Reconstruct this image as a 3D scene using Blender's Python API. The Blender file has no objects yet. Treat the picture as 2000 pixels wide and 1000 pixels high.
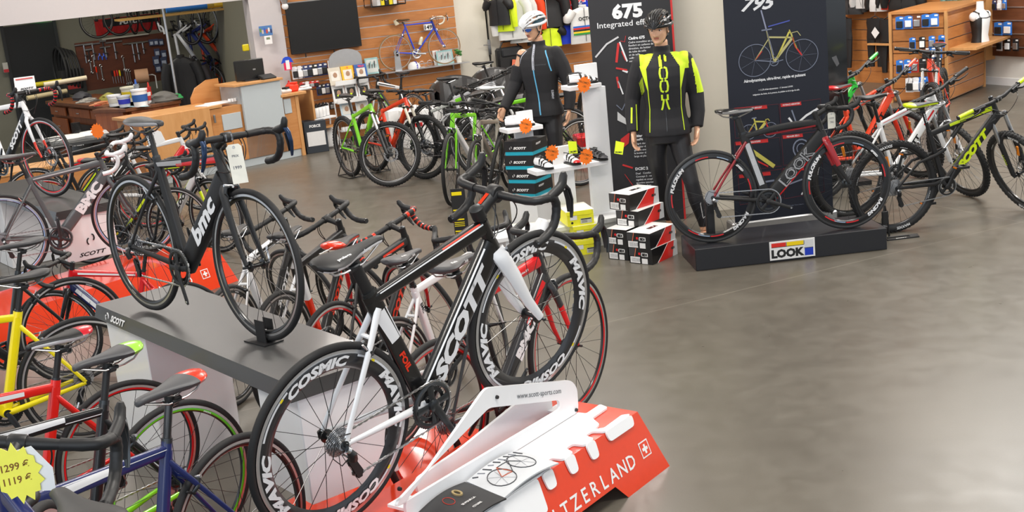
import bpy, math, random
from mathutils import Vector, Matrix, Euler
from mathutils.bvhtree import BVHTree
random.seed(7)
PI = math.pi
scene = bpy.context.scene
COL = scene.collection

# ---------------------------------------------------------------- camera
F_PX, PITCH, ROLL, CAM_H = 2400.0, 0.2431, -0.10, 2.35
_cp, _sp, _cr, _sr = math.cos(PITCH), math.sin(PITCH), math.cos(ROLL), math.sin(ROLL)
_w = Vector((0, _cp, -_sp)); _u0 = Vector((0, _sp, _cp)); _r0 = Vector((1, 0, 0))
_r = _r0*_cr + _u0*_sr
_u = -_r0*_sr + _u0*_cr
CAM = Vector((0, 0, CAM_H))
cd = bpy.data.cameras.new('camera'); cam = bpy.data.objects.new('camera', cd); COL.objects.link(cam)
cd.sensor_width = 36.0; cd.lens = F_PX/2000.0*36.0; cd.clip_end = 200
_m = Matrix((( _r.x, _u.x, -_w.x), (_r.y, _u.y, -_w.y), (_r.z, _u.z, -_w.z))).to_4x4()
_m.translation = CAM; cam.matrix_world = _m
scene.camera = cam
scene.view_settings.view_transform = 'Standard'
scene.view_settings.look = 'None'
scene.view_settings.gamma = 1.0
scene.view_settings.use_curve_mapping = False
scene.view_settings.exposure = 0.48

# ---------------------------------------------------------------- world: daylight outside the glass shop front behind the camera
wd = bpy.data.worlds.new('world'); scene.world = wd; wd.use_nodes = True
_bg = wd.node_tree.nodes['Background']; _bg.inputs[0].default_value = (0.82, 0.9, 1.0, 1); _bg.inputs[1].default_value = 0.65

def area(name, loc, rot, sx, sy, power, col=(1, 1, 1)):
    l = bpy.data.lights.new(name, 'AREA'); l.shape = 'RECTANGLE'; l.size = sx; l.size_y = sy
    l.energy = power; l.color = col
    o = bpy.data.objects.new(name, l); COL.objects.link(o); o.location = loc; o.rotation_euler = rot
    return o
CEIL = 4.6
for i, (x, y) in enumerate([(-4.5, 4), (0.5, 4), (5, 4), (-5, 9), (0, 9), (4.5, 9), (-4.0, 13.5), (1, 13.5), (5, 13), (-2.5, 17.0), (2.5, 17.5)]):
    area('ceiling_lamp_light', (x, y, CEIL-0.12), (0, 0, 0), 1.9, 0.7, 108, (1.0, 0.95, 0.88))
area('right_aisle_fill_light', (6.2, 11.5, CEIL-.12), (0, 0, 0), 2.4, 2.4, 150, (.95, .97, 1.0))  # added fill from above to brighten the right aisle, standing in for window light
area('shop_front_daylight', (-2.0, -2.2, 2.6), (math.radians(80), 0, 0), 9.0, 3.2, 150, (0.86, 0.93, 1.0))

# ---------------------------------------------------------------- pixel helpers used to read distances off the photograph
def ray(x, y): return _r*((x-1000)/F_PX) - _u*((y-500)/F_PX) + _w
def PZ(x, y, z=0.0):
    d = ray(x, y); return CAM + d*((z-CAM_H)/d.z)
def PY(x, y, Y):
    d = ray(x, y); return CAM + d*(Y/d.y)
def PP(x, y, P, yaw):
    n = Vector((-math.sin(yaw), math.cos(yaw), 0)); d = ray(x, y)
    return CAM + d*((Vector(P)-CAM).dot(n)/d.dot(n))

# ---------------------------------------------------------------- materials
_mats = {}
def mat(col, rough=0.45, metal=0.0, coat=0.0, var=0.06, scale=30.0, bump=0.0, emit=0.0, trans=0.0, alpha=1.0, name=None):
    col = tuple(round(c, 4) for c in col)
    key = (col, rough, metal, coat, var, scale, bump, emit, trans, alpha)
    if key in _mats: return _mats[key]
    m = bpy.data.materials.new(name or 'paint'); m.use_nodes = True
    nt = m.node_tree; b = nt.nodes['Principled BSDF']
    b.inputs['Roughness'].default_value = rough; b.inputs['Metallic'].default_value = metal
    b.inputs['Coat Weight'].default_value = coat; b.inputs['Coat Roughness'].default_value = 0.08
    b.inputs['Transmission Weight'].default_value = trans
    b.inputs['Alpha'].default_value = alpha
    tc = nt.nodes.new('ShaderNodeTexCoord'); nz = nt.nodes.new('ShaderNodeTexNoise')
    nz.inputs['Scale'].default_value = scale; nz.inputs['Detail'].default_value = 3
    nt.links.new(tc.outputs['Object'], nz.inputs['Vector'])
    mx = nt.nodes.new('ShaderNodeMix'); mx.data_type = 'RGBA'
    mx.inputs[6].default_value = tuple(min(1, c*(1-var)) for c in col)+(1,)
    mx.inputs[7].default_value = tuple(min(1, c*(1+var)) for c in col)+(1,)
    nt.links.new(nz.outputs['Fac'], mx.inputs[0]); nt.links.new(mx.outputs[2], b.inputs['Base Color'])
    if bump:
        bp = nt.nodes.new('ShaderNodeBump'); bp.inputs['Strength'].default_value = bump; bp.inputs['Distance'].default_value = 0.002
        nt.links.new(nz.outputs['Fac'], bp.inputs['Height']); nt.links.new(bp.outputs['Normal'], b.inputs['Normal'])
    if emit:
        b.inputs['Emission Color'].default_value = col+(1,); b.inputs['Emission Strength'].default_value = emit
    _mats[key] = m
    return m
def lin(h):
    h = h.lstrip('#'); v = [int(h[i:i+2], 16)/255 for i in (0, 2, 4)]
    return tuple(c/12.92 if c <= 0.04045 else ((c+0.055)/1.055)**2.4 for c in v)
def gl(h, **k): return mat(lin(h), **{**dict(rough=0.28, coat=0.5), **k})    # gloss paint
def mt(h, **k): return mat(lin(h), **{**dict(rough=0.6), **k})              # matt
BLACK = mat((0.007, 0.007, 0.008), 0.32, coat=0.4, name='black_gloss')
BLACKM = mat((0.011, 0.011, 0.012), 0.5, name='black_matt')
RUBBER = mat((0.012, 0.012, 0.013), 0.7, bump=0.15, scale=200, name='rubber')
RUBBER2 = mat((0.025, 0.026, 0.028), 0.62, name='rubber_grey')
CARBON = mat((0.02, 0.02, 0.023), 0.3, coat=0.6, name='carbon')
GREYC = mat((0.09, 0.095, 0.1), 0.35, coat=0.5, name='grey_carbon')
WHITE = mat((0.82, 0.83, 0.85), 0.3, coat=0.5, var=0.02, name='white_gloss')
WHITEM = mat((0.8, 0.8, 0.8), 0.6, var=0.02, name='white_matt')
SILVER = mat((0.72, 0.73, 0.75), 0.25, metal=1.0, name='silver')
STEEL = mat((0.45, 0.46, 0.48), 0.3, metal=1.0, name='steel')
ALU = mat((0.55, 0.56, 0.58), 0.38, metal=0.9, name='brushed_alu')
DARKMET = mat((0.06, 0.065, 0.07), 0.35, metal=0.8, name='dark_metal')
RED = gl('#d8141c'); ORED = gl('#e5300e'); LIME = gl('#86d61c'); YEL = gl('#f2dc10'); NAVY = gl('#10205a'); HIVIS = mt('#d8f01e')

def wood_mat(name, c1, c2, scale=3.0, rough=0.45, axis=(1, 1, 12)):
    m = bpy.data.materials.new(name); m.use_nodes = True; nt = m.node_tree; b = nt.nodes['Principled BSDF']
    b.inputs['Roughness'].default_value = rough
    tc = nt.nodes.new('ShaderNodeTexCoord'); mp = nt.nodes.new('ShaderNodeMapping'); mp.inputs['Scale'].default_value = axis
    nz = nt.nodes.new('ShaderNodeTexNoise'); nz.inputs['Scale'].default_value = scale; nz.inputs['Detail'].default_value = 6; nz.inputs['Distortion'].default_value = 0.6
    cr = nt.nodes.new('ShaderNodeValToRGB'); cr.color_ramp.elements[0].color = c1+(1,); cr.color_ramp.elements[1].color = c2+(1,)
    cr.color_ramp.elements[0].position = 0.3; cr.color_ramp.elements[1].position = 0.7
    nt.links.new(tc.outputs['Object'], mp.inputs[0]); nt.links.new(mp.outputs[0], nz.inputs[0]); nt.links.new(nz.outputs['Fac'], cr.inputs[0])
    nt.links.new(cr.outputs[0], b.inputs['Base Color']); return m
OAK = wood_mat('honey_wood', lin('#b87a42'), lin('#c48a52'), axis=(1, 1, 9))
OAKL = wood_mat('light_wood', lin('#c08a52'), lin('#cc9862'), axis=(6, 1, 1))
BROWN = wood_mat('brown_wood', lin('#7c3f1c'), lin('#94522a'), axis=(8, 1, 1))
DKBROWN = wood_mat('dark_board', lin('#4a2416'), lin('#5c2f1d'), axis=(1, 1, 4))
SLATW = wood_mat('slat_wood', lin('#b0703c'), lin('#c08048'), scale=4, axis=(1.2, 1.2, 9), rough=0.4)

def floor_mat():
    m = bpy.data.materials.new('polished_concrete'); m.use_nodes = True; nt = m.node_tree; b = nt.nodes['Principled BSDF']
    tc = nt.nodes.new('ShaderNodeTexCoord')
    def noise(s, d, vec=None, dist=0.0):
        n = nt.nodes.new('ShaderNodeTexNoise'); n.inputs['Scale'].default_value = s; n.inputs['Detail'].default_value = d; n.inputs['Distortion'].default_value = dist
        nt.links.new(vec or tc.outputs['Object'], n.inputs['Vector']); return n
    n1 = noise(0.9, 7, dist=0.8); n2 = noise(7, 8, dist=0.4); n3 = noise(160, 2)
    r1 = nt.nodes.new('ShaderNodeValToRGB'); e = r1.color_ramp.elements
    e[0].position = 0.25; e[0].color = lin('#504b43')+(1,); e[1].position = 0.75; e[1].color = lin('#6c675e')+(1,)
    mid = e.new(0.5); mid.color = lin('#5e5950')+(1,)
    def math_(op, a, bb):
        n = nt.nodes.new('ShaderNodeMath'); n.operation = op
        for i, v in enumerate((a, bb)):
            if v is None: continue
            if isinstance(v, (int, float)): n.inputs[i].default_value = v
            else: nt.links.new(v, n.inputs[i])
        return n.outputs[0]
    s = math_('ADD', math_('MULTIPLY', n1.outputs['Fac'], 0.55), math_('MULTIPLY', n2.outputs['Fac'], 0.3))
    s = math_('ADD', s, math_('MULTIPLY', n3.outputs['Fac'], 0.15))
    nt.links.new(s, r1.inputs[0])
    # saw-cut joints
    mp = nt.nodes.new('ShaderNodeMapping'); mp.inputs['Rotation'].default_value = (0, 0, -0.42); mp.inputs['Location'].default_value = (0.35, 0.9, 0)
    nt.links.new(tc.outputs['Object'], mp.inputs[0])
    sx = nt.nodes.new('ShaderNodeSeparateXYZ'); nt.links.new(mp.outputs[0], sx.inputs[0])
    def joint(o):
        f = math_('ABSOLUTE', math_('SUBTRACT', math_('FRACT', math_('DIVIDE', o, 5.0), None), 0.5), None)
        return math_('LESS_THAN', f, 0.0007)
    j = math_('MAXIMUM', joint(sx.outputs[0]), joint(sx.outputs[1]))
    mx = nt.nodes.new('ShaderNodeMix'); mx.data_type = 'RGBA'; mx.inputs[7].default_value = lin('#8a8478')+(1,)
    nt.links.new(math_('MULTIPLY', j, 0.6), mx.inputs[0]); nt.links.new(r1.outputs[0], mx.inputs[6]); nt.links.new(mx.outputs[2], b.inputs['Base Color'])
    rr = nt.nodes.new('ShaderNodeMapRange'); rr.inputs['To Min'].default_value = 0.22; rr.inputs['To Max'].default_value = 0.42
    nt.links.new(n2.outputs['Fac'], rr.inputs[0]); nt.links.new(rr.outputs[0], b.inputs['Roughness'])
    b.inputs['Specular IOR Level'].default_value = 0.5
    return m
FLOORM = floor_mat()

# ---------------------------------------------------------------- mesh builder
_textcache = {}
def text_polys(s, bold=0.0, shear=0.0):
    """flat outline mesh of a text, cap height 1, centred on x and y"""
    key = (s, bold, shear)
    if key in _textcache: return _textcache[key]
    c = bpy.data.curves.new('lettering', 'FONT'); c.body = s; c.size = 1.0; c.offset = bold; c.shear = shear
    c.align_x = 'CENTER'; c.resolution_u = 2; c.fill_mode = 'FRONT' if False else 'BOTH'
    o = bpy.data.objects.new('lettering', c); COL.objects.link(o)
    dg = bpy.context.evaluated_depsgraph_get(); dg.update()
    me = bpy.data.meshes.new_from_object(o.evaluated_get(dg))
    vs = [(v.co.x, v.co.y) for v in me.vertices]; fs = [tuple(p.vertices) for p in me.polygons]
    COL.objects.unlink(o); bpy.data.objects.remove(o); bpy.data.curves.remove(c); bpy.data.meshes.remove(me)
    if vs:
        k = 1/0.70; x0 = (min(v[0] for v in vs)+max(v[0] for v in vs))/2
        nl = s.count('\n'); y0 = 0.35-nl*0.5
        vs = [((x-x0)*k, (y-y0)*k) for x, y in vs]
    _textcache[key] = (vs, fs)
    return vs, fs

def rotm(yaw=0, pitch=0, roll=0): return Euler((roll, pitch, yaw), 'XYZ').to_matrix()

class MB:
    def __init__(s): s.v = []; s.f = []; s.m = []; s.mats = []; s.sm = []
    def mi(s, m):
        if m not in s.mats: s.mats.append(m)
        return s.mats.index(m)
    def add(s, vs, fs, m, smooth=True):
        n = len(s.v); s.v += [tuple(v) for v in vs]; k = s.mi(m)
        for f in fs: s.f.append(tuple(n+i for i in f)); s.m.append(k); s.sm.append(smooth)
        return s
    def box(s, c, size, m, rot=None, bev=0.0):
        hx, hy, hz = size[0]/2, size[1]/2, size[2]/2; c = Vector(c)
        if bev > 0:
            b = min(bev, hx*0.9, hy*0.9, hz*0.9)
            vs = []
            for sx in (-1, 1):
                for sy in (-1, 1):
                    for sz in (-1, 1):
                        vs += [Vector((sx*hx, sy*(hy-b), sz*(hz-b))), Vector((sx*(hx-b), sy*hy, sz*(hz-b))), Vector((sx*(hx-b), sy*(hy-b), sz*hz))]
            def I(sx, sy, sz, k): return ((sx*4+sy*2+sz)*3)+k
            fs = []
            for k, (a, bb) in enumerate(((1, 2), (0, 2), (0, 1))):
                for sg in (0, 1):
                    def co(p, q):
                        t = [0, 0, 0]; t[k] = sg; t[a] = p; t[bb] = q; return I(t[0], t[1], t[2], k)
                    q = [co(0, 0), co(1, 0), co(1, 1), co(0, 1)]
                    if (sg == 0) != (k == 1): q.reverse()
                    fs.append(q)
            for k in range(3):      # edges along axis k
                a, bb = [(1, 2), (0, 2), (0, 1)][k]
                for p in (0, 1):
                    for q in (0, 1):
                        t = [0, 0, 0]; t[a] = p; t[bb] = q; t0 = list(t); t1 = list(t); t1[k] = 1
                        fs.append([I(*t0, a), I(*t1, a), I(*t1, bb), I(*t0, bb)])
            for sx in (0, 1):
                for sy in (0, 1):
                    for sz in (0, 1): fs.append([I(sx, sy, sz, 0), I(sx, sy, sz, 1), I(sx, sy, sz, 2)])
        else:
            vs = [Vector((sx*hx, sy*hy, sz*hz)) for sx in (-1, 1) for sy in (-1, 1) for sz in (-1, 1)]
            fs = [(0, 1, 3, 2), (4, 6, 7, 5), (0, 4, 5, 1), (2, 3, 7, 6), (0, 2, 6, 4), (1, 5, 7, 3)]
        if rot is not None: vs = [rot @ v for v in vs]
        return s.add([v+c for v in vs], fs, m, False)
    def loft(s, rings, m, cap=True, closed=False, ms=None, smooth=True):
        """rings: lists of points; ms: optional material per ring gap"""
        n = len(rings[0]); base = len(s.v)
        for r in rings: s.v += [tuple(p) for p in r]
        k0 = s.mi(m); R = len(rings)
        for i in range(R if closed else R-1):
            j = (i+1) % R; k = s.mi(ms[i]) if ms and i < len(ms) and ms[i] is not None else k0
            for a in range(n):
                b = (a+1) % n
                s.f.append((base+i*n+a, base+i*n+b, base+j*n+b, base+j*n+a)); s.m.append(k); s.sm.append(smooth)
        if cap and not closed:
            s.f.append(tuple(base+a for a in range(n))[::-1]); s.m.append(s.mi(ms[0]) if ms and ms[0] else k0); s.sm.append(False)
            s.f.append(tuple(base+(R-1)*n+a for a in range(n))); s.m.append(s.mi(ms[-1]) if ms and ms[-1] else k0); s.sm.append(False)
        return s
    def tube(s, pts, r, m, seg=8, cap=True, closed=False, sq=1.0, side=None, ms=None, ex=1.0):
        """tube along pts. r: number, list, or list of (half width along side, half depth)"""
        pts = [Vector(p) for p in pts]; n = len(pts); rings = []
        prev = None
        for i, p in enumerate(pts):
            if closed: t = pts[(i+1) % n]-pts[i-1]
            else: t = pts[min(i+1, n-1)]-pts[max(i-1, 0)]
            t.normalize()
            if side is not None: a = Vector(side)
            elif prev is not None: a = prev
            else: a = Vector((0, 0, 1)) if abs(t.z) < 0.9 else Vector((1, 0, 0))
            a = a - t*a.dot(t)
            if a.length < 1e-6: a = t.orthogonal()
            a.normalize(); prev = a; b = t.cross(a)
            rr = r[i] if isinstance(r, list) else r
            ra, rb = (rr if isinstance(rr, tuple) else (rr, rr*sq))
            ring = []
            for k in range(seg):
                th = 2*PI*(k+0.5)/seg; c, sn = math.cos(th), math.sin(th)
                if ex != 1.0:
                    c = math.copysign(abs(c)**ex, c); sn = math.copysign(abs(sn)**ex, sn)
                ring.append(p + a*(ra*c) + b*(rb*sn))
            rings.append(ring)
        return s.loft(rings, m, cap, closed, ms)
    def lathe(s, prof, m, seg=48, axis='y', c=(0, 0, 0), closed=False, ms=None, cap=False, rot=None):
        """prof: (radius, along axis)"""
        c = Vector(c); rings = []
        for r, h in prof:
            ring = []
            for k in range(seg):
                th = 2*PI*k/seg; x, y = r*math.cos(th), r*math.sin(th)
                p = Vector((x, h, y)) if axis == 'y' else (Vector((x, y, h)) if axis == 'z' else Vector((h, x, y)))
                if rot is not None: p = rot @ p
                ring.append(c+p)
            rings.append(ring)
        return s.loft(rings, m, cap, closed, ms)
    def prism(s, poly, m, O, ex, ey, th, holes=None, smooth=False):
        """extruded polygon: poly of (a,b) in the plane O + ex*a + ey*b, thickness th along ex x ey (centred)"""
        ex = Vector(ex); ey = Vector(ey); nn = ex.cross(ey).normalized(); O = Vector(O)
        from mathutils.geometry import tessellate_polygon
        loops = [poly]+(holes or [])
        flat = [p for l in loops for p in l]
        tris = tessellate_polygon([[Vector((p[0], p[1], 0)) for p in l] for l in loops])
        N = len(flat)
        vs = [O+ex*a+ey*b+nn*(th/2) for a, b in flat]+[O+ex*a+ey*b-nn*(th/2) for a, b in flat]
        fs = []
        for t in tris:
            fs.append(tuple(t)); fs.append(tuple(N+i for i in reversed(t)))
        k = 0
        for l in loops:
            L = len(l)
            for i in range(L):
                j = (i+1) % L; fs.append((k+i, k+j, N+k+j, N+k+i))
            k += L
        return s.add(vs, fs, m, smooth)
    def text(s, t, m, O, ex, ey, h, bold=0.0, shear=0.0, wid=1.0, off=0.0, th=0.0):
        """lettering of cap height h, centred at O in the plane ex, ey"""
        vs, fs = text_polys(t, bold, shear); ex = Vector(ex).normalized(); ey = Vector(ey).normalized(); n = ex.cross(ey); O = Vector(O)
        return s.add([O+ex*(x*h*wid)+ey*(y*h)+n*off for x, y in vs], fs, m, False)
    def card(s, m, O, ex, ey, w, h, off=0.0):
        ex = Vector(ex).normalized(); ey = Vector(ey).normalized(); n = ex.cross(ey); O = Vector(O)+n*off
        return s.add([O-ex*w/2-ey*h/2, O+ex*w/2-ey*h/2, O+ex*w/2+ey*h/2, O-ex*w/2+ey*h/2], [(0, 1, 2, 3)], m, False)
    def sphere(s, c, r, m, seg=16, ring=10, rot=None):
        c = Vector(c); r = Vector(r) if isinstance(r, (tuple, list, Vector)) else Vector((r, r, r)); rings = []
        for i in range(ring+1):
            ph = PI*i/ring; z = -math.cos(ph); q = max(math.sin(ph), 0.001)
            rg = []
            for k in range(seg):
                p = Vector((r.x*q*math.cos(2*PI*k/seg), r.y*q*math.sin(2*PI*k/seg), r.z*z))
                rg.append(c+(rot @ p if rot is not None else p))
            rings.append(rg)
        return s.loft(rings, m, True)
    def mesh(s, name, angle=40, recalc=False):
        me = bpy.data.meshes.new(name); me.from_pydata(s.v, [], s.f); me.update()
        for m in s.mats: me.materials.append(m)
        me.polygons.foreach_set('material_index', s.m); me.polygons.foreach_set('use_smooth', s.sm)
        if recalc: fix_normals(me)
        me.set_sharp_from_angle(angle=math.radians(angle))
        return me
    def build(s, name, parent=None, mw=None, angle=40):
        return put(name, s.mesh(name, angle), parent, mw)
def put(name, me, parent=None, mw=None):
    o = bpy.data.objects.new(name, me); COL.objects.link(o)
    if parent is not None: o.parent = parent
    if mw is not None: o.matrix_basis = mw
    return o
def tag(o, label=None, cat=None, group=None, kind=None):
    if label: o['label'] = label
    if cat: o['category'] = cat
    if group: o['group'] = group
    if kind: o['kind'] = kind
    return o
def thing(name, label, cat, loc=(0, 0, 0), yaw=0.0, group=None, rot=None):
    o = bpy.data.objects.new(name, None); COL.objects.link(o); o.location = loc
    o.rotation_euler = rot if rot is not None else (0, 0, yaw); o.empty_display_size = 0.1
    return tag(o, label, cat, group)
def struct(name, mb, parent=None): return tag(mb.build(name, parent), kind='structure')
def solo(name, mb, label, cat, group=None, loc=None, yaw=None):
    o = mb.build(name); tag(o, label, cat, group)
    if loc is not None: o.location = loc
    if yaw is not None: o.rotation_euler = (0, 0, yaw)
    return o
def T(x=0, y=0, z=0): return Matrix.Translation((x, y, z))
def RZ(a): return Matrix.Rotation(a, 4, 'Z')
def RY(a): return Matrix.Rotation(a, 4, 'Y')
def RX(a): return Matrix.Rotation(a, 4, 'X')
_mc = {}
def cached(key, fn):
    if key not in _mc: _mc[key] = fn()
    return _mc[key]
# ================================================================ bicycles
# bike space: x forward, z up, y to the rider's left, origin on the ground under the rear axle
def V2(p, y=0.0): return Vector((p[0], y, p[1]))
GEO = {
 'road': dict(R=.336, tw=.0135, WB=.985, bb=(.402, .268), sd=(-.284, .959), cl=.49, sad=.70, hu=(-.292, .956), base=(.942, .323), a2c=.372, hl=.135, bar=(.875, .885), rw=.062, fw=.048),
 'vint': dict(R=.336, tw=.0115, WB=.985, bb=(.402, .268), sd=(-.284, .959), cl=.57, sad=.68, hu=(-.292, .956), base=(.942, .323), a2c=.372, hl=.16, bar=(.875, .90), rw=.062, fw=.048),
 'mtb': dict(R=.352, tw=.026, WB=1.06, bb=(.415, .31), sd=(-.276, .961), cl=.42, sad=.67, hu=(-.358, .934), base=(1.02, .337), a2c=.475, hl=.11, bar=(.868, .955), rw=.07, fw=.055),
 'hyb': dict(R=.340, tw=.018, WB=1.03, bb=(.42, .285), sd=(-.284, .959), cl=.47, sad=.68, hu=(-.309, .951), base=(.988, .327), a2c=.40, hl=.13, bar=(.875, .93), rw=.065, fw=.05),
}
def geo(kind):
    g = dict(GEO[kind]); g['cluster'] = (g['bb'][0]+g['sd'][0]*g['cl'], g['bb'][1]+g['sd'][1]*g['cl'])
    g['seat'] = (g['bb'][0]+g['sd'][0]*g['sad'], g['bb'][1]+g['sd'][1]*g['sad'])
    g['crown'] = (g['base'][0]+g['hu'][0]*g['a2c'], g['base'][1]+g['hu'][1]*g['a2c'])
    g['head'] = (g['crown'][0]+g['hu'][0]*g['hl'], g['crown'][1]+g['hu'][1]*g['hl'])
    return g
def lerp2(a, b, t): return (a[0]+(b[0]-a[0])*t, a[1]+(b[1]-a[1])*t)

# ---- wheels: built about the hub, axle along y
def ring_text(mb, s, m, r, h, ang, y, side, bold=0.03, shear=0.0, wid=1.0, dy=0.0):
    """lettering on the side of a rim, running clockwise as seen from its side; ang = centre angle (0 = top)"""
    vs, fs = text_polys(s, bold, shear); out = []
    for a, b in vs:
        rr = r+b*h; t = ang+(a*h*wid)/r
        x = math.sin(t)*rr*(1 if side < 0 else -1); z = math.cos(t)*rr
        out.append((x, side*(y+dy*b), z))
    mb.add(out, fs, m, False)
def tyre_mesh(R, tw, m, knob=False, wall=None, words=None):
    mb = MB(); n = 10; prof = []
    for k in range(n):
        th = 2*PI*k/n; prof.append((R-tw+tw*math.cos(th), tw*math.sin(th)))
    ms = [m]*n
    if wall: ms = [m, wall, wall, m, m, m, m, wall, wall, m][:n]
    # lathe closed over profile: build ring by ring
    mb.lathe(prof, m, 80, 'y', closed=True, ms=ms)
    if knob:
        K = 62
        for i in range(K):
            for row in (-1.05, -0.45, 0.45, 1.05):
                a = 2*PI*(i+(0.5 if abs(row) < .6 else 0))/K
                th = row*0.95
                p = Vector((0, tw*math.sin(th), R-tw+tw*math.cos(th)))
                q = Matrix.Rotation(a, 3, 'Y')
                mb.box(q @ p, (0.016, 0.010, 0.007), m, rot=q @ Matrix.Rotation(-th, 3, 'X'))
    if words:
        for sd in (-1, 1):
            for a0 in (0.0, PI): ring_text(mb, words, WHITE, R-tw*1.25, tw*0.75, a0, tw*0.99+.0008, sd, wid=1.1)
    return mb.mesh('tyre')
def rim_mesh(R, tw, depth, col, track, width=.010, marks=()):
    mb = MB(); ro = R-tw*1.75; ri = ro-depth; w = width
    tr = ro-0.013
    prof = [(ro, w), (tr, w*0.98), (tr-0.0005, w*1.02), ((tr+ri)/2, w*(1.15 if depth > .04 else 1.0)), (ri+.006, w*.75), (ri, 0), (ri+.006, -w*.75), ((tr+ri)/2, -w*(1.15 if depth > .04 else 1.0)), (tr-0.0005, -w*1.02), (tr, -w*.98), (ro, -w)]
    ms = [track, col, col, col, col, col, col, col, col, track, col]
    mb.lathe(prof, col, 80, 'y', closed=True, ms=ms)
    for (s, c, r, h, a, kw) in marks:
        for sd in (-1, 1): ring_text(mb, s, c, r, h, a, w*1.16+.0012 if depth > .04 else w*1.02+.0012, sd, **kw)
    return mb.mesh('wheel_rim')
def arc_mark(mb, m, r0, r1, a0, a1, y):
    n = max(2, int((a1-a0)/0.06)); 
    for sd in (-1, 1):
        vs = []; fs = []
        for i in range(n+1):
            t = a0+(a1-a0)*i/n
            for r in (r0, r1): vs.append((math.sin(t)*r*(-sd), sd*y, math.cos(t)*r))
        for i in range(n): fs.append((2*i, 2*i+1, 2*i+3, 2*i+2))
        mb.add(vs, fs, m, False)
def spokes_mesh(ri, n, m, cross=1, r=.0012, flange=.03, bladed=False, nip=None):
    mb = MB()
    for i in range(n):
        a = 2*PI*i/n; sd = 1 if i % 2 else -1
        off = (0.35 if (i//2) % 2 else -0.35)*cross
        h = Vector((math.sin(a+off)*.022, sd*flange, math.cos(a+off)*.022)); e = Vector((math.sin(a)*ri, 0, math.cos(a)*ri))
        mb.tube([h, e], r*(1.5 if bladed else 1), m, 4, cap=False)
        if nip: mb.tube([e*0.955+h*0.045*0, e], r*1.8, nip, 4, cap=False)
    return mb.mesh('spokes')
def hub_mesh(w, m, fat=.016, axle=DARKMET):
    mb = MB(); f = .03
    mb.lathe([(.006, -w), (.010, -w), (.010, -f-.008), (.024, -f-.004), (.024, -f), (fat*.8, -f+.004), (fat*.7, 0), (fat*.8, f-.004), (.024, f), (.024, f+.004), (.010, f+.008), (.010, w), (.006, w)], m, 20, 'y', cap=True)
    mb.lathe([(.0055, -w-.010), (.0055, w+.010)], axle, 10, 'y', cap=True)
    return mb.mesh('hub')
def rotor_mesh(r=.082):
    mb = MB(); m = STEEL; N = 36
    # outer ring with oval slots suggested by a ring of separate bridges
    for a, b in ((r, r-.005), (r-.014, r-.018)):
        mb.lathe([(a, .001), (b, .001), (b, -.001), (a, -.001)], m, 48, 'y', closed=True)
    for i in range(N):
        t = 2*PI*i/N; q = Matrix.Rotation(t, 3, 'Y')
        mb.box(q @ Vector((0, 0, r-.0095)), (.0065, .002, .011), m, rot=q @ Matrix.Rotation(.5, 3, 'Y'))
    for i in range(6):
        t = 2*PI*i/6; mb.tube([(math.sin(t)*.022, 0, math.cos(t)*.022), (math.sin(t+.35)*(r-.016), 0, math.cos(t+.35)*(r-.016))], .003, m, 4)
    mb.lathe([(.026, .002), (.016, .002), (.016, -.002), (.026, -.002)], DARKMET, 24, 'y', closed=True)
    return mb.mesh('brake_disc')
def cog(mb, r, y, th, m, teeth, inner=None):
    inner = inner or r*.55; N = teeth*2; vs = []; 
    for sgn in (1, -1):
        for k in range(N):
            a = 2*PI*k/N; rr = r if k % 2 else r-.0035
            vs.append((math.sin(a)*rr, y+sgn*th/2, math.cos(a)*rr))
        for k in range(N):
            a = 2*PI*k/N; vs.append((math.sin(a)*inner, y+sgn*th/2, math.cos(a)*inner))
    fs = []
    for k in range(N):
        j = (k+1) % N
        fs += [(k, j, N+j, N+k), (2*N+k, 3*N+k, 3*N+j, 2*N+j), (k, 2*N+k, 2*N+j, j), (N+k, N+j, 3*N+j, 3*N+k)]
    mb.add(vs, fs, m, False)
def cassette_mesh(big=.056, n=10):
    mb = MB()
    for i in range(n):
        r = .026+(big-.026)*(1-i/(n-1))**1.2
        cog(mb, r, -.030-i*.0038, .0016, STEEL if i % 2 else ALU, int(r*420), r*.6)
    mb.lathe([(.016, -.026), (.016, -.068)], DARKMET, 16, 'y', cap=True)
    return mb.mesh('cassette')
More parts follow.
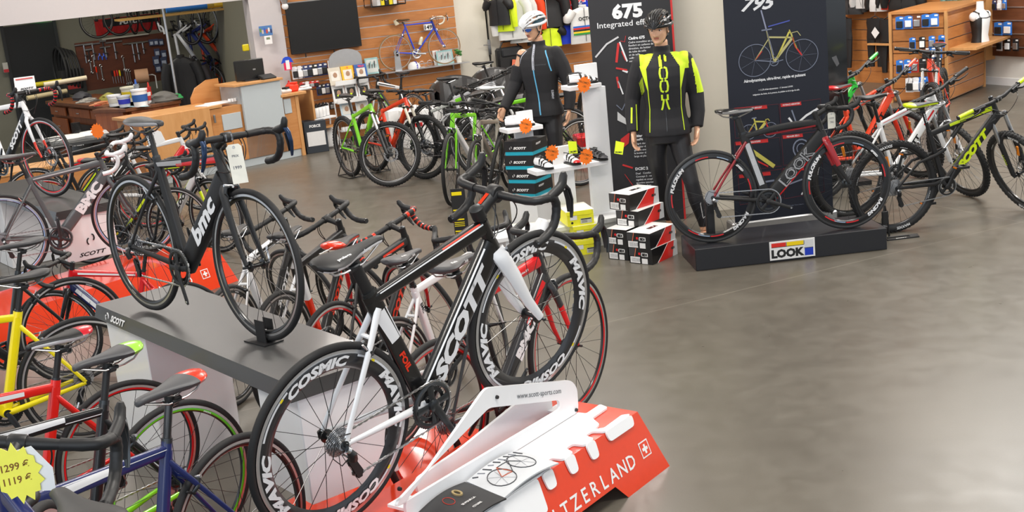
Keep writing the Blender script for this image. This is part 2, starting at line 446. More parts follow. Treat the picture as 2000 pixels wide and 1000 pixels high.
def crank_mesh(ring_r, arm, dark, ring_m, ang, small=None, spider=4):
    """centred on the bottom bracket"""
    mb = MB(); y0 = -.045
    cog(mb, ring_r, y0, .003, ring_m, 50, ring_r*.80)
    cog(mb, small or ring_r*.72, y0+.008, .003, ring_m, 36, ring_r*.55)
    # outer carbon-look ring cover and spider
    mb.lathe([(ring_r*.93, y0-.002), (ring_r*.86, y0-.006), (ring_r*.76, y0-.004), (ring_r*.76, y0+.002), (ring_r*.93, y0+.001)], dark, 48, 'y', closed=True)
    for i in range(spider):
        t = ang+.4+2*PI*i/spider
        mb.tube([(math.sin(t)*.012, y0-.006, math.cos(t)*.012), (math.sin(t)*ring_r*.8, y0-.003, math.cos(t)*ring_r*.8)], [(.011, .004), (.016, .004)], dark, 8, side=(math.cos(t), 0, -math.sin(t)))
    mb.lathe([(.024, y0-.004), (.022, y0-.016), (.014, y0-.020)], dark, 24, 'y', cap=True)
    mb.lathe([(.020, -.035), (.020, .035)], DARKMET, 20, 'y', cap=True)
    for sd, a in ((-1, ang), (1, ang+PI)):
        d = Vector((math.sin(a), 0, math.cos(a))); y1 = sd*.060; 
        pts = [Vector((0, y1, 0))-d*.014, Vector((0, y1, 0))+d*.02, Vector((0, y1+sd*.004, 0))+d*.09, Vector((0, y1+sd*.008, 0))+d*.158, Vector((0, y1+sd*.008, 0))+d*.178]
        mb.tube(pts, [(.008, .004), (.017, .008), (.013, .0065), (.0125, .006), (.007, .004)], dark, 10, side=(math.cos(a), 0, -math.sin(a)))
        mb.lathe([(.006, 0), (.006, sd*.006)], STEEL, 10, 'y', c=tuple(Vector((0, y1+sd*.010, 0))+d*.165), cap=True)
    return mb.mesh('crankset')
def pedal_mesh(flat=True):
    mb = MB()
    if flat:
        mb.box((0, 0, 0), (.095, .012, .018), BLACKM); mb.box((0, .07, 0), (.095, .010, .018), BLACKM)
        mb.box((-.043, .035, 0), (.010, .08, .014), BLACKM); mb.box((.043, .035, 0), (.010, .08, .014), BLACKM); mb.tube([(0, -.01, 0), (0, .07, 0)], .008, DARKMET, 8)
        mb.box((-.049, .035, 0), (.002, .05, .012), mat(lin('#e07a12'), .3))
        mb.box((.049, .035, 0), (.002, .05, .012), mat(lin('#e07a12'), .3))
    else:
        mb.box((0, .03, 0), (.06, .045, .016), BLACKM, bev=.005); mb.tube([(0, -.01, 0), (0, .05, 0)], .006, DARKMET, 8)
    return mb.mesh('pedal')
def chain_mesh(kind, ring_r, cog_r):
    g = geo(kind); bbx = Vector(V2(g['bb'])); R = g['R']; rear = Vector((0, 0, R)); y = -.045
    pts = []
    jl = rear+Vector((.035, 0, -.135)) ; ju = rear+Vector((.018, 0, -.078))
    def arc(c, r, a0, a1, n):
        for i in range(n+1):
            a = a0+(a1-a0)*i/n; pts.append(Vector((c.x+math.sin(a)*r, y, c.z+math.cos(a)*r)))
    arc(rear, cog_r, -1.9, .05, 10); arc(bbx, ring_r, .05, PI-.12, 16); arc(jl, .014, PI-.12, PI+1.6, 6); pts.append(Vector((ju.x+.012, y, ju.z-.004)))
    mb = MB()
    # resample to links
    L = [0]
    P = pts+[pts[0]]
    for i in range(1, len(P)): L.append(L[-1]+(P[i]-P[i-1]).length)
    n = int(L[-1]/.0125)
    def at(s):
        s = s % L[-1]
        for i in range(1, len(L)):
            if L[i] >= s:
                t = (s-L[i-1])/max(L[i]-L[i-1], 1e-6); return P[i-1].lerp(P[i], t)
        return P[-1]
    for i in range(n):
        a, b = at(L[-1]*i/n), at(L[-1]*(i+1)/n); c = (a+b)/2; d = (b-a).normalized()
        ang = math.atan2(d.x, d.z); q = Matrix.Rotation(ang-PI/2, 3, 'Y')
        mb.box(c, (.0135, .006 if i % 2 else .0035, .0075 if i % 2 else .0055), STEEL if i % 2 else ALU, rot=q)
    return mb.mesh('chain')
def rderail_mesh(m=BLACKM):
    mb = MB(); y = -.058
    mb.tube([(0, -.075, -.012), (.006, -.088, -.030), (.012, -.080, -.058)], [(.010, .010), (.017, .013), (.015, .013)], m, 8)
    mb.tube([(-.004, -.078, -.010), (.004, -.082, -.018)], .012, SILVER, 10)
    for s in (-.005, .005):
        mb.prism([(.000, -.065), (.030, -.070), (.052, -.125), (.045, -.150), (.028, -.150), (.012, -.10)], m, (0, y+s, 0), (1, 0, 0), (0, 0, 1), .0016)
    cog(mb, .018, y, .003, DARKMET, 11, .005); 
    vs = MB(); 
    for c in ((.018, -.078), (.038, -.135)):
        k = MB(); cog(k, .019, y, .003, BLACK, 11, .006); mb.add([(x+c[0], yy, z+c[1]) for x, yy, z in k.v], k.f, BLACK, False)
    mb.tube([(0, -.085, -.035), (-.04, -.085, -.05), (-.065, -.08, -.01), (-.03, -.07, .05), (.03, -.065, .03)], .0022, BLACK, 5)
    return mb.mesh('rear_derailleur')

# ---- saddle, centred on its clamp, nose towards +x
def saddle_mesh(top, accent=None, edge=None, words=None, rail=STEEL):
    mb = MB(); xs = [-.135, -.128, -.115, -.095, -.07, -.04, -.01, .02, .05, .08, .11, .13, .142, .146]
    hw = [.018, .038, .055, .066, .069, .062, .048, .035, .027, .0225, .0195, .018, .013, .006]
    zc = [.002, .004, .006, .007, .006, .003, .000, -.002, -.003, -.003, -.003, -.005, -.009, -.013]
    dp = [.010, .018, .026, .030, .030, .030, .028, .025, .022, .020, .018, .016, .013, .006]
    rings = []; n = 16
    for x, w, z, d in zip(xs, hw, zc, dp):
        rg = []
        for k in range(n):
            th = 2*PI*k/n; c, s = math.cos(th), math.sin(th)
            yy = math.copysign(abs(c)**.7, c)*w
            zz = z + (s*.010 if s > 0 else s*d*(1-.65*(1-abs(c))*0) )
            if s < 0: yy *= 1.0-.12*(-s); 
            rg.append(Vector((x, yy, zz-.010*(abs(yy)/.07)**2)))
        rings.append(rg)
    mb.loft(rings, top)
    acc = mb.mi(accent) if accent else None; ed = mb.mi(edge) if edge else None
    base = len(rings)
    for i, f in enumerate(mb.f):
        c = sum((Vector(mb.v[k]) for k in f), Vector())/len(f)
        if accent and c.x < -.082 and c.z > -.02 and c.x < -.06-abs(c.y)*.3: mb.m[i] = acc
        if edge and c.z < -.007 and c.x < .13 and c.z > -.03 and abs(c.y) > .012: mb.m[i] = ed
    if words:
        for sd in (-1, 1):
            w = MB().text(words, WHITE, (.045, sd*.0295, -.006), (-sd, 0, 0) if sd > 0 else (1, 0, 0), (0, 0, 1), .012, bold=.03)
            mb.add(w.v, w.f, WHITE, False)
            mb.text(words, WHITE, (-.05, sd*.045, .0155), (-1 if sd > 0 else 1, 0, 0), (0, -sd*1, .15), .012, bold=.03)
    return mb.mesh('saddle')
def rails_mesh(m=STEEL):
    mb = MB()
    for sd in (-1, 1):
        mb.tube([(-.105, sd*.028, -.022), (-.085, sd*.026, -.040), (-.045, sd*.022, -.050), (.035, sd*.021, -.050), (.075, sd*.014, -.036), (.12, sd*.006, -.020)], .0035, m, 6)
    mb.box((0, 0, -.050), (.045, .052, .014), DARKMET, bev=.004); mb.box((0, 0, -.060), (.034, .03, .016), DARKMET, bev=.004)
    return mb.mesh('saddle_rails')

# ---- handlebars centred on the stem clamp, x forward, z up
DROP = [(0, .0), (.0, .06), (.002, .10), (.006, .165), (.022, .192), (.055, .203), (.078, .206), (.088, .208), (.086, .209), (.070, .211), (.040, .213), (.0, .214), (-.042, .215)]
DROPZ = [0, 0, 0, .002, .002, -.002, -.010, -.030, -.056, -.092, -.118, -.130, -.134]
def drop_mesh(tape, bar=BLACKM, spots=None, ends=BLACK):
    mb = MB()
    for sd in (-1, 1):
        P = [Vector((x, sd*y, z)) for (x, y), z in zip(DROP, DROPZ)]
        mb.tube(P[:3], [.0155, .0155, .013], bar, 12)
        # smooth tape path
        Q = []
        for i in range(2, len(P)-1):
            for k in range(4):
                t = k/4; p0, p1, p2, p3 = P[i-1], P[i], P[i+1], P[min(i+2, len(P)-1)]
                Q.append(.5*((2*p1)+(-p0+p2)*t+(2*p0-5*p1+4*p2-p3)*t*t+(-p0+3*p1-3*p2+p3)*t**3))
        Q.append(P[-1]); R = [.0158+(.0009 if i % 3 == 0 else -.0002) for i in range(len(Q))]
        ms = None
        if spots: ms = [spots if i % 3 == 1 else tape for i in range(len(Q)-1)]
        mb.tube(Q, R, tape, 12, ms=ms)
        mb.tube([P[-1], P[-1]+Vector((-.006, 0, 0))], [.0165, .013], ends, 12)
    return mb.mesh('handlebar')
def hood_mesh(side, hood, lever=DARKMET, words=None):
    mb = MB(); s = side
    o = Vector((.062, s*.205, -.002))
    pts = [o, o+Vector((.030, 0, .004)), o+Vector((.060, 0, .010)), o+Vector((.080, -s*.002, .022)), o+Vector((.092, -s*.004, .044)), o+Vector((.094, -s*.004, .058))]
    mb.tube(pts, [(.015, .015), (.019, .016), (.019, .015), (.018, .015), (.016, .014), (.009, .008)], hood, 12, side=(0, 0, 1))
    l = [o+Vector((.082, -s*.003, .018)), o+Vector((.098, s*.002, -.010)), o+Vector((.100, s*.008, -.050)), o+Vector((.088, s*.014, -.090)), o+Vector((.078, s*.018, -.112))]
    mb.tube(l, [(.012, .008), (.013, .006), (.011, .0045), (.009, .004), (.006, .003)], lever, 8, side=(0, 1, 0))
    mb.tube([p+Vector((-.010, -s*.004, .0)) for p in l[1:4]], [(.012, .004), (.014, .003), (.008, .003)], BLACKM, 6, side=(0, 1, 0))
    if words:
        c = (l[2]+l[3])/2+Vector((.003, s*.012, .008))
        d = (l[1]-l[4]).normalized()
        mb.text(words, WHITE, c, d, Vector((0, 0, 1)).cross(d) if False else (1, 0, 0.1), .008, bold=.02)
    return mb.mesh('brake_lever')
def flat_mesh(bar=BLACKM, w=.35, rise=.0, grip=RUBBER):
    mb = MB(); back = -.035
    P = [(back, -w, rise), (back*.4, -w*.45, rise), (0, -.06, 0), (0, .06, 0), (back*.4, w*.45, rise), (back, w, rise)]
    mb.tube(P, [.0112, .0112, .0155, .0155, .0112, .0112], bar, 12)
    return mb.mesh('handlebar')
def grip_mesh(side, m, w=.35, rise=.0, end=BLACK):
    mb = MB(); a = Vector((-.035, side*w, rise)); d = (Vector((-.014, side*w*.45, rise))-a).normalized()
    n = 9; pts = [a+d*(.125*i/n) for i in range(n+1)]
    mb.tube(pts, [.0165 if i % 2 else .0150 for i in range(n+1)], m, 12)
    mb.tube([a-d*.004, a+d*.006], .0175, end, 12); mb.tube([pts[-1], pts[-1]+d*.012], .018, end, 12)
    return mb.mesh('grip')
def mlever_mesh(side, w=.35, rise=.0, m=BLACKM):
    mb = MB(); s = side; o = Vector((-.018, s*(w-.155), rise))
    mb.tube([o, o+Vector((.030, -s*.012, -.004)), o+Vector((.045, s*.02, -.008)), o+Vector((.040, s*.09, -.010)), o+Vector((.030, s*.125, -.010))], [(.010, .010), (.011, .009), (.008, .006), (.006, .004), (.007, .004)], m, 8)
    mb.tube([o+Vector((.012, s*.02, .0)), o+Vector((.030, -s*.06, .004))], .010, m, 10)
    mb.box(o+Vector((.012, -s*.030, -.022)), (.045, .05, .022), m, bev=.007)
    mb.tube([o+Vector((.01, -s*.02, -.03)), o+Vector((-.01, s*.02, -.042))], [(.006, .003), (.008, .003)], m, 6)
    return mb.mesh('brake_lever')

def tube_dims(tt, t):
    (w0, h0), (w1, h1) = tt; return w0+(w1-w0)*t, h0+(h1-h0)*t
def decal(mb, a, b, dims, s, m, t, h, shear=0.0, bold=.03, wid=1.0, up=0.0, sides=(-1, 1), n=6):
    """lettering on both faces of a tube running a->b (x,z); size h = cap height"""
    A, B = V2(a), V2(b); d = (B-A); L = d.length; d.normalize()
    for sd in sides:
        ex = d if (d.x > 0) == (sd < 0) else -d
        vx = ex.x if sd < 0 else -ex.x
        ey = Vector((-ex.z, 0, ex.x)) if sd < 0 else Vector((ex.z, 0, -ex.x))
        hw = tube_dims(dims, t)[0]
        vs, fs = text_polys(s, bold, shear); O = A.lerp(B, t)
        out = []
        for x, y in vs:
            p = O+ex*(x*h*wid)+ey*(y*h+up)
            tt = max(0, min(1, (p-A).dot(d)/L)); w, hh = tube_dims(dims, tt)
            v = max(-.98, min(.98, (y*h+up)/hh)); p.y = sd*(w+.0012)
            out.append(p)
        mb.add(out, fs, m, False)
def stripe(mb, a, b, dims, m, t0, t1, v0, v1, v2=None, v3=None, sides=(-1, 1), n=10):
    """a painted stripe on the tube side between t0..t1; v0,v1 edge heights (-1..1) at t0, v2,v3 at t1"""
    v2 = v0 if v2 is None else v2; v3 = v1 if v3 is None else v3
    A, B = V2(a), V2(b); d = B-A; nrm = Vector((-d.z, 0, d.x)).normalized()
    K = 3
    for sd in sides:
        vs = []; fs = []
        for i in range(n+1):
            q = i/n; t = t0+(t1-t0)*q; w, hh = tube_dims(dims, t)
            lo, hi = v0+(v2-v0)*q, v1+(v3-v1)*q
            for j in range(K+1):
                v = lo+(hi-lo)*j/K; v = max(-.99, min(.99, v)); k = (1-abs(v)**4)**.25
                p = A.lerp(B, t)+nrm*(v*hh*1.0); p.y = sd*(w*k+.0009); vs.append(p)
        for i in range(n):
            for j in range(K):
                a0 = i*(K+1)+j; fs.append((a0, a0+1, a0+K+2, a0+K+1))
        mb.add(vs, fs, m, True)
def frame_mesh(kind, c, dt=(.022, .030), tt=(.017, .021), st=(.017, .018), seg=None, aero=False, decals=(), stripes=(), susp=None, curve=0.0, stay=None, cs_m=None, brk=None):
    """c: dict main, and optional hd, dt, tt, st, ss, cs paint"""
    g = geo(kind); mb = MB(); M = c['main']; ex = .5
    bbp, clp, hdp, crp = g['bb'], g['cluster'], g['head'], g['crown']
    htop = lerp2(hdp, crp, .16); hbot = lerp2(hdp, crp, .80)
    fd = {'dt': ((dt[0], dt[1]), (dt[0]*1.1, dt[1]*1.08)), 'tt': ((tt[0]*.8, tt[1]*.85), (tt[0]*1.1, tt[1]*1.2)), 'st': ((st[0]*1.15, st[1]*1.1), (st[0], st[1]))}
    seg_ = {'dt': (bbp, hbot), 'tt': (clp, htop), 'st': (bbp, clp)}
    def tub(k, mid=0):
        a, b = seg_[k]; (w0, h0), (w1, h1) = fd[k]; n = 12; pts = []; rr = []; A, B = V2(a), V2(b); d = B-A; nr = Vector((-d.z, 0, d.x)).normalized()
        for i in range(n+1):
            t = i/n; pts.append(A+d*t+nr*(mid*4*t*(1-t))); rr.append((w0+(w1-w0)*t, h0+(h1-h0)*t))
        ms = None
        if seg and k in seg:
            ms = []
            for i in range(n):
                t = (i+.5)/n; mm = c.get(k, M)
                for s0, s1, q in seg[k]:
                    if s0 <= t < s1: mm = q
                ms.append(mm)
        mb.tube(pts, rr, c.get(k, M), 16, side=(0, 1, 0), ms=ms, ex=ex)
    tub('dt'); tub('tt', curve); tub('st')
    mb.tube([V2(lerp2(crp, hdp, -.02)), V2(lerp2(crp, hdp, .45)), V2(lerp2(crp, hdp, 1.02))], [(.027, .029), (.021, .024), (.022, .023)], c.get('hd', M), 16, side=(0, 1, 0))
    # seat tube stub above the top tube
    e = (clp[0]+g['sd'][0]*.03, clp[1]+g['sd'][1]*.03); mb.tube([V2(clp), V2(e)], [(st[0]*1.05, st[1]*1.05)]*2, c.get('st', M), 16, side=(0, 1, 0))
    mb.lathe([(.022, -.034), (.023, -.030), (.023, .030), (.022, .034)], c.get('bbm', M), 20, 'y', c=tuple(V2(bbp)), cap=True)
    R = g['R']; rw = g['rw']; sc = stay or (.0075, .010)
    cl2 = lerp2(bbp, clp, .93)
    if susp:      # full suspension: rocker, shock and a low swingarm
        for sd in (-1, 1):
            mb.tube([V2((bbp[0]+.01, bbp[1]+.055), sd*.030), V2((bbp[0]-.10, bbp[1]+.03), sd*.045), V2((0, R), sd*rw)], [(.011, .020), (.010, .016), (.006, .012)], c.get('cs', M), 8, side=(0, 1, 0))
            mb.tube([V2((0, R), sd*rw), V2((.18, R+.17), sd*.05), V2(lerp2(bbp, clp, .62), sd*.032)], [(.006, .010), (.007, .011), (.010, .015)], c.get('ss', M), 8, side=(0, 1, 0))
            p = lerp2(bbp, clp, .62); q = lerp2(clp, htop, .28)
            mb.tube([V2(p, sd*.03), V2((p[0]+.07, p[1]+.03), sd*.02)], [(.008, .016), (.008, .012)], BLACK, 8, side=(0, 1, 0))
        p = lerp2(bbp, clp, .62); s0 = V2((p[0]+.07, p[1]+.03)); s1 = V2(lerp2(clp, htop, .50)); s1.z -= .02
        mb.tube([s0, s0.lerp(s1, .45)], .009, SILVER, 12); mb.tube([s0.lerp(s1, .45), s1], .018, susp, 14); mb.lathe([(.010, -.02), (.010, .02)], DARKMET, 10, 'y', c=tuple(s0), cap=True)
    else:
        for sd in (-1, 1):
            mb.tube([V2(cl2, sd*.010), V2(lerp2(cl2, (0, R), .25), sd*.030), V2(lerp2(cl2, (0, R), .7), sd*.052), V2((.008, R+.004), sd*rw)], [(sc[0]*1.1, sc[1]*1.2), (sc[0], sc[1]), (sc[0]*.8, sc[1]*.85), (sc[0]*.8, sc[1])], c.get('ss', M), 10, side=(0, 1, 0))
            mb.tube([V2((bbp[0]-.01, bbp[1]), sd*.024), V2(lerp2(bbp, (0, R), .3), sd*.038), V2(lerp2(bbp, (0, R), .75), sd*.056), V2((.008, R-.002), sd*rw)], [(.012, .017), (.0105, .015), (.008, .011), (.006, .010)], c.get('cs', M), 10, side=(0, 1, 0))
        q = lerp2(cl2, (0, R), .22); mb.tube([V2(q, -.03), V2(q, .03)], .008, c.get('ss', M), 8)
    for sd in (-1, 1):
        mb.prism([(-.012, R-.016), (.012, R-.020), (.026, R+.004), (.008, R+.020), (-.012, R+.010)], c.get('drop', DARKMET), (0, sd*rw, 0), (1, 0, 0), (0, 0, 1), .006)
    mb.tube([V2((0, R), -rw-.014), V2((0, R), rw+.014)], .006, DARKMET, 8)
    for d in decals:
        k, s, m, t, h = d[:5]; kw = d[5] if len(d) > 5 else {}
        decal(mb, *seg_[k], fd[k], s, m, t, h, **kw)
    for k, m, t0, t1, v0, v1, *r in stripes: stripe(mb, *seg_[k], fd[k], m, t0, t1, v0, v1, *r)
    if kind in ('road', 'vint', 'hyb') and brk is not False:   # rear brake bridge calliper
        pass
    return mb.mesh('frame')
def fork_mesh(kind, m, tip=None, leg=None, susp=None, decals=None, wide=.011, deep=.017):
    """built in bike space (unsteered)"""
    g = geo(kind); mb = MB(); cr = Vector(V2(g['crown'])); ax = Vector((g['WB'], 0, g['R'])); u = Vector((g['hu'][0], 0, g['hu'][1])); fw = g['fw']
    nrm = Vector((u.z, 0, -u.x))
    if susp:
        st, low = susp
        for sd in (-1, 1):
            a = cr+Vector((0, sd*.062, 0))-u*.0; b = ax+Vector((0, sd*.062, 0))-nrm*.012+u*.02
            mid = a.lerp(b, .42)
            mb.tube([a+u*.02, mid], .016, st, 14); mb.tube([mid-u*.0, mid+(b-mid)*.1, b+(b-mid)*.02, ax+Vector((0, sd*.060, 0))-u*.012], [.021, .0205, .018, .010], low, 14)
        arch = a.lerp(b, .36); arch.y = 0; mid.y = 0
        P = [mid+Vector((0, -.062, 0))+nrm*.012, mid+Vector((0, -.045, 0))+nrm*.026+u*.045, mid+nrm*.030+u*.06, mid+Vector((0, .045, 0))+nrm*.026+u*.045, mid+Vector((0, .062, 0))+nrm*.012]
        mb.tube(P, (.009, .014), low, 8)
        mb.tube([cr+Vector((0, -.082, 0)), cr+Vector((0, -.04, .006)), cr+Vector((0, .04, .006)), cr+Vector((0, .082, 0))], [(.012, .018), (.016, .024), (.016, .024), (.012, .018)], m, 10)
        if decals:
            for sd in (-1, 1):
                p = mid.lerp(b, .5); p.y = sd*(.062+.0205); d = (a-b).normalized()
                mb.text(decals[0], decals[1], p, d*(1), (nrm if sd < 0 else nrm)*(-1), .02, bold=.03)
    else:
        for sd in (-1, 1):
            bl = [cr+Vector((0, sd*.012, 0)), cr-u*.03+Vector((0, sd*.030, 0)), cr.lerp(ax, .35)+Vector((0, sd*.041, 0))-nrm*.006, cr.lerp(ax, .72)+Vector((0, sd*.046, 0))-nrm*.010, ax+Vector((0, sd*fw, 0))+u*.006]
            rr = [(wide*1.3, deep*1.2), (wide*1.3, deep*1.2), (wide, deep*1.05), (wide*.75, deep*.75), (wide*.6, deep*.55)]
            Q = []; RR = []
            for i in range(len(bl)-1):
                for k in range(3):
                    t = k/3; Q.append(bl[i].lerp(bl[i+1], t)); RR.append(tuple(rr[i][j]*(1-t)+rr[i+1][j]*t for j in (0, 1)))
            Q.append(bl[-1]); RR.append(rr[-1]); n = len(Q)-1
            ms = [m if (tip is None or i/n < tip[0]) else tip[1] for i in range(n)]
            mb.tube(Q, RR, m, 12, side=(0, 1, 0), ms=ms)
        mb.sphere(cr+u*.004, (.026, .026, .022), m)
        if decals:
            for sd in (-1, 1):
                p = cr.lerp(ax, .42); p -= nrm*.006; p.y = sd*(.041+wide+.001); d = (cr-ax).normalized()
                mb.text(decals[0], decals[1], p, d, -nrm if sd < 0 else nrm, .014, bold=.02)
    mb.tube([ax+Vector((0, -fw-.020, 0)), ax+Vector((0, fw+.016, 0))], .006, DARKMET, 8)
    mb.tube([ax+Vector((0, fw+.016, 0)), ax+Vector((.0, fw+.020, .02)), ax+Vector((-.005, fw+.016, .07))], (.004, .006), SILVER, 6)
    return mb.mesh('fork')
def stem_mesh(kind, m=BLACKM, gloss=None, big=1.0):
    g = geo(kind); mb = MB(); hd = V2(g['head']); b = V2(g['bar']); u = Vector((g['hu'][0], 0, g['hu'][1]))
    st = hd+u*.035
    mb.tube([hd, hd+u*.018, hd+u*.03], [.019, .018, .017], BLACKM, 14)
    mb.tube([hd+u*.018, st+u*.026], .0175*big, m, 14); mb.tube([st+u*.026, st+u*.031], [.017*big, .010], DARKMET, 14)
    mb.tube([st, st.lerp(b, .5), b], [(.016*big, .017*big), (.014*big, .015*big), (.020*big, .017*big)], m, 12, side=(0, 1, 0))
    mb.lathe([(.019*big, -.022), (.021*big, -.018), (.021*big, .018), (.019*big, .022)], m, 16, 'y', c=tuple(b), cap=True)
    for s in (-1, 1): mb.box(b+Vector((.020, s*.014, .0)), (.006, .008, .03), STEEL, bev=.002)
    if gloss:
        d = (b-st).normalized(); n = Vector((-d.z, 0, d.x)); mb.card(gloss, st.lerp(b, .5)+n*(.0165*big+.0012), d, Vector((0, 1, 0)), .05, .015)
    return mb.mesh('stem')
def caliper_mesh(m=DARKMET):
    """rim brake, centred on the mounting bolt, arms hanging down to the rim"""
    mb = MB()
    for sd in (-1, 1):
        mb.tube([(.012, sd*.004, .004), (.014, sd*.030, .0), (.012, sd*.036, -.022), (.008, sd*.026, -.044)], [(.007, .009), (.008, .009), (.007, .009), (.005, .007)], m, 8)
        mb.box((.006, sd*.019, -.046), (.045, .009, .010), BLACKM, bev=.003)
    mb.tube([(-.01, 0, 0), (.026, 0, 0)], .006, STEEL, 8); mb.tube([(.014, .034, -.004), (.014, .040, .030)], .004, SILVER, 6); mb.tube([(.014, .03, -.002), (.014, -.036, .012)], (.006, .006), SILVER, 8)
    return mb.mesh('brake_caliper')
def dcaliper_mesh():
    mb = MB(); mb.box((0, 0, 0), (.028, .03, .055), BLACKM, bev=.008); mb.tube([(0, .012, .03), (.01, .015, .08), (-.02, .01, .14)], .003, BLACK, 6); return mb.mesh('disc_caliper')
def cables_mesh(kind, flat=False):
    g = geo(kind); mb = MB(); b = V2(g['bar']); hd = V2(g['head']); cr = V2(g['crown'])
    def crv(a, c1, c2, d, r=.0024):
        P = []
        for i in range(13):
            t = i/12; P.append(a*(1-t)**3+c1*3*t*(1-t)**2+c2*3*t*t*(1-t)+d*t**3)
        mb.tube(P, r, BLACK, 6)
    if flat:
        for sd, f in ((-1, 1.0), (1, .8), (-1, .6)):
            a = b+Vector((.02, sd*.19*f, -.01)); d = hd+Vector((.03, -sd*.028, -.10))
            crv(a, a+Vector((.10, -sd*.02, .02)), d+Vector((.14, -sd*.03, .05*f)), d)
    else:
        for sd in (-1, 1):
            a = b+Vector((.005, sd*.075, -.012)); d = hd+Vector((.02, -sd*.026, -.07))
            crv(a, a+Vector((.06, 0, -.06)), d+Vector((.11, sd*.05, -.03)), d)
            a = b+Vector((.002, sd*.06, -.014))
            if sd > 0: crv(a, a+Vector((.07, -.02, -.02)), cr+Vector((.08, .06, .10)), cr+Vector((.04, .03, .02)))
    return mb.mesh('cables')
def seatpost_mesh(kind, m, w=(.0136, .0136), clamp=DARKMET, words=None, wm=None):
    g = geo(kind); mb = MB(); a = V2(g['cluster']); b = V2(g['seat']); d = (b-a).normalized()
    mb.tube([a-d*.02, b-d*.045], [w, w], m, 14, side=(0, 1, 0)); mb.tube([a+d*.024, a+d*.040], [(w[0]+.005, w[1]+.005)]*2, clamp, 14, side=(0, 1, 0))
    mb.tube([b-d*.055, b-d*.035], [(w[0], w[1]), (.014, .020)], m, 12, side=(0, 1, 0))
    if words:
        for sd in (-1, 1):
            p = a.lerp(b, .55); p.y = sd*(w[0]+.0012); mb.text(words, wm or WHITE, p, d, (Vector((-d.z, 0, d.x)) if sd < 0 else Vector((d.z, 0, -d.x))), .016, bold=.03)
    return mb.mesh('seatpost')

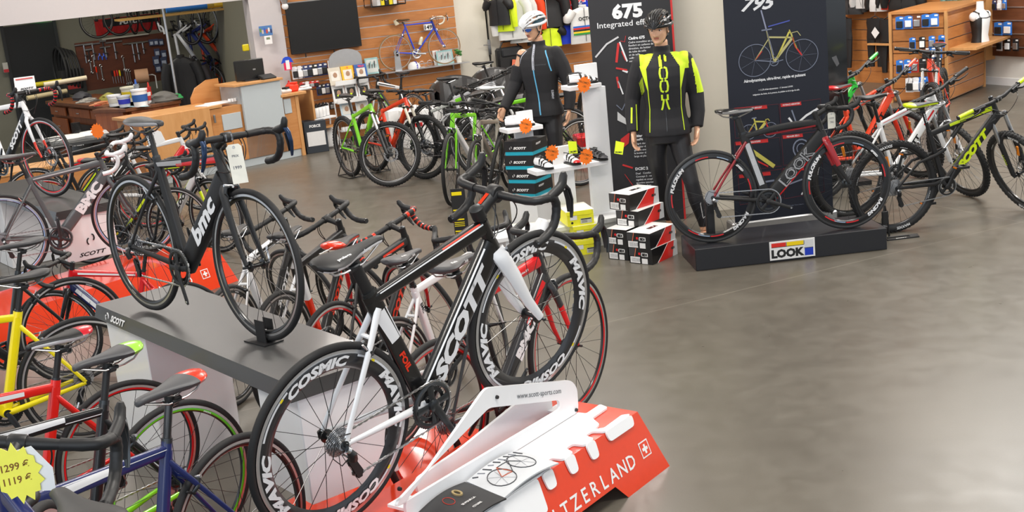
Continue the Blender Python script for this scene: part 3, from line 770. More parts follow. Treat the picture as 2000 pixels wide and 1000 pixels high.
TYRE_K = {'road': .0125, 'vint': .0115, 'hyb': .017, 'mtb': .027}
def wheel_style(kind, st):
    """returns dict of meshes; cached by style"""
    g = geo(kind); R = g['R']; tw = g['tw']
    def mk():
        d = {}
        if st == 'cosmic':
            d['tyre'] = tyre_mesh(R, tw, RUBBER)
            mb_m = [('COSMIC', WHITE, .2985-.012, .031, a, dict(wid=1.55, bold=.05, shear=.3)) for a in (-.05, PI-.05)]
            mb_m += [('MAVIC', WHITE, .2985-.012, .031, a, dict(wid=1.8, bold=.06, shear=.2)) for a in (PI/2-.1, -PI/2-.1)]
            ro = R-tw*1.85; mb = MB(); w = .0115; ri = ro-.066; tr = ro-.013
            track = mat((.62, .63, .65), .3, metal=.8)
            mb.lathe([(ro, w), (tr, w), (tr-.001, w*1.05), (tr-.02, w*1.25), (ri+.02, w*1.1), (ri, 0), (ri+.02, -w*1.1), (tr-.02, -w*1.25), (tr-.001, -w*1.05), (tr, -w), (ro, -w)], CARBON, 96, 'y', closed=True, ms=[track, CARBON, CARBON, CARBON, CARBON, CARBON, CARBON, CARBON, CARBON, track, CARBON])
            for (s, c, r, h, a, kw) in mb_m:
                for sd in (-1, 1): ring_text(mb, s, c, tr-.022, h, a, w*1.25+.0015, sd, dy=.0, **kw)
            for a in (.78, -.62, 2.4, 3.9): arc_mark(mb, mat(lin('#f2dc10'), .4), tr-.010, tr-.002, a, a+.05, w*1.2+.0012)
            for a in (.55, 2.15, 3.69, 5.2): arc_mark(mb, mat((.7, .72, .75), .4), tr-.0085, tr-.001, a, a+.6, w*1.15+.0009)
            d['rim'] = mb.mesh('wheel_rim'); d['spokes'] = spokes_mesh(ri, 20, BLACK, .9, r=.0013); d['hub'] = hub_mesh(.045, BLACK, .014)
        elif st == 'fulcrum':
            d['tyre'] = tyre_mesh(R, tw, RUBBER2)
            ro = R-tw*1.75; w = .0105; tr = ro-.012; ri = ro-.040; mb = MB()
            mb.lathe([(ro, w), (tr, w), (tr-.001, w*1.05), (ri+.008, w*.95), (ri, 0), (ri+.008, -w*.95), (tr-.001, -w*1.05), (tr, -w), (ro, -w)], BLACK, 96, 'y', closed=True)
            for s, a, c, hh in (('FULCRUM', -1.05, WHITE, .022), ('RACING', 2.35, WHITE, .022), ('SPEED', .85, WHITE, .013)):
                for sd in (-1, 1): ring_text(mb, s, c, ro-.024, hh, a, w*1.05+.0012, sd, bold=.06, shear=.15, wid=1.35)
            for a in (-1.75, -.35, 1.2, 2.9, 3.5): arc_mark(mb, RED, ri+.012, tr-.008, a, a+.33, w*1.05+.0009)
            for a in (.2, 3.25): arc_mark(mb, mat(lin('#9fb6d0'), .4), ri+.012, tr-.010, a, a+.3, w*1.05+.001)
            d['rim'] = mb.mesh('wheel_rim'); d['spokes'] = spokes_mesh(ri, 20, BLACK, .9); d['hub'] = hub_mesh(.045, DARKMET, .014)
        elif st.startswith('road'):
            # road[:accent]
            acc = {'': None, 'red': RED, 'green': gl('#58c01e'), 'grey': None, 'blue': gl('#9db8e0')}[st[5:] if len(st) > 5 else '']
            d['tyre'] = tyre_mesh(R, tw, RUBBER2 if st == 'road:grey' else RUBBER)
            ro = R-tw*1.75; w = .0095; tr = ro-.010; ri = ro-.026; mb = MB(); track = mat((.6, .6, .6), .32, metal=.85)
            body = BLACK
            mb.lathe([(ro, w), (tr, w), (tr-.001, w*1.03), (ri+.006, w*.8), (ri, 0), (ri+.006, -w*.8), (tr-.001, -w*1.03), (tr, -w), (ro, -w)], body, 88, 'y', closed=True, ms=[track, body, acc or body, body, body, acc or body, body, track, body])
            for sd in (-1, 1):
                for a in (0.6, 0.6+PI): ring_text(mb, 'SYNCROS', WHITE, tr-.008, .006, a, w*1.03+.0012, sd, bold=.02)
            d['rim'] = mb.mesh('wheel_rim'); d['spokes'] = spokes_mesh(ri, 24, BLACK if not acc else DARKMET, 1); d['hub'] = hub_mesh(.045, BLACK, .013)
        elif st == 'vint':
            tan = mt('#7a5a34'); al = mat((.75, .74, .70), .3, metal=.9)
            d['tyre'] = tyre_mesh(R, tw, tan, wall=mt('#8d6d42')); ro = R-tw*1.75
            d['rim'] = MB().lathe([(ro, .009), (ro-.008, .009), (ro-.012, 0), (ro-.008, -.009), (ro, -.009)], al, 80, 'y', closed=True).mesh('wheel_rim')
            d['spokes'] = spokes_mesh(ro-.01, 32, SILVER, 1, r=.0010); d['hub'] = hub_mesh(.045, SILVER, .014)
        else:         # mtb / hyb styles
            kn = st.startswith('mtb'); words = 'MAXXIS' if st == 'mtb:maxxis' else None
            d['tyre'] = tyre_mesh(R, tw, RUBBER, knob=kn, words=words)
            ro = R-tw*1.6; w = .012; ri = ro-.022; mb = MB(); side = BLACK
            mb.lathe([(ro, w), (ro-.012, w), (ri, w*.4), (ri, -w*.4), (ro-.012, -w), (ro, -w)], side, 80, 'y', closed=True)
            for sd in (-1, 1):
                for a in (.5, 2.1, 3.64, 5.2): ring_text(mb, 'SYNCROS', WHITE, ro-.008, .008, a, w+.0015, sd, bold=.02, wid=1.2)
            if st.endswith('white') or st == 'hyb':
                arc_mark(mb, mat((.6, .6, .62), .4), ro-.002, ro-.011, 0, 2*PI, w+.001)
            if st.endswith('lime'): arc_mark(mb, LIME, ro-.002, ro-.012, -.6, .8, w+.001)
            d['rim'] = mb.mesh('wheel_rim'); d['spokes'] = spokes_mesh(ri, 32, DARKMET, 1, r=.0013, nip=None); d['hub'] = hub_mesh(.05, BLACK, .017)
        return d
    return cached(('wheel', kind, st), mk)

def bike(label, pose, kind='road', name=None, group=None, scale=1.0, paint=None, frame=None, forkp=None, wheels='road', rear_wheels=None, sad=None, bar=None, post=None, stem=None,
         crank=0.9, crankc=DARKMET, ringc=DARKMET, lean=0.0, pitch=0.0, steer=0.0, pedals=None, cables=True, disc=None, cassette=True, reflect=False):
    """pose = (x, y, z, yaw); z is what the wheels stand on"""
    g = geo(kind); x, y, z, yaw = pose; R = g['R']
    nm = name or {'road': 'road_bicycle', 'vint': 'vintage_bicycle', 'mtb': 'mountain_bicycle', 'hyb': 'city_bicycle'}[kind]
    root = thing(nm, label, 'bicycle', group=group)
    root.matrix_basis = T(x, y, z) @ RZ(yaw) @ RX(-lean) @ RY(-pitch) @ Matrix.Scale(scale, 4)
    hy = kind == 'hyb'; frame = frame or {}; forkp = forkp or {}; bar = bar or {}; sad = sad or {}; post = post or {}; stem = stem or {}
    disc = (kind == 'mtb') if disc is None else disc
    put('frame', frame_mesh(kind, paint, **frame), root)
    # steering assembly
    u = Vector((g['hu'][0], 0, g['hu'][1])); hp = V2(g['head'])
    S = T(*hp) @ Matrix.Rotation(steer, 4, u) @ T(*(-hp))
    fk = put('fork', fork_mesh(kind, **forkp), root, S)
    dk = wheel_style(kind, wheels); dr = wheel_style(kind, rear_wheels or wheels)
    rot = random.uniform(-.15, .15) if wheels not in ('cosmic', 'fulcrum') else 0.0
    for nm2, d, mw, rear in (('front_wheel', dk, S @ T(g['WB'], 0, R) @ RY(rot), False), ('rear_wheel', dr, T(0, 0, R) @ RY(rot*2), True)):
        w = put(nm2, d['rim'], root, mw)
        put('tyre', d['tyre'], w); put('spokes', d['spokes'], w); put('hub', d['hub'], w)
        if rear and cassette: put('cassette', cached(('cas', kind == 'mtb'), lambda: cassette_mesh(.062 if kind == 'mtb' else .054)), w)
        if disc: put('brake_disc', cached('rotor', rotor_mesh), w, T(0, .040 if not rear else .045, 0))
        if reflect and not rear:
            pass
        if reflect:
            ob = MB().box((0, 0, .20), (.025, .012, .085), mat(lin('#f08a18'), .25, coat=.4), bev=.004).build('reflector', w)
    rr = .092 if kind != 'mtb' else .075
    crk = put('crankset', cached(('crank', rr, crankc, ringc, crank), lambda: crank_mesh(rr, .17, crankc, ringc, crank)), root, T(*V2(g['bb'])))
    if pedals:
        for sd, a in ((-1, crank), (1, crank+PI)):
            d = Vector((math.sin(a), 0, math.cos(a)))*.168
            p = put('pedal', cached(('pedal', pedals), lambda: pedal_mesh(pedals == 'flat')), crk, T(d.x, sd*.078, d.z) @ (Matrix.Identity(4) if sd > 0 else RZ(PI)))
    put('chain', cached(('chain', kind), lambda: chain_mesh(kind, rr-.004, .030)), root)
    put('rear_derailleur', cached('rd', rderail_mesh), root, T(0, .0, R))
    sk = (sad.get('top', BLACKM), sad.get('accent'), sad.get('edge'), sad.get('words'))
    st = put('saddle', cached(('saddle',)+sk, lambda: saddle_mesh(*sk)), root, T(*V2(g['seat'])) @ T(0, 0, sad.get('dz', 0)) @ RY(-sad.get('tilt', 0.0)))
    put('saddle_rails', cached(('rails', sad.get('rail', STEEL)), lambda: rails_mesh(sad.get('rail', STEEL))), st)
    put('seatpost', seatpost_mesh(kind, post.get('m', BLACKM), post.get('w', (.0136, .0136)), post.get('clamp', DARKMET), post.get('words')), root)
    put('stem', stem_mesh(kind, **stem), root, S)
    B = S @ T(*V2(g['bar']))
    if kind in ('road', 'vint') and not bar.get('flat'):
        tape, spots = bar.get('tape', BLACKM), bar.get('spots')
        B = B @ RY(bar.get('rot', -.06))
        h = put('handlebar', cached(('drop', tape, spots, bar.get('c', BLACKM)), lambda: drop_mesh(tape, bar.get('c', BLACKM), spots)), root, B)
        for sd in (-1, 1):
            put('brake_lever', cached(('hood', sd, bar.get('hood', tape if tape is not WHITE else WHITE), bar.get('lever', DARKMET)), lambda: hood_mesh(sd, bar.get('hood', tape), bar.get('lever', DARKMET))), h)
    else:
        gm = bar.get('grip', RUBBER); w = bar.get('w', .34 if kind == 'mtb' else .30); rise = bar.get('rise', .01)
        h = put('handlebar', cached(('flat', w, rise), lambda: flat_mesh(BLACKM, w, rise)), root, B)
        for sd in (-1, 1):
            put('grip', cached(('grip', sd, gm, w, rise), lambda: grip_mesh(sd, gm, w, rise)), h)
            put('brake_lever', cached(('mlev', sd, w, rise), lambda: mlever_mesh(sd, w, rise)), h)
    if cables: put('cables', cached(('cables', kind), lambda: cables_mesh(kind, kind in ('mtb', 'hyb'))), root, S)
    if disc:
        put('disc_caliper', cached('dcal', dcaliper_mesh), root, S @ T(g['WB']-.055, .05, R+.07)); put('disc_caliper', cached('dcal', dcaliper_mesh), root, T(.05, .055, R+.085))
    else:
        cm = SILVER if kind == 'vint' else forkp.get('brake', DARKMET)
        cr = V2(g['crown']); put('brake_caliper', cached(('cal', kind == 'vint'), lambda: caliper_mesh(SILVER if kind == 'vint' else DARKMET)), root, S @ T(cr.x+.020, 0, cr.z-.012) @ RY(-.25))
        q = lerp2(lerp2(g['bb'], g['cluster'], .93), (0, R), .26)
        put('brake_caliper', cached(('cal', kind == 'vint'), lambda: caliper_mesh(SILVER if kind == 'vint' else DARKMET)), root, T(q[0]-.012, 0, q[1]+.0) @ RZ(PI) @ RY(.55))
    return root, S, B
# ================================================================ room
WY = 0.415                                   # heading of the long back wall
PW = PY(700, 100, 17.2)                      # a point on it
dW = Vector((math.cos(WY), math.sin(WY), 0)); nW = Vector((-math.sin(WY), math.cos(WY), 0))
def wallp(px, py, off=0.0): return PP(px, py, PW-nW*off, WY)      # off = distance in front of the wall
def sW(p): return (p-PW).dot(dW)
struct('floor', MB().add([(-14, -4, 0), (12, -4, 0), (12, 34, 0), (-14, 34, 0)], [(0, 1, 2, 3)], FLOORM, False))
struct('ceiling', MB().box((-1, 14, CEIL+.05), (30, 38, .1), mt('#d8d5cf')))
GREYW = mt('#c4bebf', var=.02); CREAM = mt('#dad4c6', var=.02); WALLW = mt('#e0ddd6', var=.02)
def wall_slab(mb, s0, s1, z0, z1, off, th, m):
    """slab on the back wall between distances s0..s1 along it; its face stands off in front of PW plane"""
    c = PW+dW*((s0+s1)/2)-nW*(off-th/2); c.z = (z0+z1)/2
    mb.box(c, (s1-s0, th, z1-z0), m, rot=rotm(WY)); return mb
sR_, sD0, sD1, sG = sW(wallp(543, 3)), sW(wallp(890, 60)), sW(wallp(954, 60)), sW(wallp(483, 5))
sEnd = sW(wallp(1300, 60))+2.2
wm = MB()
wall_slab(wm, sG, sEnd, 0, CEIL, -.15, .12, GREYW)
wall_slab(wm, sG, sR_+.01, 0, CEIL, .06, .2, GREYW)              # grey pier beside the opening
sL = sW(wallp(0, 40))-2.5
zl0 = 2.035
wall_slab(wm, sL, sG, zl0+.02, CEIL, .06, .2, GREYW)             # lintel over the workshop opening
struct('wall_back', wm)
# slatwall panel
def slats(s0, s1, z0, z1, off, pitch=.10, wood=SLATW, name='wall_slatted'):
    mb = MB(); n = int((z1-z0)/pitch)
    for i in range(n):
        za = z0+i*pitch
        wall_slab(mb, s0, s1, za+.006, za+pitch-.006, off, .018, wood)
        wall_slab(mb, s0, s1, za-.006, za+.006, off-.010, .010, ALU)
    return mb
pz = wallp(705, 33.7).z-wallp(703, 51.5).z
o = struct('wall_slatted', slats(sR_, sD0, .03, 3.4, .03, pitch=.148))
# white service door, its frame and the narrow dark gap beside it
mb = MB(); wall_slab(mb, sD0+.01, sD1-.02, .01, 2.9, -.02, .05, CREAM); struct('door_1', mb)
hdl = wallp(956, 92, .03); mb = MB()
mb.box(hdl, (.045, .012, .22), STEEL, rot=rotm(WY), bev=.004); mb.tube([hdl-nW*.02+Vector((0, 0, .04)), hdl-nW*.05+Vector((0, 0, .04)), hdl-nW*.05-dW*.11+Vector((0, 0, .04))], .009, STEEL, 8)
h = mb.build('door_handle', bpy.data.objects['door_1'])
mb = MB(); wall_slab(mb, sD1-.02, sD1+.02, 0, 2.9, -.06, .03, BLACKM); struct('trim_1', mb)
mb = MB(); wall_slab(mb, sD1+.02, sD1+.17, 0, 3.0, .0, .06, CREAM); struct('trim_2', mb)
struct('wall_slatted_clothing', slats(sD1+.17, sEnd, .03, 3.2, .03, pitch=.148))

# right-hand wall runs towards the camera, at right angles to the back wall
RYW = WY-PI/2; dR = Vector((math.cos(RYW), math.sin(RYW), 0)); nR = Vector((-math.sin(RYW), math.cos(RYW), 0))   # nR points out of the room (+x)
PRW = PZ(1925, 164, 0)
def rwp(px, py, off=0.0): return PP(px, py, PRW-nR*off, RYW)
def rslab(mb, a, b, z0, z1, off, th, m):
    c = PRW+dR*((a+b)/2)-nR*(off-th/2); c.z = (z0+z1)/2
    mb.box(c, (b-a, th, z1-z0), m, rot=rotm(RYW)); return mb
sRr = lambda p: (p-PRW).dot(dR)
mb = MB(); rslab(mb, -9.0, 14, 0, CEIL, 0, .12, WALLW); struct('wall_right', mb)
mb = MB(); rslab(mb, -9.0, 14, 0, .10, .014, .014, WHITEM); struct('baseboard_right', mb)
# panel of slatted wood for clothing, in front of that wall and further back
o1, o2 = PZ(1640, 157), PZ(1745, 163)
P2 = o1; Y2 = math.atan2((o2-o1).y, (o2-o1).x); d2 = Vector((math.cos(Y2), math.sin(Y2), 0)); n2 = Vector((-math.sin(Y2), math.cos(Y2), 0))
def p2p(px, py, off=0.0): return PP(px, py, P2-n2*off, Y2)
mb = MB()
for i in range(24):
    za = .16+i*.148
    c = P2+d2*.3; mb.box((c.x, c.y, za+.072), (3.2, .02, .136), SLATW, rot=rotm(Y2)); mb.box((c.x+n2.x*.008, c.y+n2.y*.008, za), (3.2, .01, .012), ALU, rot=rotm(Y2))
c = P2+d2*.3; mb.box((c.x, c.y, .08), (3.2, .03, .16), SLATW, rot=rotm(Y2)); struct('wall_slatted_right', mb)

# square cream pillar behind the mannequin
a, b = PZ(1226, 478), PZ(1441, 452)
c0 = PY(1410, 200, 10.35); c1 = PY(1228, 200, 10.35)
mb = MB(); mb.box(((c0.x+c1.x)/2+.09, 10.35+.30, CEIL/2), (abs(c0.x-c1.x)+.16, .6, CEIL), CREAM, rot=rotm(0.02)); struct('wall_pillar', mb)

# workshop behind the opening
wsY = 5.2
WS = mt('#8b8877', var=.03)
mb = MB(); wall_slab(mb, sL-1, sG+.9, 0, CEIL, -wsY, .12, WS)
c = PW+dW*(sG+.25)+nW*2.6; mb.box((c.x, c.y, CEIL/2), (.14, wsY, CEIL), WS, rot=rotm(WY))
struct('wall_workshop', mb)
area('workshop_lamp_light', tuple(PW+dW*(sG-2.6)+nW*1.6+Vector((0, 0, 3.0-PW.z))), (0, 0, WY), 1.6, .5, 42, (1.0, .93, .8))
# ================================================================ the bicycles
GUN = gl('#3c4043'); CHAR = gl('#2c2d30')
def P4(x, y, z, yaw): return (x, y, z, yaw)
# aero bike on the white display stand in front
FG, FG_S, FG_B = bike('black and white aero road bicycle with deep lettered rims on the white display stand', P4(-.721, 4.353, .293, .781), lean=-.128, pitch=.160, scale=1.12, wheels='cosmic', crank=2.75,
    paint=dict(main=BLACK, ss=WHITE, cs=WHITE, drop=BLACK), frame=dict(dt=(.022, .044), tt=(.018, .024), st=(.014, .032), stay=(.008, .013),
        decals=[('dt', 'SCOTT', WHITE, .50, .060, dict(wid=1.5, bold=.06, shear=.35)), ('st', 'FOIL', ORED, .42, .022, dict(bold=.05, wid=1.3)), ('dt', 'syncros', WHITE, .12, .014, {})],
        stripes=[('tt', WHITE, .05, .97, .55, .75), ('tt', ORED, .6, .95, .80, .95), ('st', WHITE, .62, .9, -.9, .5, -.9, .9), ('dt', WHITE, .08, .95, .84, .95), ('dt', WHITE, .08, .95, -.95, -.82)]),
    forkp=dict(m=WHITE, wide=.014, deep=.029), sad=dict(top=BLACKM, edge=WHITE, words='prologo'), bar=dict(tape=BLACKM, lever=BLACKM), post=dict(w=(.012, .022)), stem=dict(m=BLACKM, gloss=ORED, big=1.55))
BK, BK_S, BK_B = bike('all black road bicycle with thick white downtube letters on the long grey display table', P4(-1.788, 5.850, .81, -.803), lean=.028, wheels='road', crank=PI-.45, crankc=BLACKM,
    paint=dict(main=BLACKM), frame=dict(dt=(.026, .048), tt=(.018, .020), st=(.016, .024), decals=[('dt', 'bmc', WHITE, .56, .076, dict(bold=.045, shear=.2, wid=1.5)), ('tt', 'teammachine', WHITE, .72, .009, {})],
        stripes=[('tt', mat((.35, .35, .36), .4), .0, .45, -.5, .6), ('tt', RED, .35, .99, -.95, -.1, -.95, .6)]), forkp=dict(m=BLACKM, wide=.012, deep=.022), post=dict(w=(.013, .017), words='BMC'), sad=dict(top=mat((.05, .05, .052), .5), edge=mat((.5, .5, .52), .4)), bar=dict(tape=BLACKM, lever=mat(lin('#2c3c58'), .25, metal=.7)), stem=dict(big=1.1))
LK, LK_S, LK_B = bike('black and red road bicycle with lettered racing rims on the low black plinth', P4(1.469, 8.632, .16, .013), lean=.049, steer=.12, wheels='fulcrum', crank=1.95, crankc=BLACKM,
    paint=dict(main=BLACKM, ss=gl('#8c1420')), frame=dict(dt=(.022, .048), tt=(.017, .022), st=(.014, .032), curve=.022,
        decals=[('dt', 'LOOK', mat((.35, .36, .38), .35), .52, .070, dict(bold=.055, wid=1.1)), ('dt', 'LOOK', BLACKM, .52, .068, dict(bold=.005, wid=1.11, up=.0)), ('st', '795', mat((.6, .6, .62), .4), .62, .022, {})],
        stripes=[('dt', RED, .05, .98, -.97, -.74), ('tt', gl('#8c1420'), .3, .95, -.8, -.3), ('st', mat((.5, .52, .55), .4), .25, .9, -.6, .5)]),
    forkp=dict(m=gl('#a01822'), tip=(.62, BLACKM), wide=.012, deep=.022), sad=dict(top=BLACK, edge=mat((.5, .5, .5), .3)), post=dict(w=(.012, .024)), bar=dict(tape=BLACKM), stem=dict(big=1.2))

# row of road bicycles behind it
SCW = dict(bold=.06, wid=1.5, shear=.2)
R1, *_ = bike('white and black road bicycle leftmost in the row behind the long display table', P4(-1.62, 6.65, .0, 1.25), steer=1.15, wheels='road:grey', crank=.5, paint=dict(main=WHITE, dt=BLACK), scale=1.03,
    frame=dict(dt=(.020, .030), decals=[('dt', 'SCOTT', WHITE, .5, .036, SCW)], stripes=[('tt', BLACK, .2, .9, -.2, .5)]), forkp=dict(m=WHITE, tip=(.5, BLACK)), sad=dict(top=BLACKM, edge=WHITE))
R2, *_ = bike('white, red and black road bicycle second in the row behind the display table', P4(-1.28, 6.35, .0, 1.22), steer=1.2, wheels='road', crank=1.9, scale=1.05, paint=dict(main=BLACK, ss=WHITE, st=WHITE),
    frame=dict(dt=(.020, .030), seg=dict(st=[(.2, .6, ORED), (0, .2, BLACK)]), decals=[('dt', 'SCOTT', ORED, .5, .036, SCW)], stripes=[('dt', WHITE, .1, .9, -.9, -.7)]), forkp=dict(m=WHITE, tip=(.45, RED)), sad=dict(top=BLACKM, edge=WHITE))
R3, *_ = bike('black road bicycle with red frame letters and red dotted bar tape in the row', P4(-.967, 6.05, .0, 1.10), steer=1.2, wheels='road:red', crank=.2, scale=1.04, paint=dict(main=BLACKM),
    frame=dict(dt=(.020, .032), decals=[('dt', 'SCOTT', ORED, .5, .040, SCW)], stripes=[('tt', ORED, .5, .9, -.2, .4)]), forkp=dict(m=BLACKM, tip=(.5, RED)), sad=dict(top=BLACKM, edge=ORED, accent=ORED), bar=dict(tape=BLACKM, spots=ORED))
R4, *_ = bike('white and black road bicycle just left of the front display stand in the row', P4(-.647, 5.75, .0, 1.0), steer=.5, wheels='road', crank=1.2, paint=dict(main=WHITE, ss=WHITE, hd=BLACK), scale=1.0,
    frame=dict(dt=(.020, .030), decals=[('st', 'BMC', BLACK, .8, .02, {}), ('tt', 'technology', BLACK, .6, .010, {})], stripes=[('tt', BLACK, .45, .95, -.7, .1)]), forkp=dict(m=WHITE), sad=dict(top=mat((.07, .07, .075), .5), words="fi'zi:k"))
R5, *_ = bike('black and red road bicycle half hidden behind the white front display stand', P4(-.392, 5.07, .015, .941), wheels='road:red', crank=.9, scale=1.10, paint=dict(main=CHAR, tt=RED),
    frame=dict(dt=(.022, .036), tt=(.017, .022), decals=[('dt', 'BMC', WHITE, .5, .05, dict(bold=.07, wid=1.3)), ('tt', 'teammachine SLR', WHITE, .7, .010, {})], stripes=[('dt', RED, .6, .95, .1, .8)]), forkp=dict(m=CHAR, tip=(.45, RED)), sad=dict(top=mat((.07, .07, .075), .5), words="fi'zi:k"), bar=dict(tape=BLACKM))

# five bicycles crowding the lower left corner
LN, *_ = bike('dark blue road bicycle with white toptube flash and red-tailed saddle', P4(-1.11, 4.242, .0, -2.134), wheels='road', crank=.6, scale=1.07, paint=dict(main=NAVY),
    frame=dict(dt=(.018, .026), tt=(.017, .022), st=(.017, .018), stripes=[('tt', WHITE, .38, .85, .0, .9, -.4, .9), ('tt', WHITE, .02, .38, .30, .42)], decals=[('st', 'S', RED, .55, .018, {})]), forkp=dict(m=NAVY), post=dict(m=BLACK), sad=dict(top=mat((.075, .075, .08), .5), accent=ORED), bar=dict(tape=BLACKM))
LB, *_ = bike('black road bicycle with white flash and green chainstays, green-tailed saddle', P4(-1.455, 4.733, .0, -2.301), wheels='road:green', crank=.2, scale=1.05, paint=dict(main=BLACK, cs=LIME),
    frame=dict(stripes=[('tt', WHITE, .30, .85, .0, .9, -.4, .9), ('tt', WHITE, .02, .30, -.4, -.25), ('dt', LIME, .1, .8, -.6, .1)], decals=[('st', 'S', LIME, .5, .018, {})]), forkp=dict(m=BLACK), sad=dict(top=mat((.075, .075, .08), .5), accent=gl('#9ee048')), bar=dict(tape=BLACKM))
LR, *_ = bike('red road bicycle with white flash and red seat tube at the left edge', P4(-1.778, 5.135, .0, -2.402), wheels='road:red', crank=.4, scale=1.02, paint=dict(main=gl('#dc1a12')),
    frame=dict(st=(.018, .020), stripes=[('tt', WHITE, .25, .45, -.3, .6), ('tt', WHITE, .55, .95, -.8, .0), ('tt', NAVY, .55, .95, -.8, -.5)], decals=[('cs', '', WHITE, .5, .01, {})][:0]), forkp=dict(m=gl('#dc1a12')), sad=dict(top=BLACKM, accent=gl('#c01828'), edge=WHITE), bar=dict(tape=BLACKM))
LY, *_ = bike('yellow road bicycle behind the red one at the left edge', P4(-2.347, 6.30, .0, -2.609), wheels='road', crank=.4, scale=1.03, paint=dict(main=gl('#f0dc08')),
    frame=dict(st=(.020, .022), stripes=[], decals=[('dt', 'AGREE', BLACK, .5, .03, {})]), forkp=dict(m=gl('#f0dc08')), sad=dict(top=mat((.03, .03, .032), .5)), bar=dict(tape=BLACKM))
LT, LT_S, LT_B = bike('dark blue road bicycle nearest the lower left corner, bearing the yellow price star', P4(-.795, 2.13, .37, 2.2), wheels='road:blue', crank=.4, steer=-.63, scale=1.04, paint=dict(main=NAVY),
    frame=dict(dt=(.024, .036), decals=[('dt', 'SCOTT', WHITE, .72, .034, dict(bold=.06, wid=1.5, shear=.2))], stripes=[('dt', LIME, .2, .95, .88, .96)]), forkp=dict(m=NAVY), sad=dict(top=BLACKM), bar=dict(tape=BLACKM))

# bicycles beyond the display table, at the left
GB, *_ = bike('dark grey road bicycle with white bar tape and thick white frame letters', P4(-3.802, 9.102, .284, .460), wheels='road:blue', crank=0.0, paint=dict(main=GREYC), steer=-.35,
    frame=dict(dt=(.022, .042), stripes=[('tt', mat((.55, .55, .56), .4), .05, .7, -.1, .3)], decals=[('dt', 'BMC', WHITE, .62, .066, dict(bold=.06, wid=1.4))]), forkp=dict(m=GREYC), bar=dict(tape=WHITE, hood=WHITE), sad=dict(top=mat((.08, .08, .085), .5)))
DS, DS_S, DS_B = bike('white and black disc-brake road bicycle standing on the far display table', P4(-4.61, 10.85, .71, -.60), wheels='road:red', crank=.5, paint=dict(main=WHITE, dt=BLACK), disc=True,
    frame=dict(dt=(.022, .036), decals=[('dt', 'SCOTT', WHITE, .6, .044, SCW)]), forkp=dict(m=WHITE, tip=(.6, ORED)), bar=dict(tape=BLACKM, spots=RED))
# ================================================================ display furniture in the left half
PODRED = gl('#e23a10', rough=.16, coat=.8); PODW = mat((.86, .87, .89), .3, coat=.3, var=.01)
BOARD = mat((.05, .05, .05), .38, coat=.15, bump=.05, scale=300); PLINTH = mat((.012, .013, .017), .42, coat=.2)
def local(C, yaw): return T(*C) @ RZ(yaw)
def podium(label, C, yaw, L, W, H, ins, words, s_words, cross_s, hh):
    """slanted red podium; local x runs along the front face and ends at x=0, y goes back"""
    root = thing('display_podium', label, 'display podium', C, yaw)
    mb = MB(); e = ins*.8
    def face(pts): mb.add(pts, [tuple(range(len(pts)))], PODRED, False)
    B = [Vector((-L, 0, 0)), Vector((0, 0, 0)), Vector((0, W, 0)), Vector((-L, W, 0))]
    Tp = [Vector((-L+e, ins, H)), Vector((-e, ins, H)), Vector((-e, W-ins, H)), Vector((-L+e, W-ins, H))]
    face(Tp)
    c = .07
    for i in range(4):
        a, b, tb, ta = B[i], B[(i+1) % 4], Tp[(i+1) % 4], Tp[i]
        # sides with a recess at the foot between the two ends
        def f(u, v):
            lo = a.lerp(b, u); hi = ta.lerp(tb, u); return lo.lerp(hi, v)
        u = .36/L if i in (0, 2) else .25; v = c/H
        mb.add([f(0, 0), f(u, 0), f(u+.03, v), f(1-u-.03, v), f(1-u, 0), f(1, 0), f(1, 1), f(0, 1)], [(0, 1, 2, 7), (2, 3, 6, 7), (3, 4, 5, 6)], PODRED, False)
    ex = Vector((1, 0, 0)); ey = Vector((0, ins, H)).normalized()
    def fp(s, t): return Vector((s, ins*t, H*t))
    s0, s1 = s_words
    n = len(words)
    for i, ch in enumerate(words):
        if ch != ' ': mb.text(ch, WHITEM, fp(s0+(s1-s0)*(i+.5)/n, .42), ex, ey, hh, bold=.012, off=.002)
    w = hh*.62
    mb.card(WHITEM, fp(cross_s, .46), ex, ey, w*1.9, w*1.9, .0018); mb.card(PODRED, fp(cross_s, .46), ex, ey, w*1.6, w*1.6, .0024)
    mb.card(WHITEM, fp(cross_s, .46), ex, ey, w*1.1, w*.36, .003); mb.card(WHITEM, fp(cross_s, .46), ex, ey, w*.36, w*1.1, .0034)
    if True:
        for i, ch in enumerate('bmc'):
            pass
    mb.build('podium_body', root)
    return root
PC = PZ(1308, 910, 0); PYAW = math.atan2(PC.y-PZ(1226, 973, 0).y, PC.x-PZ(1226, 973, 0).x)
pd = Vector((math.cos(PYAW), math.sin(PYAW), 0)); pn = Vector((-math.sin(PYAW), math.cos(PYAW), 0))
podium('red slanted podium lettered SWITZERLAND in front, carrying the white stand', PC, PYAW, 1.64, .72, .28, .10, 'SWITZERLAND', (-1.03, -.22), -.13, .062)
LC = PZ(466, 548, 0); q0, q1 = PZ(240, 545, .12), PZ(413, 490, .12); LYAW = math.atan2(q1.y-q0.y, q1.x-q0.x)
podium('red slanted podium lettered SWITZERLAND beyond the long display table', LC, LYAW, 2.3, .9, .28, .10, 'SWITZERLAND', (-1.35, -.40), -.28, .062)

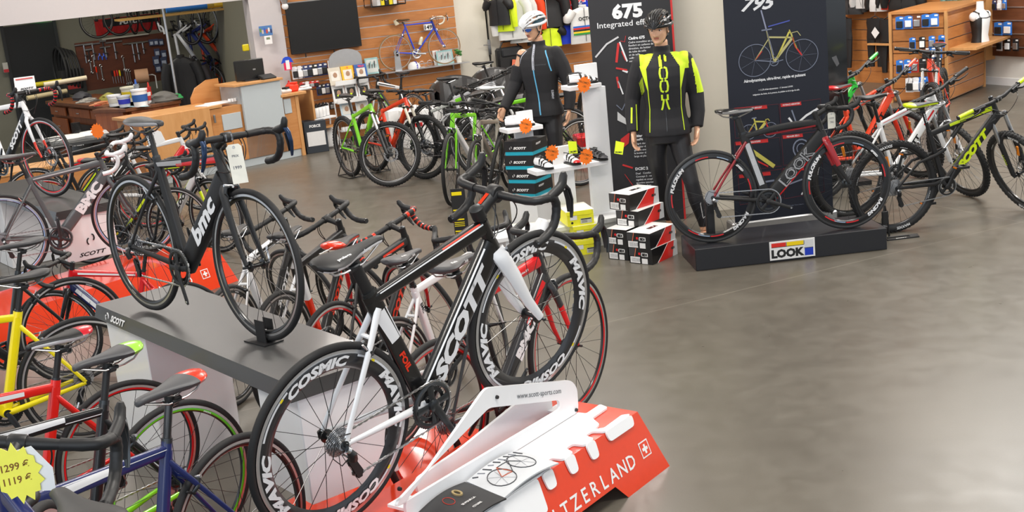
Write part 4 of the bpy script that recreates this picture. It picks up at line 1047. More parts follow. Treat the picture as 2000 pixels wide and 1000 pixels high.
# white laser-cut stand on the red podium
ST = thing('display_stand', 'white cut-out bicycle stand with tabs and web address on the front red podium', 'display stand')
j0, j1 = PZ(1127.6, 803.5, .296), PZ(770, 1028, .296)
jy = math.atan2(j0.y-j1.y, j0.x-j1.x); jd = Vector((math.cos(jy), math.sin(jy), 0)); jn = Vector((-math.sin(jy), math.cos(jy), 0))
def up(px, py): p = PP(px, py, j0, jy)-j0; return (p.dot(jd), p.z)
def rnd(poly, r=.02, n=4):
    out = []; N = len(poly)
    for i in range(N):
        p, a, b = Vector(poly[i]), Vector(poly[i-1]), Vector(poly[(i+1) % N])
        da, db = a-p, b-p; rr = min(r, da.length*.45, db.length*.45); A = p+da.normalized()*rr; Bq = p+db.normalized()*rr
        for k in range(n+1):
            t = k/n; out.append(tuple(A*(1-t)**2+p*2*t*(1-t)+Bq*t*t))
    return out
outer = [up(*q) for q in [(947, 757), (1113, 742), (1125, 757), (1127.6, 803.5)]]+[(-1.18, 0)]
lowl = up(700, 1004); outer.append((-1.18, .07))
hole = [up(*q) for q in [(776, 978), (845, 905), (953, 796), (1090, 781), (1092, 799)]]+[up(772, 990)]
mb = MB(); mb.prism(rnd(outer, .03), PODW, j0, jd, (0, 0, 1), .014, holes=[rnd(hole, .022)])
c = (up(1015, 768)); p0 = up(1005, 773); p1 = up(1094, 762)
mid = j0+jd*((p0[0]+p1[0])/2)+Vector((0, 0, (p0[1]+p1[1])/2))-jn*.009
hw = (p1[0]-p0[0]); vs, fs = text_polys('www.scott-sports.com', .0, .1); wtxt = max(v[0] for v in vs)-min(v[0] for v in vs)
mb.text('www.scott-sports.com', mt('#4a4f57'), mid, jd*1+Vector((0, 0, (p1[1]-p0[1])/(p1[0]-p0[0]))), (0, 0, 1), hw/wtxt, shear=.1, off=.0005)
for q in [(967, 775), (1122, 800), (777, 954)]:
    u = up(*q); mb.lathe([(.007, -.012), (.0085, -.006), (.0085, 0)], BLACKM, 12, 'y', c=tuple(j0+jd*u[0]+Vector((0, 0, u[1]))-jn*.004), cap=True, rot=Matrix.Rotation(jy, 3, 'Z'))
mb.build('front_plate', ST)
mb = MB(); off = jn*.10
h2 = [up(*q) for q in [(776, 978), (845, 905), (953, 796), (1090, 781), (1092, 799)]]+[up(772, 990)]
mb.prism(rnd([(-1.0, 0), (-.06, 0), (-.06, .14), (-.20, .155), (-.72, .085), (-1.0, .07)], .03), PODW, j0+off, jd, (0, 0, 1), .014)
mb.box(j0+off/2-jd*1.12+Vector((0, 0, .03)), (.1, .1, .012), PODW, rot=rotm(jy)); mb.box(j0+off/2-jd*.05+Vector((0, 0, .02)), (.1, .1, .012), PODW, rot=rotm(jy))
mb.build('rear_plate', ST)
# base sheet with slots, bent over the podium edge
def bz(px, py): p = PZ(px, py, .290)-j0; return (p.dot(jd), p.dot(jn))
E = (PC+pn*.10-pd*.08); E.z = .28
def el(s, o=0): p = PC+pn*(.10+o)-pd*(s); p = p-j0; return (p.dot(jd), p.dot(jn))
sheet = [(0.0, 0.0), bz(1145, 808), bz(1172, 790), bz(1187, 796), bz(1157, 817), bz(1171, 829), bz(1161, 839), bz(1180, 836), bz(1214, 811), el(.14), el(.36), el(.38, .05), el(.43, .05), el(.44), el(.52), el(.53, .05), el(.58, .05), el(.60), el(.68), el(.69, .05), el(.75, .05), el(.76), el(1.25), (-1.18, 0)]
mb = MB(); mb.prism(rnd(sheet, .012, 3), PODW, Vector((j0.x, j0.y, .287)), jd, jn, .010)
fdn = Vector((0, 0, 1)).cross(pd)*-1
ey = (pn*.10+Vector((0, 0, .28))).normalized(); fn = pd.cross(ey)
for s0, s1, dn in ((.14, .36, .05), (.445, .515, .075), (.605, .675, .075), (.765, .84, .075), (.87, 1.25, .14)):
    poly = rnd([(-s1, 0), (-s0, 0), (-s0-.008, -dn), (-s1+.008, -dn)], .02, 3)
    mb.prism(poly, PODW, PC+pn*.10+Vector((0, 0, .288))+fn*.004, pd, ey, .008)
mb.build('base_sheet', ST)
# open magazine on the stand
mg = thing('magazine', 'open cycling magazine lying on the white stand of the front podium', 'magazine')
cs = [PZ(x, y, .31) for x, y in [(911, 940), (1010, 879), (1091, 904), (985, 972)]]; cl = [PZ(x, y, .31) for x, y in [(815, 1002), (908, 941), (989, 973), (900, 1040)]]
def page(name, q, m, curl, deco):
    mb = MB(); n = 10; a, b, c_, d = q; vs = []; fs = []
    for layer, dz in ((0, 0), (1, -.006)):
        for i in range(n+1):
            t = i/n; l = a.lerp(d, 0); 
            for j in range(n+1):
                u = j/n; p = (a.lerp(b, u)).lerp(d.lerp(c_, u), t); k = (1-u) if curl > 0 else u
                p = p+Vector((0, 0, .030*math.sin(PI*min(1, k*1.0))*.6+dz)); vs.append(p)
    N = (n+1)*(n+1)
    for L_ in (0, 1):
        for i in range(n):
            for j in range(n):
                k = L_*N+i*(n+1)+j; fs.append((k, k+1, k+n+2, k+n+1))
    for k in range(n):
        fs += [(k, k+1, N+k+1, N+k), (n*(n+1)+k, n*(n+1)+k+1, N+n*(n+1)+k+1, N+n*(n+1)+k)]
        fs += [(k*(n+1), (k+1)*(n+1), N+(k+1)*(n+1), N+k*(n+1)), (k*(n+1)+n, (k+1)*(n+1)+n, N+(k+1)*(n+1)+n, N+k*(n+1)+n)]
    mb.add(vs, fs, m); 
    def onp(u, t): 
        p = (a.lerp(b, u)).lerp(d.lerp(c_, u), t); k = (1-u) if curl > 0 else u
        return p+Vector((0, 0, .030*math.sin(PI*k)*.6+.0015))
    deco(mb, onp); return mb.build(name, mg)
def deco_photo(mb, on):
    g = mt('#3d3f44'); g2 = mt('#8d9096')
    for cu, ct in ((.28, .55), (.72, .45)):
        mb.tube([on(cu+.17*math.cos(2*PI*k/20), ct+.30*math.sin(2*PI*k/20)) for k in range(20)], .0022, g, 4, closed=True)
        for k in range(6): mb.tube([on(cu, ct), on(cu+.16*math.cos(k), ct+.28*math.sin(k))], .0007, g2, 3)
    for p, q_ in (((.28, .55), (.45, .6)), ((.45, .6), (.62, .25)), ((.62, .25), (.40, .25)), ((.40, .25), (.45, .6)), ((.40, .25), (.28, .55)), ((.62, .25), (.72, .45)), ((.60, .18), (.66, .2))):
        mb.tube([on(*p), on((p[0]+q_[0])/2, (p[1]+q_[1])/2), on(*q_)], .002, mt('#c05a3a') if p[0] < .45 else g, 4)
    for k in range(9):
        u = .08+.1*k; mb.tube([on(u, .05), on(u+.05, .14+.04*(k % 3))], .003, g2 if k % 2 else g, 4)
def deco_dark(mb, on):
    w = WHITEM
    for s, t, h in (('SE POUR LA', .60, .011), ('CTOIRE', .80, .011)):
        a, b = on(.30, t), on(.85, t-.0); mb.text(s, w, on(.55, t)+Vector((0, 0, .003)), b-a, Vector((0, 0, 1)).cross(b-a), h, bold=.03)
    mb.tube([on(.40+.07*math.cos(2*PI*k/16), .30+.13*math.sin(2*PI*k/16)) for k in range(16)], .001, ORED, 4, closed=True)
    mb.tube([on(.62+.05*math.cos(2*PI*k/12), .25+.10*math.sin(2*PI*k/12)) for k in range(12)], .006, mt('#a08c60'), 4, closed=True)
page('right_page', cs, mt('#c9ccd0'), 1, deco_photo); page('left_page', cl, mt('#2a2a2c'), -1, deco_dark)

# two long grey display tables, a flat board on white pedestals
def display_table(label, K, yaw, L, W, logo_end=False, logo_side=False, H=.80):
    """K = near corner at the end x=0 (top), local x runs away towards -x, y across to the back"""
    root = thing('display_table', label, 'display table', (K.x, K.y, 0), yaw)
    mb = MB(); th = .065
    ring = lambda x: [Vector((x, -.02, H-th)), Vector((x, 0, H)), Vector((x, W, H)), Vector((x, W+.02, H-th))]
    mb.loft([ring(-L), ring(0)], BOARD, smooth=False)
    if logo_side:
        t = Vector((0, .02, th)).normalized()
        mb.text('SCOTT', WHITEM, (-L+.30, -.012, H-th*.55), (1, 0, 0), t, .030, bold=.05, shear=.3, wid=1.2, off=.002)
        for k, sg in ((0, 1), (1, -1)): mb.tube([Vector((-L+.165+sg*(.012+.010*math.sin(a)), -.014, H-th*.55+sg*.008+.014*math.cos(a))) for a in [i*.5 for i in range(7)]], .0035, WHITEM, 5)
    mb.build('table_board', root)
    for x0, x1 in ((-L+.04, -L+.52), (-.36, -.02)):
        z0 = .281 if x1 > -.1 else 0; mb = MB(); mb.box(((x0+x1)/2, W/2, (H-th+z0)/2), (x1-x0, W-.04, H-th-.002-z0), PODW, bev=.004)
        if logo_end and x1 > -.1:
            cx = W/2; ex, ey = (0, 1, 0), (0, 0, 1)
            mb.text('SCOTT', BLACKM, (x1, cx, .33), ex, ey, .030, bold=.03, shear=.35, wid=1.5, off=.002)
            for sg in (1, -1): mb.tube([Vector((x1+.002, cx+sg*(.014+.016*math.sin(a)), .44+sg*.014+.026*math.cos(a))) for a in [i*.45 for i in range(7)]], .006, BLACKM, 5)
        mb.build('pedestal', root)
    return root
K1 = PZ(577, 785, .735); a1 = PZ(190, 605, .77); y1 = math.atan2(K1.y-a1.y, K1.x-a1.x)
display_table('long grey display table on white pedestals carrying the all black bicycle', K1, y1, (K1-a1).length, .46, logo_side=True)
K2 = PY(110, 415, 9.5); a2 = PZ(40, 392, K2.z); y2 = math.atan2(K2.y-a2.y, K2.x-a2.x)
display_table('grey display table with a lettered white end at the far left', K2, y2, 2.2, .46, logo_end=True, H=K2.z)
# grip for the front wheel on the display table
fwp = BK.matrix_basis @ Vector((.985, 0, 0))
wh = thing('wheel_holder', 'small black metal wheel holder on the grey display table', 'wheel holder', (fwp.x, fwp.y, .80), -.803)
mb = MB(); mb.box((-.02, 0, .0035), (.16, .10, .005), BLACKM); mb.build('base_plate', wh)
for s in (-1, 1):
    MB().box((0, s*.022, .055), (.07, .004, .10), BLACKM).build('side_plate', wh)

blk = thing('display_block', 'grey block under the nearest dark blue bicycle', 'block', (-1.08, 2.53, 0), 2.2); MB().box((0, 0, .185), (1.5, .3, .37), BOARD, bev=.01).build('block_body', blk)

rpl = thing('base_plate', 'flat red base plate on the floor behind the front podium', 'base plate', PC, PYAW); rpl.name = 'floor_plate'; MB().box((-.78, 1.06, .0075), (1.5, .66, .015), PODRED, bev=.003).build('plate_body', rpl)
# ================================================================ centre: plinth, banners, mannequins, shoe display
# low black plinth of the black and red bicycle
A, B = PZ(1360, 530), PZ(1733, 487); lyaw = math.atan2(B.y-A.y, B.x-A.x); L = (B-A).length
ld = Vector((math.cos(lyaw), math.sin(lyaw), 0)); lnr = Vector((-math.sin(lyaw), math.cos(lyaw), 0))
pl = thing('plinth', 'low black display plinth with a small square-coloured sign, under the black and red bicycle', 'plinth', A, lyaw)
MB().box((L/2, .24, .08), (L, .48, .16), PLINTH, bev=.004).build('plinth_box', pl)
mb = MB(); sw, sh = .33, .135; cx = (PP(1547, 490, A, lyaw)-A).dot(ld)
ex, ey = (1, 0, 0), (0, 0, 1)
mb.box((cx, -.006, .085), (sw, .008, sh), WHITEM)
def cell(m, x0, x1, y0, y1): mb.card(m, (cx+(x0+x1)/2*sw, -.0105, .085+(y0+y1)/2*sh), ex, ey, (x1-x0)*sw, (y1-y0)*sh, 0)
cell(mt('#d8281c'), -.46, -.14, .20, .42); cell(mt('#f0d000'), -.12, .25, .20, .42); cell(mt('#d4d6d8'), .27, .46, .02, .42); cell(mt('#1438b8'), .27, .46, -.42, -.02)
for x in (-.13, .26): mb.card(BLACKM, (cx+x*sw, -.0108, .085+.31*sh), ex, ey, .004, .22*sh)
mb.card(BLACKM, (cx-.1*sw, -.0108, .085+.19*sh), ex, ey, .72*sw, .004); mb.card(BLACKM, (cx+.36*sw, -.0108, .085+.0*sh), ex, ey, .2*sw, .004)
mb.text('LOOK', BLACKM, (cx-.10*sw, -.0112, .085-.16*sh), ex, ey, .055, bold=.06, wid=1.05); mb.build('sign', pl)
def floor_stand(label, x, y, yaw, name='floor_stand', loop=True):
    r = thing(name, label, 'bicycle stand', (x, y, 0), yaw)
    mb = MB()
    for s in (-1, 1): mb.tube([(-.16, s*.10, .008), (.16, s*.10, .008), (.20, s*.06, .008), (.05, s*.035, .30), (-.05, s*.035, .30), (-.16, s*.10, .008)], .006, BLACKM, 6)
    mb.tube([(-.16, -.10, .008), (-.16, .10, .008)], .006, BLACKM, 6); mb.tube([(.16, -.10, .008), (.16, .10, .008)], .006, BLACKM, 6)
    mb.build('wire_frame', r); return r
# short post that props the chainstay
mb = MB(); c = LK.matrix_basis @ Vector((.0, .12, 0)); mb.box((c.x, c.y, .16+.15), (.06, .05, .30), BLACKM, rot=rotm(lyaw), bev=.006)
solo('prop_post', mb, 'black upright prop on the low plinth behind a lettered rear wheel', 'prop')

# ---- banners
def flat_panel(mb, C, yaw, pts_fn): pass
DARKNAVY = mt('#151a28', rough=.5, var=.03); REDT = mt('#c92a2a', rough=.5)
def panel_frame(P, yaw, mbx):
    d = Vector((math.cos(yaw), math.sin(yaw), 0))
    def at(px, py): p = PP(px, py, P, yaw)-P; return p.dot(d), p.z
    return d, at
P7 = PZ(1437, 457); b2 = PZ(1628, 432); y7 = math.atan2(b2.y-P7.y, b2.x-P7.x); w7 = (b2-P7).length; d7 = Vector((math.cos(y7), math.sin(y7), 0))
bn = thing('roll_up_banner', 'tall dark blue roll-up banner with bicycle photos behind the low plinth', 'banner', P7, y7)
mb = MB(); mb.box((w7/2, .06, .045), (w7+.06, .16, .09), ALU, bev=.01); mb.build('base_cassette', bn)
mb = MB(); H7 = 2.15; mb.box((w7/2, .0, H7/2+.05), (w7, .004, H7), DARKNAVY); 
def a7(px, py): p = PP(px, py, P7, y7)-P7; return p.dot(d7), p.z
def t7(s, m, px, py, h, **k): x, z = a7(px, py); mb.text(s, m, (x, -.0035, z), (1, 0, 0), (0, 0, 1), h, **k)
def q7(m, pts, off=-.003):
    P = [a7(*p) for p in pts]; mb.add([(x, off, z) for x, z in P], [tuple(range(len(P)))], m, False)
def l7(m, pts, r=.003, off=-.004):
    P = [a7(*p) for p in pts]; mb.tube([Vector((x, off, z)) for x, z in P], (r, .0008), m, 4, side=(0, 0, 1) if False else None)
def bikepic(line, disc, x0, y0, s, cols, sk=-.11, w=None):
    """schematic printed bicycle; s = px of wheelbase"""
    w = w or 1.0; fr, acc, gr = cols
    def q(u, v): return (x0+u*s*w, y0-v*s+u*s*w*sk)
    for cx in (0, 1.0):
        line(gr, [q(cx+.34*math.cos(2*PI*k/28), .34*math.sin(2*PI*k/28)) for k in range(29)], .0035)
        for k in range(7): line(gr, [q(cx, 0), q(cx+.32*math.cos(k*.9), .32*math.sin(k*.9))], .0008)
    line(fr, [q(.41, -.07), q(.80, .40)], .014); line(fr, [q(.80, .40), q(.30, .46)], .009); line(fr, [q(.25, .60), q(.41, -.07)], .008); line(fr, [q(.30, .44), q(0, 0)], .005); line(gr, [q(0, 0), q(.41, -.07)], .005)
    line(acc, [q(.80, .40), q(.86, .20), q(1, 0)], .008); line(acc, [q(.15, .18), q(.0, 0)], .006); line(fr, [q(.80, .42), q(.78, .50), q(.9, .52), q(.97, .42)], .004); line(gr, [q(.14, .62), q(.36, .63)], .007)
    line(gr, [q(.41+.09*math.cos(k*.5), -.07+.09*math.sin(k*.5)) for k in range(14)], .004); line(gr, [q(.36, -.1), q(.60, -.05)], .004)
W7, GR7, YL7 = mt('#e4e6ea'), mt('#767e92'), mt('#c8c05a')
t7('795', W7, 1482, 6, .095, bold=.03, shear=.45, wid=1.25)
bikepic(l7, None, 1474, 118, 92, (mt('#b8b27a'), REDT, GR7)); t7('LOOK', BLACKM, 1528, 92, .018, bold=.05)
l7(mt('#4a58b0'), [(1500, 52), (1542, 40)], .006); l7(YL7, [(1518, 112), (1541, 62)], .010); l7(YL7, [(1541, 58), (1556, 95)], .006); l7(mt('#8a90a8'), [(1486, 20), (1510, 108)], .008)
t7('Aérodynamique, ultra-léger, rapide et puissant', W7, 1513, 152, .022, bold=.03, wid=.84)
t7('+ 11,7% d\'aérodynamisme - 11 brevets LOOK', W7, 1515, 172, .0115, bold=.02, wid=.9); t7('intégration des freins, de la potence, du pédalier et de la tige de selle.', W7, 1516, 180, .0115, bold=.02, wid=.82)
cells = [((1432, 212), (1520, 203), 'NOUVEAU CADRE 795 AEROLIGHT', .062), ((1522, 203), (1602, 193), 'POTENCE AEROSTEM', .05), ((1434, 278), (1522, 268), 'PREMIERS FREINS INTEGRES', .05), ((1526, 265), (1604, 256), 'PEDALIER ZED 2', .05), ((1441, 342), (1526, 330), 'NOUVELLE E-POST', .05), ((1528, 330), (1606, 318), 'ROUTAGE 100% INTERNE', .05)]
for i, (a, b, s, h) in enumerate(cells):
    fr = [(a[0], a[1]), (b[0], b[1]), (b[0]+4, b[1]+56), (a[0]+4, a[1]+58), (a[0], a[1])]
    l7(mt('#6e2430'), fr, .0016)
    ww = (b[0]-a[0])*(.72 if i % 2 == 0 else .5); q7(REDT, [(a[0]+2, a[1]-1), (a[0]+2+ww, a[1]-1-ww*.1), (a[0]+3+ww, a[1]+6-ww*.1), (a[0]+3, a[1]+6)])
    t7(s, W7, a[0]+3+ww/2, a[1]+2.5-ww*.05, .0125, bold=.02, wid=.62 if len(s) > 18 else .8)
bikepic(l7, None, 1462, 258, 42, (YL7, REDT, GR7)); l7(W7, [(1540, 230), (1552, 245), (1575, 225), (1600, 210)], .012); l7(GR7, [(1546, 215), (1556, 243)], .008)
l7(YL7, [(1462, 290), (1512, 325)], .022); l7(REDT, [(1470, 310), (1500, 325)], .008); t7('LOOK', BLACKM, 1490, 309, .022, bold=.05, shear=-.3)
l7(GR7, [(1565+16*math.cos(k*.4), 290+18*math.sin(k*.4)) for k in range(17)], .008); l7(GR7, [(1565+9*math.cos(k*.4), 290+10*math.sin(k*.4)) for k in range(17)], .005)
l7(W7, [(1480, 350), (1490, 375), (1500, 398)], .006); l7(GR7, [(1465, 360), (1512, 352)], .01); l7(W7, [(1565, 380), (1585, 350), (1596, 335)], .008); l7(GR7, [(1540, 360), (1580, 345)], .008)
t7('Les TTS Light, Terre, Laterie...', GR7, 1552, 400, .009); t7('lookcycle.com', mt('#e0402c'), 1535, 435, .028, bold=.01)
mb.build('printed_sheet', bn)
MB().tube([(w7/2, .035, .05), (w7/2, .035, H7+.05)], .012, ALU, 8).build('pole', bn)

# banner 675
P6 = PY(1165, 300, 10.25); P6.z = 0; y6 = -.12; d6 = Vector((math.cos(y6), math.sin(y6), 0)); 
x60 = 0; x61 = (PP(1309, 5, P6, y6)-P6).dot(d6); xl = (PP(1148, 5, P6, y6)-P6).dot(d6)
b6 = thing('advertising_board', 'tall black panel headed by big white numerals, behind the shoe display', 'display panel', P6, y6)
mb = MB(); GR6 = mt('#26262a', var=.05); mb.box(((x61+xl)/2, .012, 1.2), (x61-xl, .02, 2.4), GR6); mb.box((x61+.008, .012, 1.2), (.016, .022, 2.4), REDT)
def a7(px, py): p = PP(px, py, P6, y6)-P6; return p.dot(d6), p.z
def t6(s, m, px, py, h, **k): x, z = a7(px, py); mb.text(s, m, (x, -.0005, z), (1, 0, 0), (0, 0, 1), h, **k)
def l6(m, pts, r=.003): l7(m, pts, r, -.001)
def tl6(s, px, py, h, **k):
    x, z = a7(px, py); vs, _ = text_polys(s, k.get('bold', 0), 0); w = max(v[0] for v in vs)*h*k.get('wid', 1); mb.text(s, W7, (x+w, -.0005, z), (1, 0, 0), (0, 0, 1), h, **k)
t6('675', W7, 1225, 21, .105, bold=.05, wid=1.12); t6('Integrated efficiency', W7, 1236, 44, .046, bold=.005, wid=1.10)
l6(mt('#c8c8cc'), [(1163, 112), (1185, 86), (1208, 72)], .010); l6(REDT, [(1208, 84), (1204, 122)], .014); l6(W7, [(1210, 82), (1225, 120)], .009); l6(REDT, [(1214, 100), (1222, 118)], .006); l6(REDT, [(1222, 70), (1220, 82), (1212, 80)], .003)
tl6('Cadre 675', 1227, 75, .022, bold=.05)
for i, s in enumerate(['Cadre monobloc en carbone', 'Renfort en carbone de', 'direction, du boitier', 'du tube de selle', 'et de selle', 'sollicitées', 'mécanique']): tl6(s, 1227.5+i*.3, 83+i*6.1, .0155, bold=.01)
l6(REDT, [(1203, 133), (1225, 137)], .010); l6(W7, [(1216, 137), (1226, 141)], .012); l6(REDT, [(1205, 150), (1209, 172)], .012); l6(W7, [(1207, 158), (1217, 184)], .008)
l6(GR7, [(1204, 205), (1215, 215), (1222, 200)], .006); q = [(1206, 218), (1232, 240), (1231, 247), (1206, 235)]; P = [a7(*p) for p in q]; mb.add([(x, -.001, z) for x, z in P], [(0, 1, 2, 3)], mt('#c8cacc'), False)
P = [a7(*p) for p in [(1212, 272), (1230, 258), (1228, 280), (1213, 292)]]; mb.add([(x, -.001, z) for x, z in P], [(0, 1, 2, 3)], REDT, False)
for i, s in enumerate('AADNS'): tl6(s, 1230, 148+i*7, .02 if i == 0 else .014, bold=.03)
tl6('Boitier', 1236, 266, .020, bold=.05); tl6('PressFit', 1236.5, 273, .018, bold=.04)
for i, s in enumerate(['Intégré dans le cadre', 'le boitier de pédalier', 'génère une rigidité', 'le boitier de pédalier plus', 'large et plus rigide']): tl6(s, 1238+i*.3, 281+i*6.1, .0155, bold=.01)
l6(REDT, [(1216, 322), (1236, 328)], .010); l6(REDT, [(1220, 340), (1236, 362)], .003)
tl6('DCSC 2', 1241, 330, .022, bold=.05)
for i, s in enumerate(['Dual   Comfort finess', 'Concept 2 : compromis entre', 'rigidité et souplesse', 'sportive assurant un', 'grand confort.']): tl6(s, 1242+i*.3, 339+i*6.1, .0155, bold=.01)
for i in range(6): tl6(['integrated selle', 'plus interne', 'de ceinture', 'de la selle', 'celui du', 'tout le'][i], 1262+i*.4, 382+i*6.3, .0155, bold=.01)
mb.build('printed_face', b6)

# black glossy panel standing behind the right edge of the blue banner
P8 = PZ(1640, 425); P8 = PY(1612, 300, 10.9); P8.z = 0; 
gp = thing('advertising_board', 'black glossy panel with white shapes, right of the blue roll-up banner', 'display panel', P8, .1)
x0 = (PP(1590, 5, P8, .1)-P8).dot(Vector((math.cos(.1), math.sin(.1), 0))); x1 = (PP(1641, 5, P8, .1)-P8).dot(Vector((math.cos(.1), math.sin(.1), 0)))
mb = MB(); mb.box(((x0+x1)/2+.02, 0, 1.15), (x1-x0+.04, .03, 2.3), mat((.01, .011, .012), .15, coat=.6))
def a8(px, py): p = PP(px, py, P8, .1)-P8; return p.dot(Vector((math.cos(.1), math.sin(.1), 0))), p.z
for pts in ([(1596, 0), (1609, 8), (1608, 27), (1598, 20)], [(1598, 55), (1606, 58), (1606, 79), (1599, 76)], [(1601, 98), (1604, 106), (1604, 132)]):
    P = [a8(*p) for p in pts]; mb.add([(x, -.0165, z) for x, z in P], [tuple(range(len(P)))], WHITEM, False)
P = [a8(*p) for p in [(1623, 112), (1632, 108), (1638, 124), (1633, 130), (1626, 118)]]; mb.add([(x, -.0165, z) for x, z in P], [tuple(range(5))], mt('#55585c'), False)
mb.build('glossy_face', gp); MB().box(((x0+x1)/2, 0, .02), (.6, .3, .04), BLACKM).build('foot', gp)

# ---- price stars
def star(label, C, yaw, r, m, cat='price tag', txt=None, tilt=0.0, grp=None):
    o = thing('price_star', label, cat, C, yaw, group=grp); mb = MB(); n = 14; poly = []
    for k in range(2*n):
        a = PI*k/n; rr = r*(1 if k % 2 == 0 else .80)*(1+.06*math.sin(k*2.3)); poly.append((rr*math.cos(a)*.92, rr*math.sin(a)*1.1))
    mb.prism(poly, m, (0, 0, 0), (math.cos(tilt), 0, math.sin(tilt)), (-math.sin(tilt), 0, math.cos(tilt)), .0015)
    for i, t in enumerate(txt or []): mb.text(t, mt('#7a4a10') if m is not HIVIS else mt('#5a6414'), (-.002, -.0016, r*(.28-.5*i)), (math.cos(tilt-.05), 0, math.sin(tilt-.05)), (-math.sin(tilt), 0, math.cos(tilt)), r*.26, bold=.01, shear=.2)
    mb.build('card', o); return o
ORNG = mat(lin('#ff7a10'), .6, emit=0)

# ---- white shoe display: tiers of boards on posts
SD = thing('shoe_display', 'tiered white board display for shoes beside the left mannequin', 'shoe display')
SH = mat((.84, .85, .87), .42, var=.01)
def board(mb, px, z, L, W, yaw, th=.035): pass
syaw = .35; sdv = Vector((math.cos(syaw), math.sin(syaw), 0)); snv = Vector((-math.sin(syaw), math.cos(syaw), 0))
def tier(name, px_front_right, z, L, W, th=.035, D=None):
    """board whose front right corner (top edge) sits at a pixel, at height z"""
    p = PY(px_front_right[0], px_front_right[1], D) if D else PZ(*px_front_right, z)
    c = p-sdv*(L/2)+snv*(W/2); c.z = z-th/2
    MB().box(c, (L, W, th), SH, rot=rotm(syaw), bev=.003).build(name, SD); return p
tz = PY(1175, 161, 9.72).z
pt = tier('shelf_board', (1175, 161), tz, .28, .17, D=9.72)
mb = MB(); c = pt+sdv*(-.02)+snv*(.155); mb.box((c.x-.035, c.y, tz+.045), (.19, .03, .20), SH, rot=rotm(syaw), bev=.002); c2 = pt-sdv*.03+snv*.10
mb.box((c2.x, c2.y, tz/2-.02), (.19, .05, tz-.04), SH, rot=rotm(syaw), bev=.002); mb.build('upright', SD)
mz = PY(1186, 248+60, 9.72).z
pm = tier('shelf_board', (1187, 305), mz, .62, .19, D=9.62)
lz = PY(1060, 245, 10.1).z
pl_ = tier('shelf_board', (1061, 249), lz, .32, .19, D=10.15)
mb = MB(); c = pl_-sdv*.10+snv*.15; mb.box((c.x, c.y, lz+.055), (.14, .03, .12), SH, rot=rotm(syaw)); mb.box((c.x-.02, c.y+.005, lz/2), (.16, .04, lz), SH, rot=rotm(syaw)); mb.build('upright', SD)
mb = MB(); c = pm-sdv*.32+snv*.16; mb.box((c.x, c.y, (mz+.14)/2), (.16, .04, mz+.14), SH, rot=rotm(syaw)); mb.build('upright', SD)
mb = MB(); c = pm-sdv*.45+snv*.08; mb.box((c.x, c.y, .20), (1.15, .34, .03), SH, rot=rotm(syaw)); mb.box((c.x, c.y, .09), (1.0, .28, .18), SH, rot=rotm(syaw)); mb.build('base_box', SD)

def shoe(label, C, yaw, upper, accent, sole=BLACKM, L=.27, strap=None, tongue=BLACKM):
    """road cycling shoe; toe towards +x"""
    root = thing('cycling_shoe', label, 'shoe', C, yaw, group=None); n = 14
    xs = [-.135, -.12, -.09, -.05, -.01, .03, .07, .105, .128, .137]; hw = [.020, .030, .033, .032, .033, .040, .046, .042, .028, .012]
    top = [.075, .092, .098, .096, .088, .075, .060, .048, .038, .026]; k = L/.272; lift = [0.012, .006, .003, .002, .004, .0, .0, .004, .010, .014]
    rings = []
    for x, w, t, l in zip(xs, hw, top, lift):
        rg = []
        for i in range(n):
            a = 2*PI*i/n; c_, s_ = math.cos(a), math.sin(a); y = math.copysign(abs(c_)**.75, c_)*w*(1 if s_ < 0 else (1-.35*s_)); z = l+.012+(t-l-.012)*(.5+.5*s_)
            rg.append(Vector((x*k, y*k, z*k)))
        rings.append(rg)
    mb = MB(); ms = [accent, upper, upper, upper, upper, upper, upper, accent, accent]
    mb.loft(rings, upper, ms=ms); mb.build('upper', root)
    mb = MB(); pol = [(x*k, w*k*1.04) for x, w in zip(xs, hw)]+[(x*k, -w*k*1.04) for x, w in reversed(list(zip(xs, hw)))]; mb.prism(pol, sole, (0, 0, .008), (1, 0, 0), (0, 1, 0), .012); mb.box((.03*k, 0, .004), (.06, .05, .008), sole); mb.build('sole', root)
    mb = MB(); mb.tube([Vector((x*k, y*k, z*k)) for x, y, z in [(-.125, 0, .094), (-.08, .026, .100), (-.03, .022, .100), (-.005, 0, .094), (-.03, -.022, .100), (-.08, -.026, .100)]], .004, tongue, 6, closed=True); mb.build('collar', root)
    for x in (-.025, .02, .06):
        mb = MB(); i = min(range(10), key=lambda q: abs(xs[q]-x)); w, t = hw[i]*k, top[i]*k
        mb.tube([Vector((x*k+.012, -w*1.03, t*.45)), Vector((x*k+.004, -w*.72, t*.92)), Vector((x*k, 0, t+.004)), Vector((x*k-.004, w*.72, t*.92)), Vector((x*k-.012, w*1.03, t*.45))], (.010, .003), strap or tongue, 6, side=(1, 0, 0)); mb.build('strap', root)
    return root
WS_ = mat((.85, .86, .88), .3, coat=.4)
topc = pt-sdv*.13+snv*.07; shoe('white cycling shoe with black straps on the topmost white board', (topc.x, topc.y, tz), syaw-.25, WS_, BLACK, L=.25)
lc = pl_-sdv*.17+snv*.085; shoe('plain white cycling shoe on the left white board', (lc.x, lc.y, lz), syaw-.45, WS_, WS_, L=.25, tongue=WS_, strap=WS_)
for k, (px, lab, up_, ac, st_) in enumerate([((1098, 283), 'white cycling shoe, leftmost on the middle white board', WS_, WS_, BLACK), ((1142, 292), 'red, white and black cycling shoe in the centre of the middle white board', WS_, RED, BLACK), ((1186, 298), 'black cycling shoe at the right end of the middle white board', BLACK, mt('#46464a'), mt('#46464a'))]):
    c = pm-sdv*(.55-.235*k-.03)+snv*.085; shoe(lab, (c.x, c.y, mz), -PI/2+.5+.0*k, up_, ac, L=.24, strap=st_)
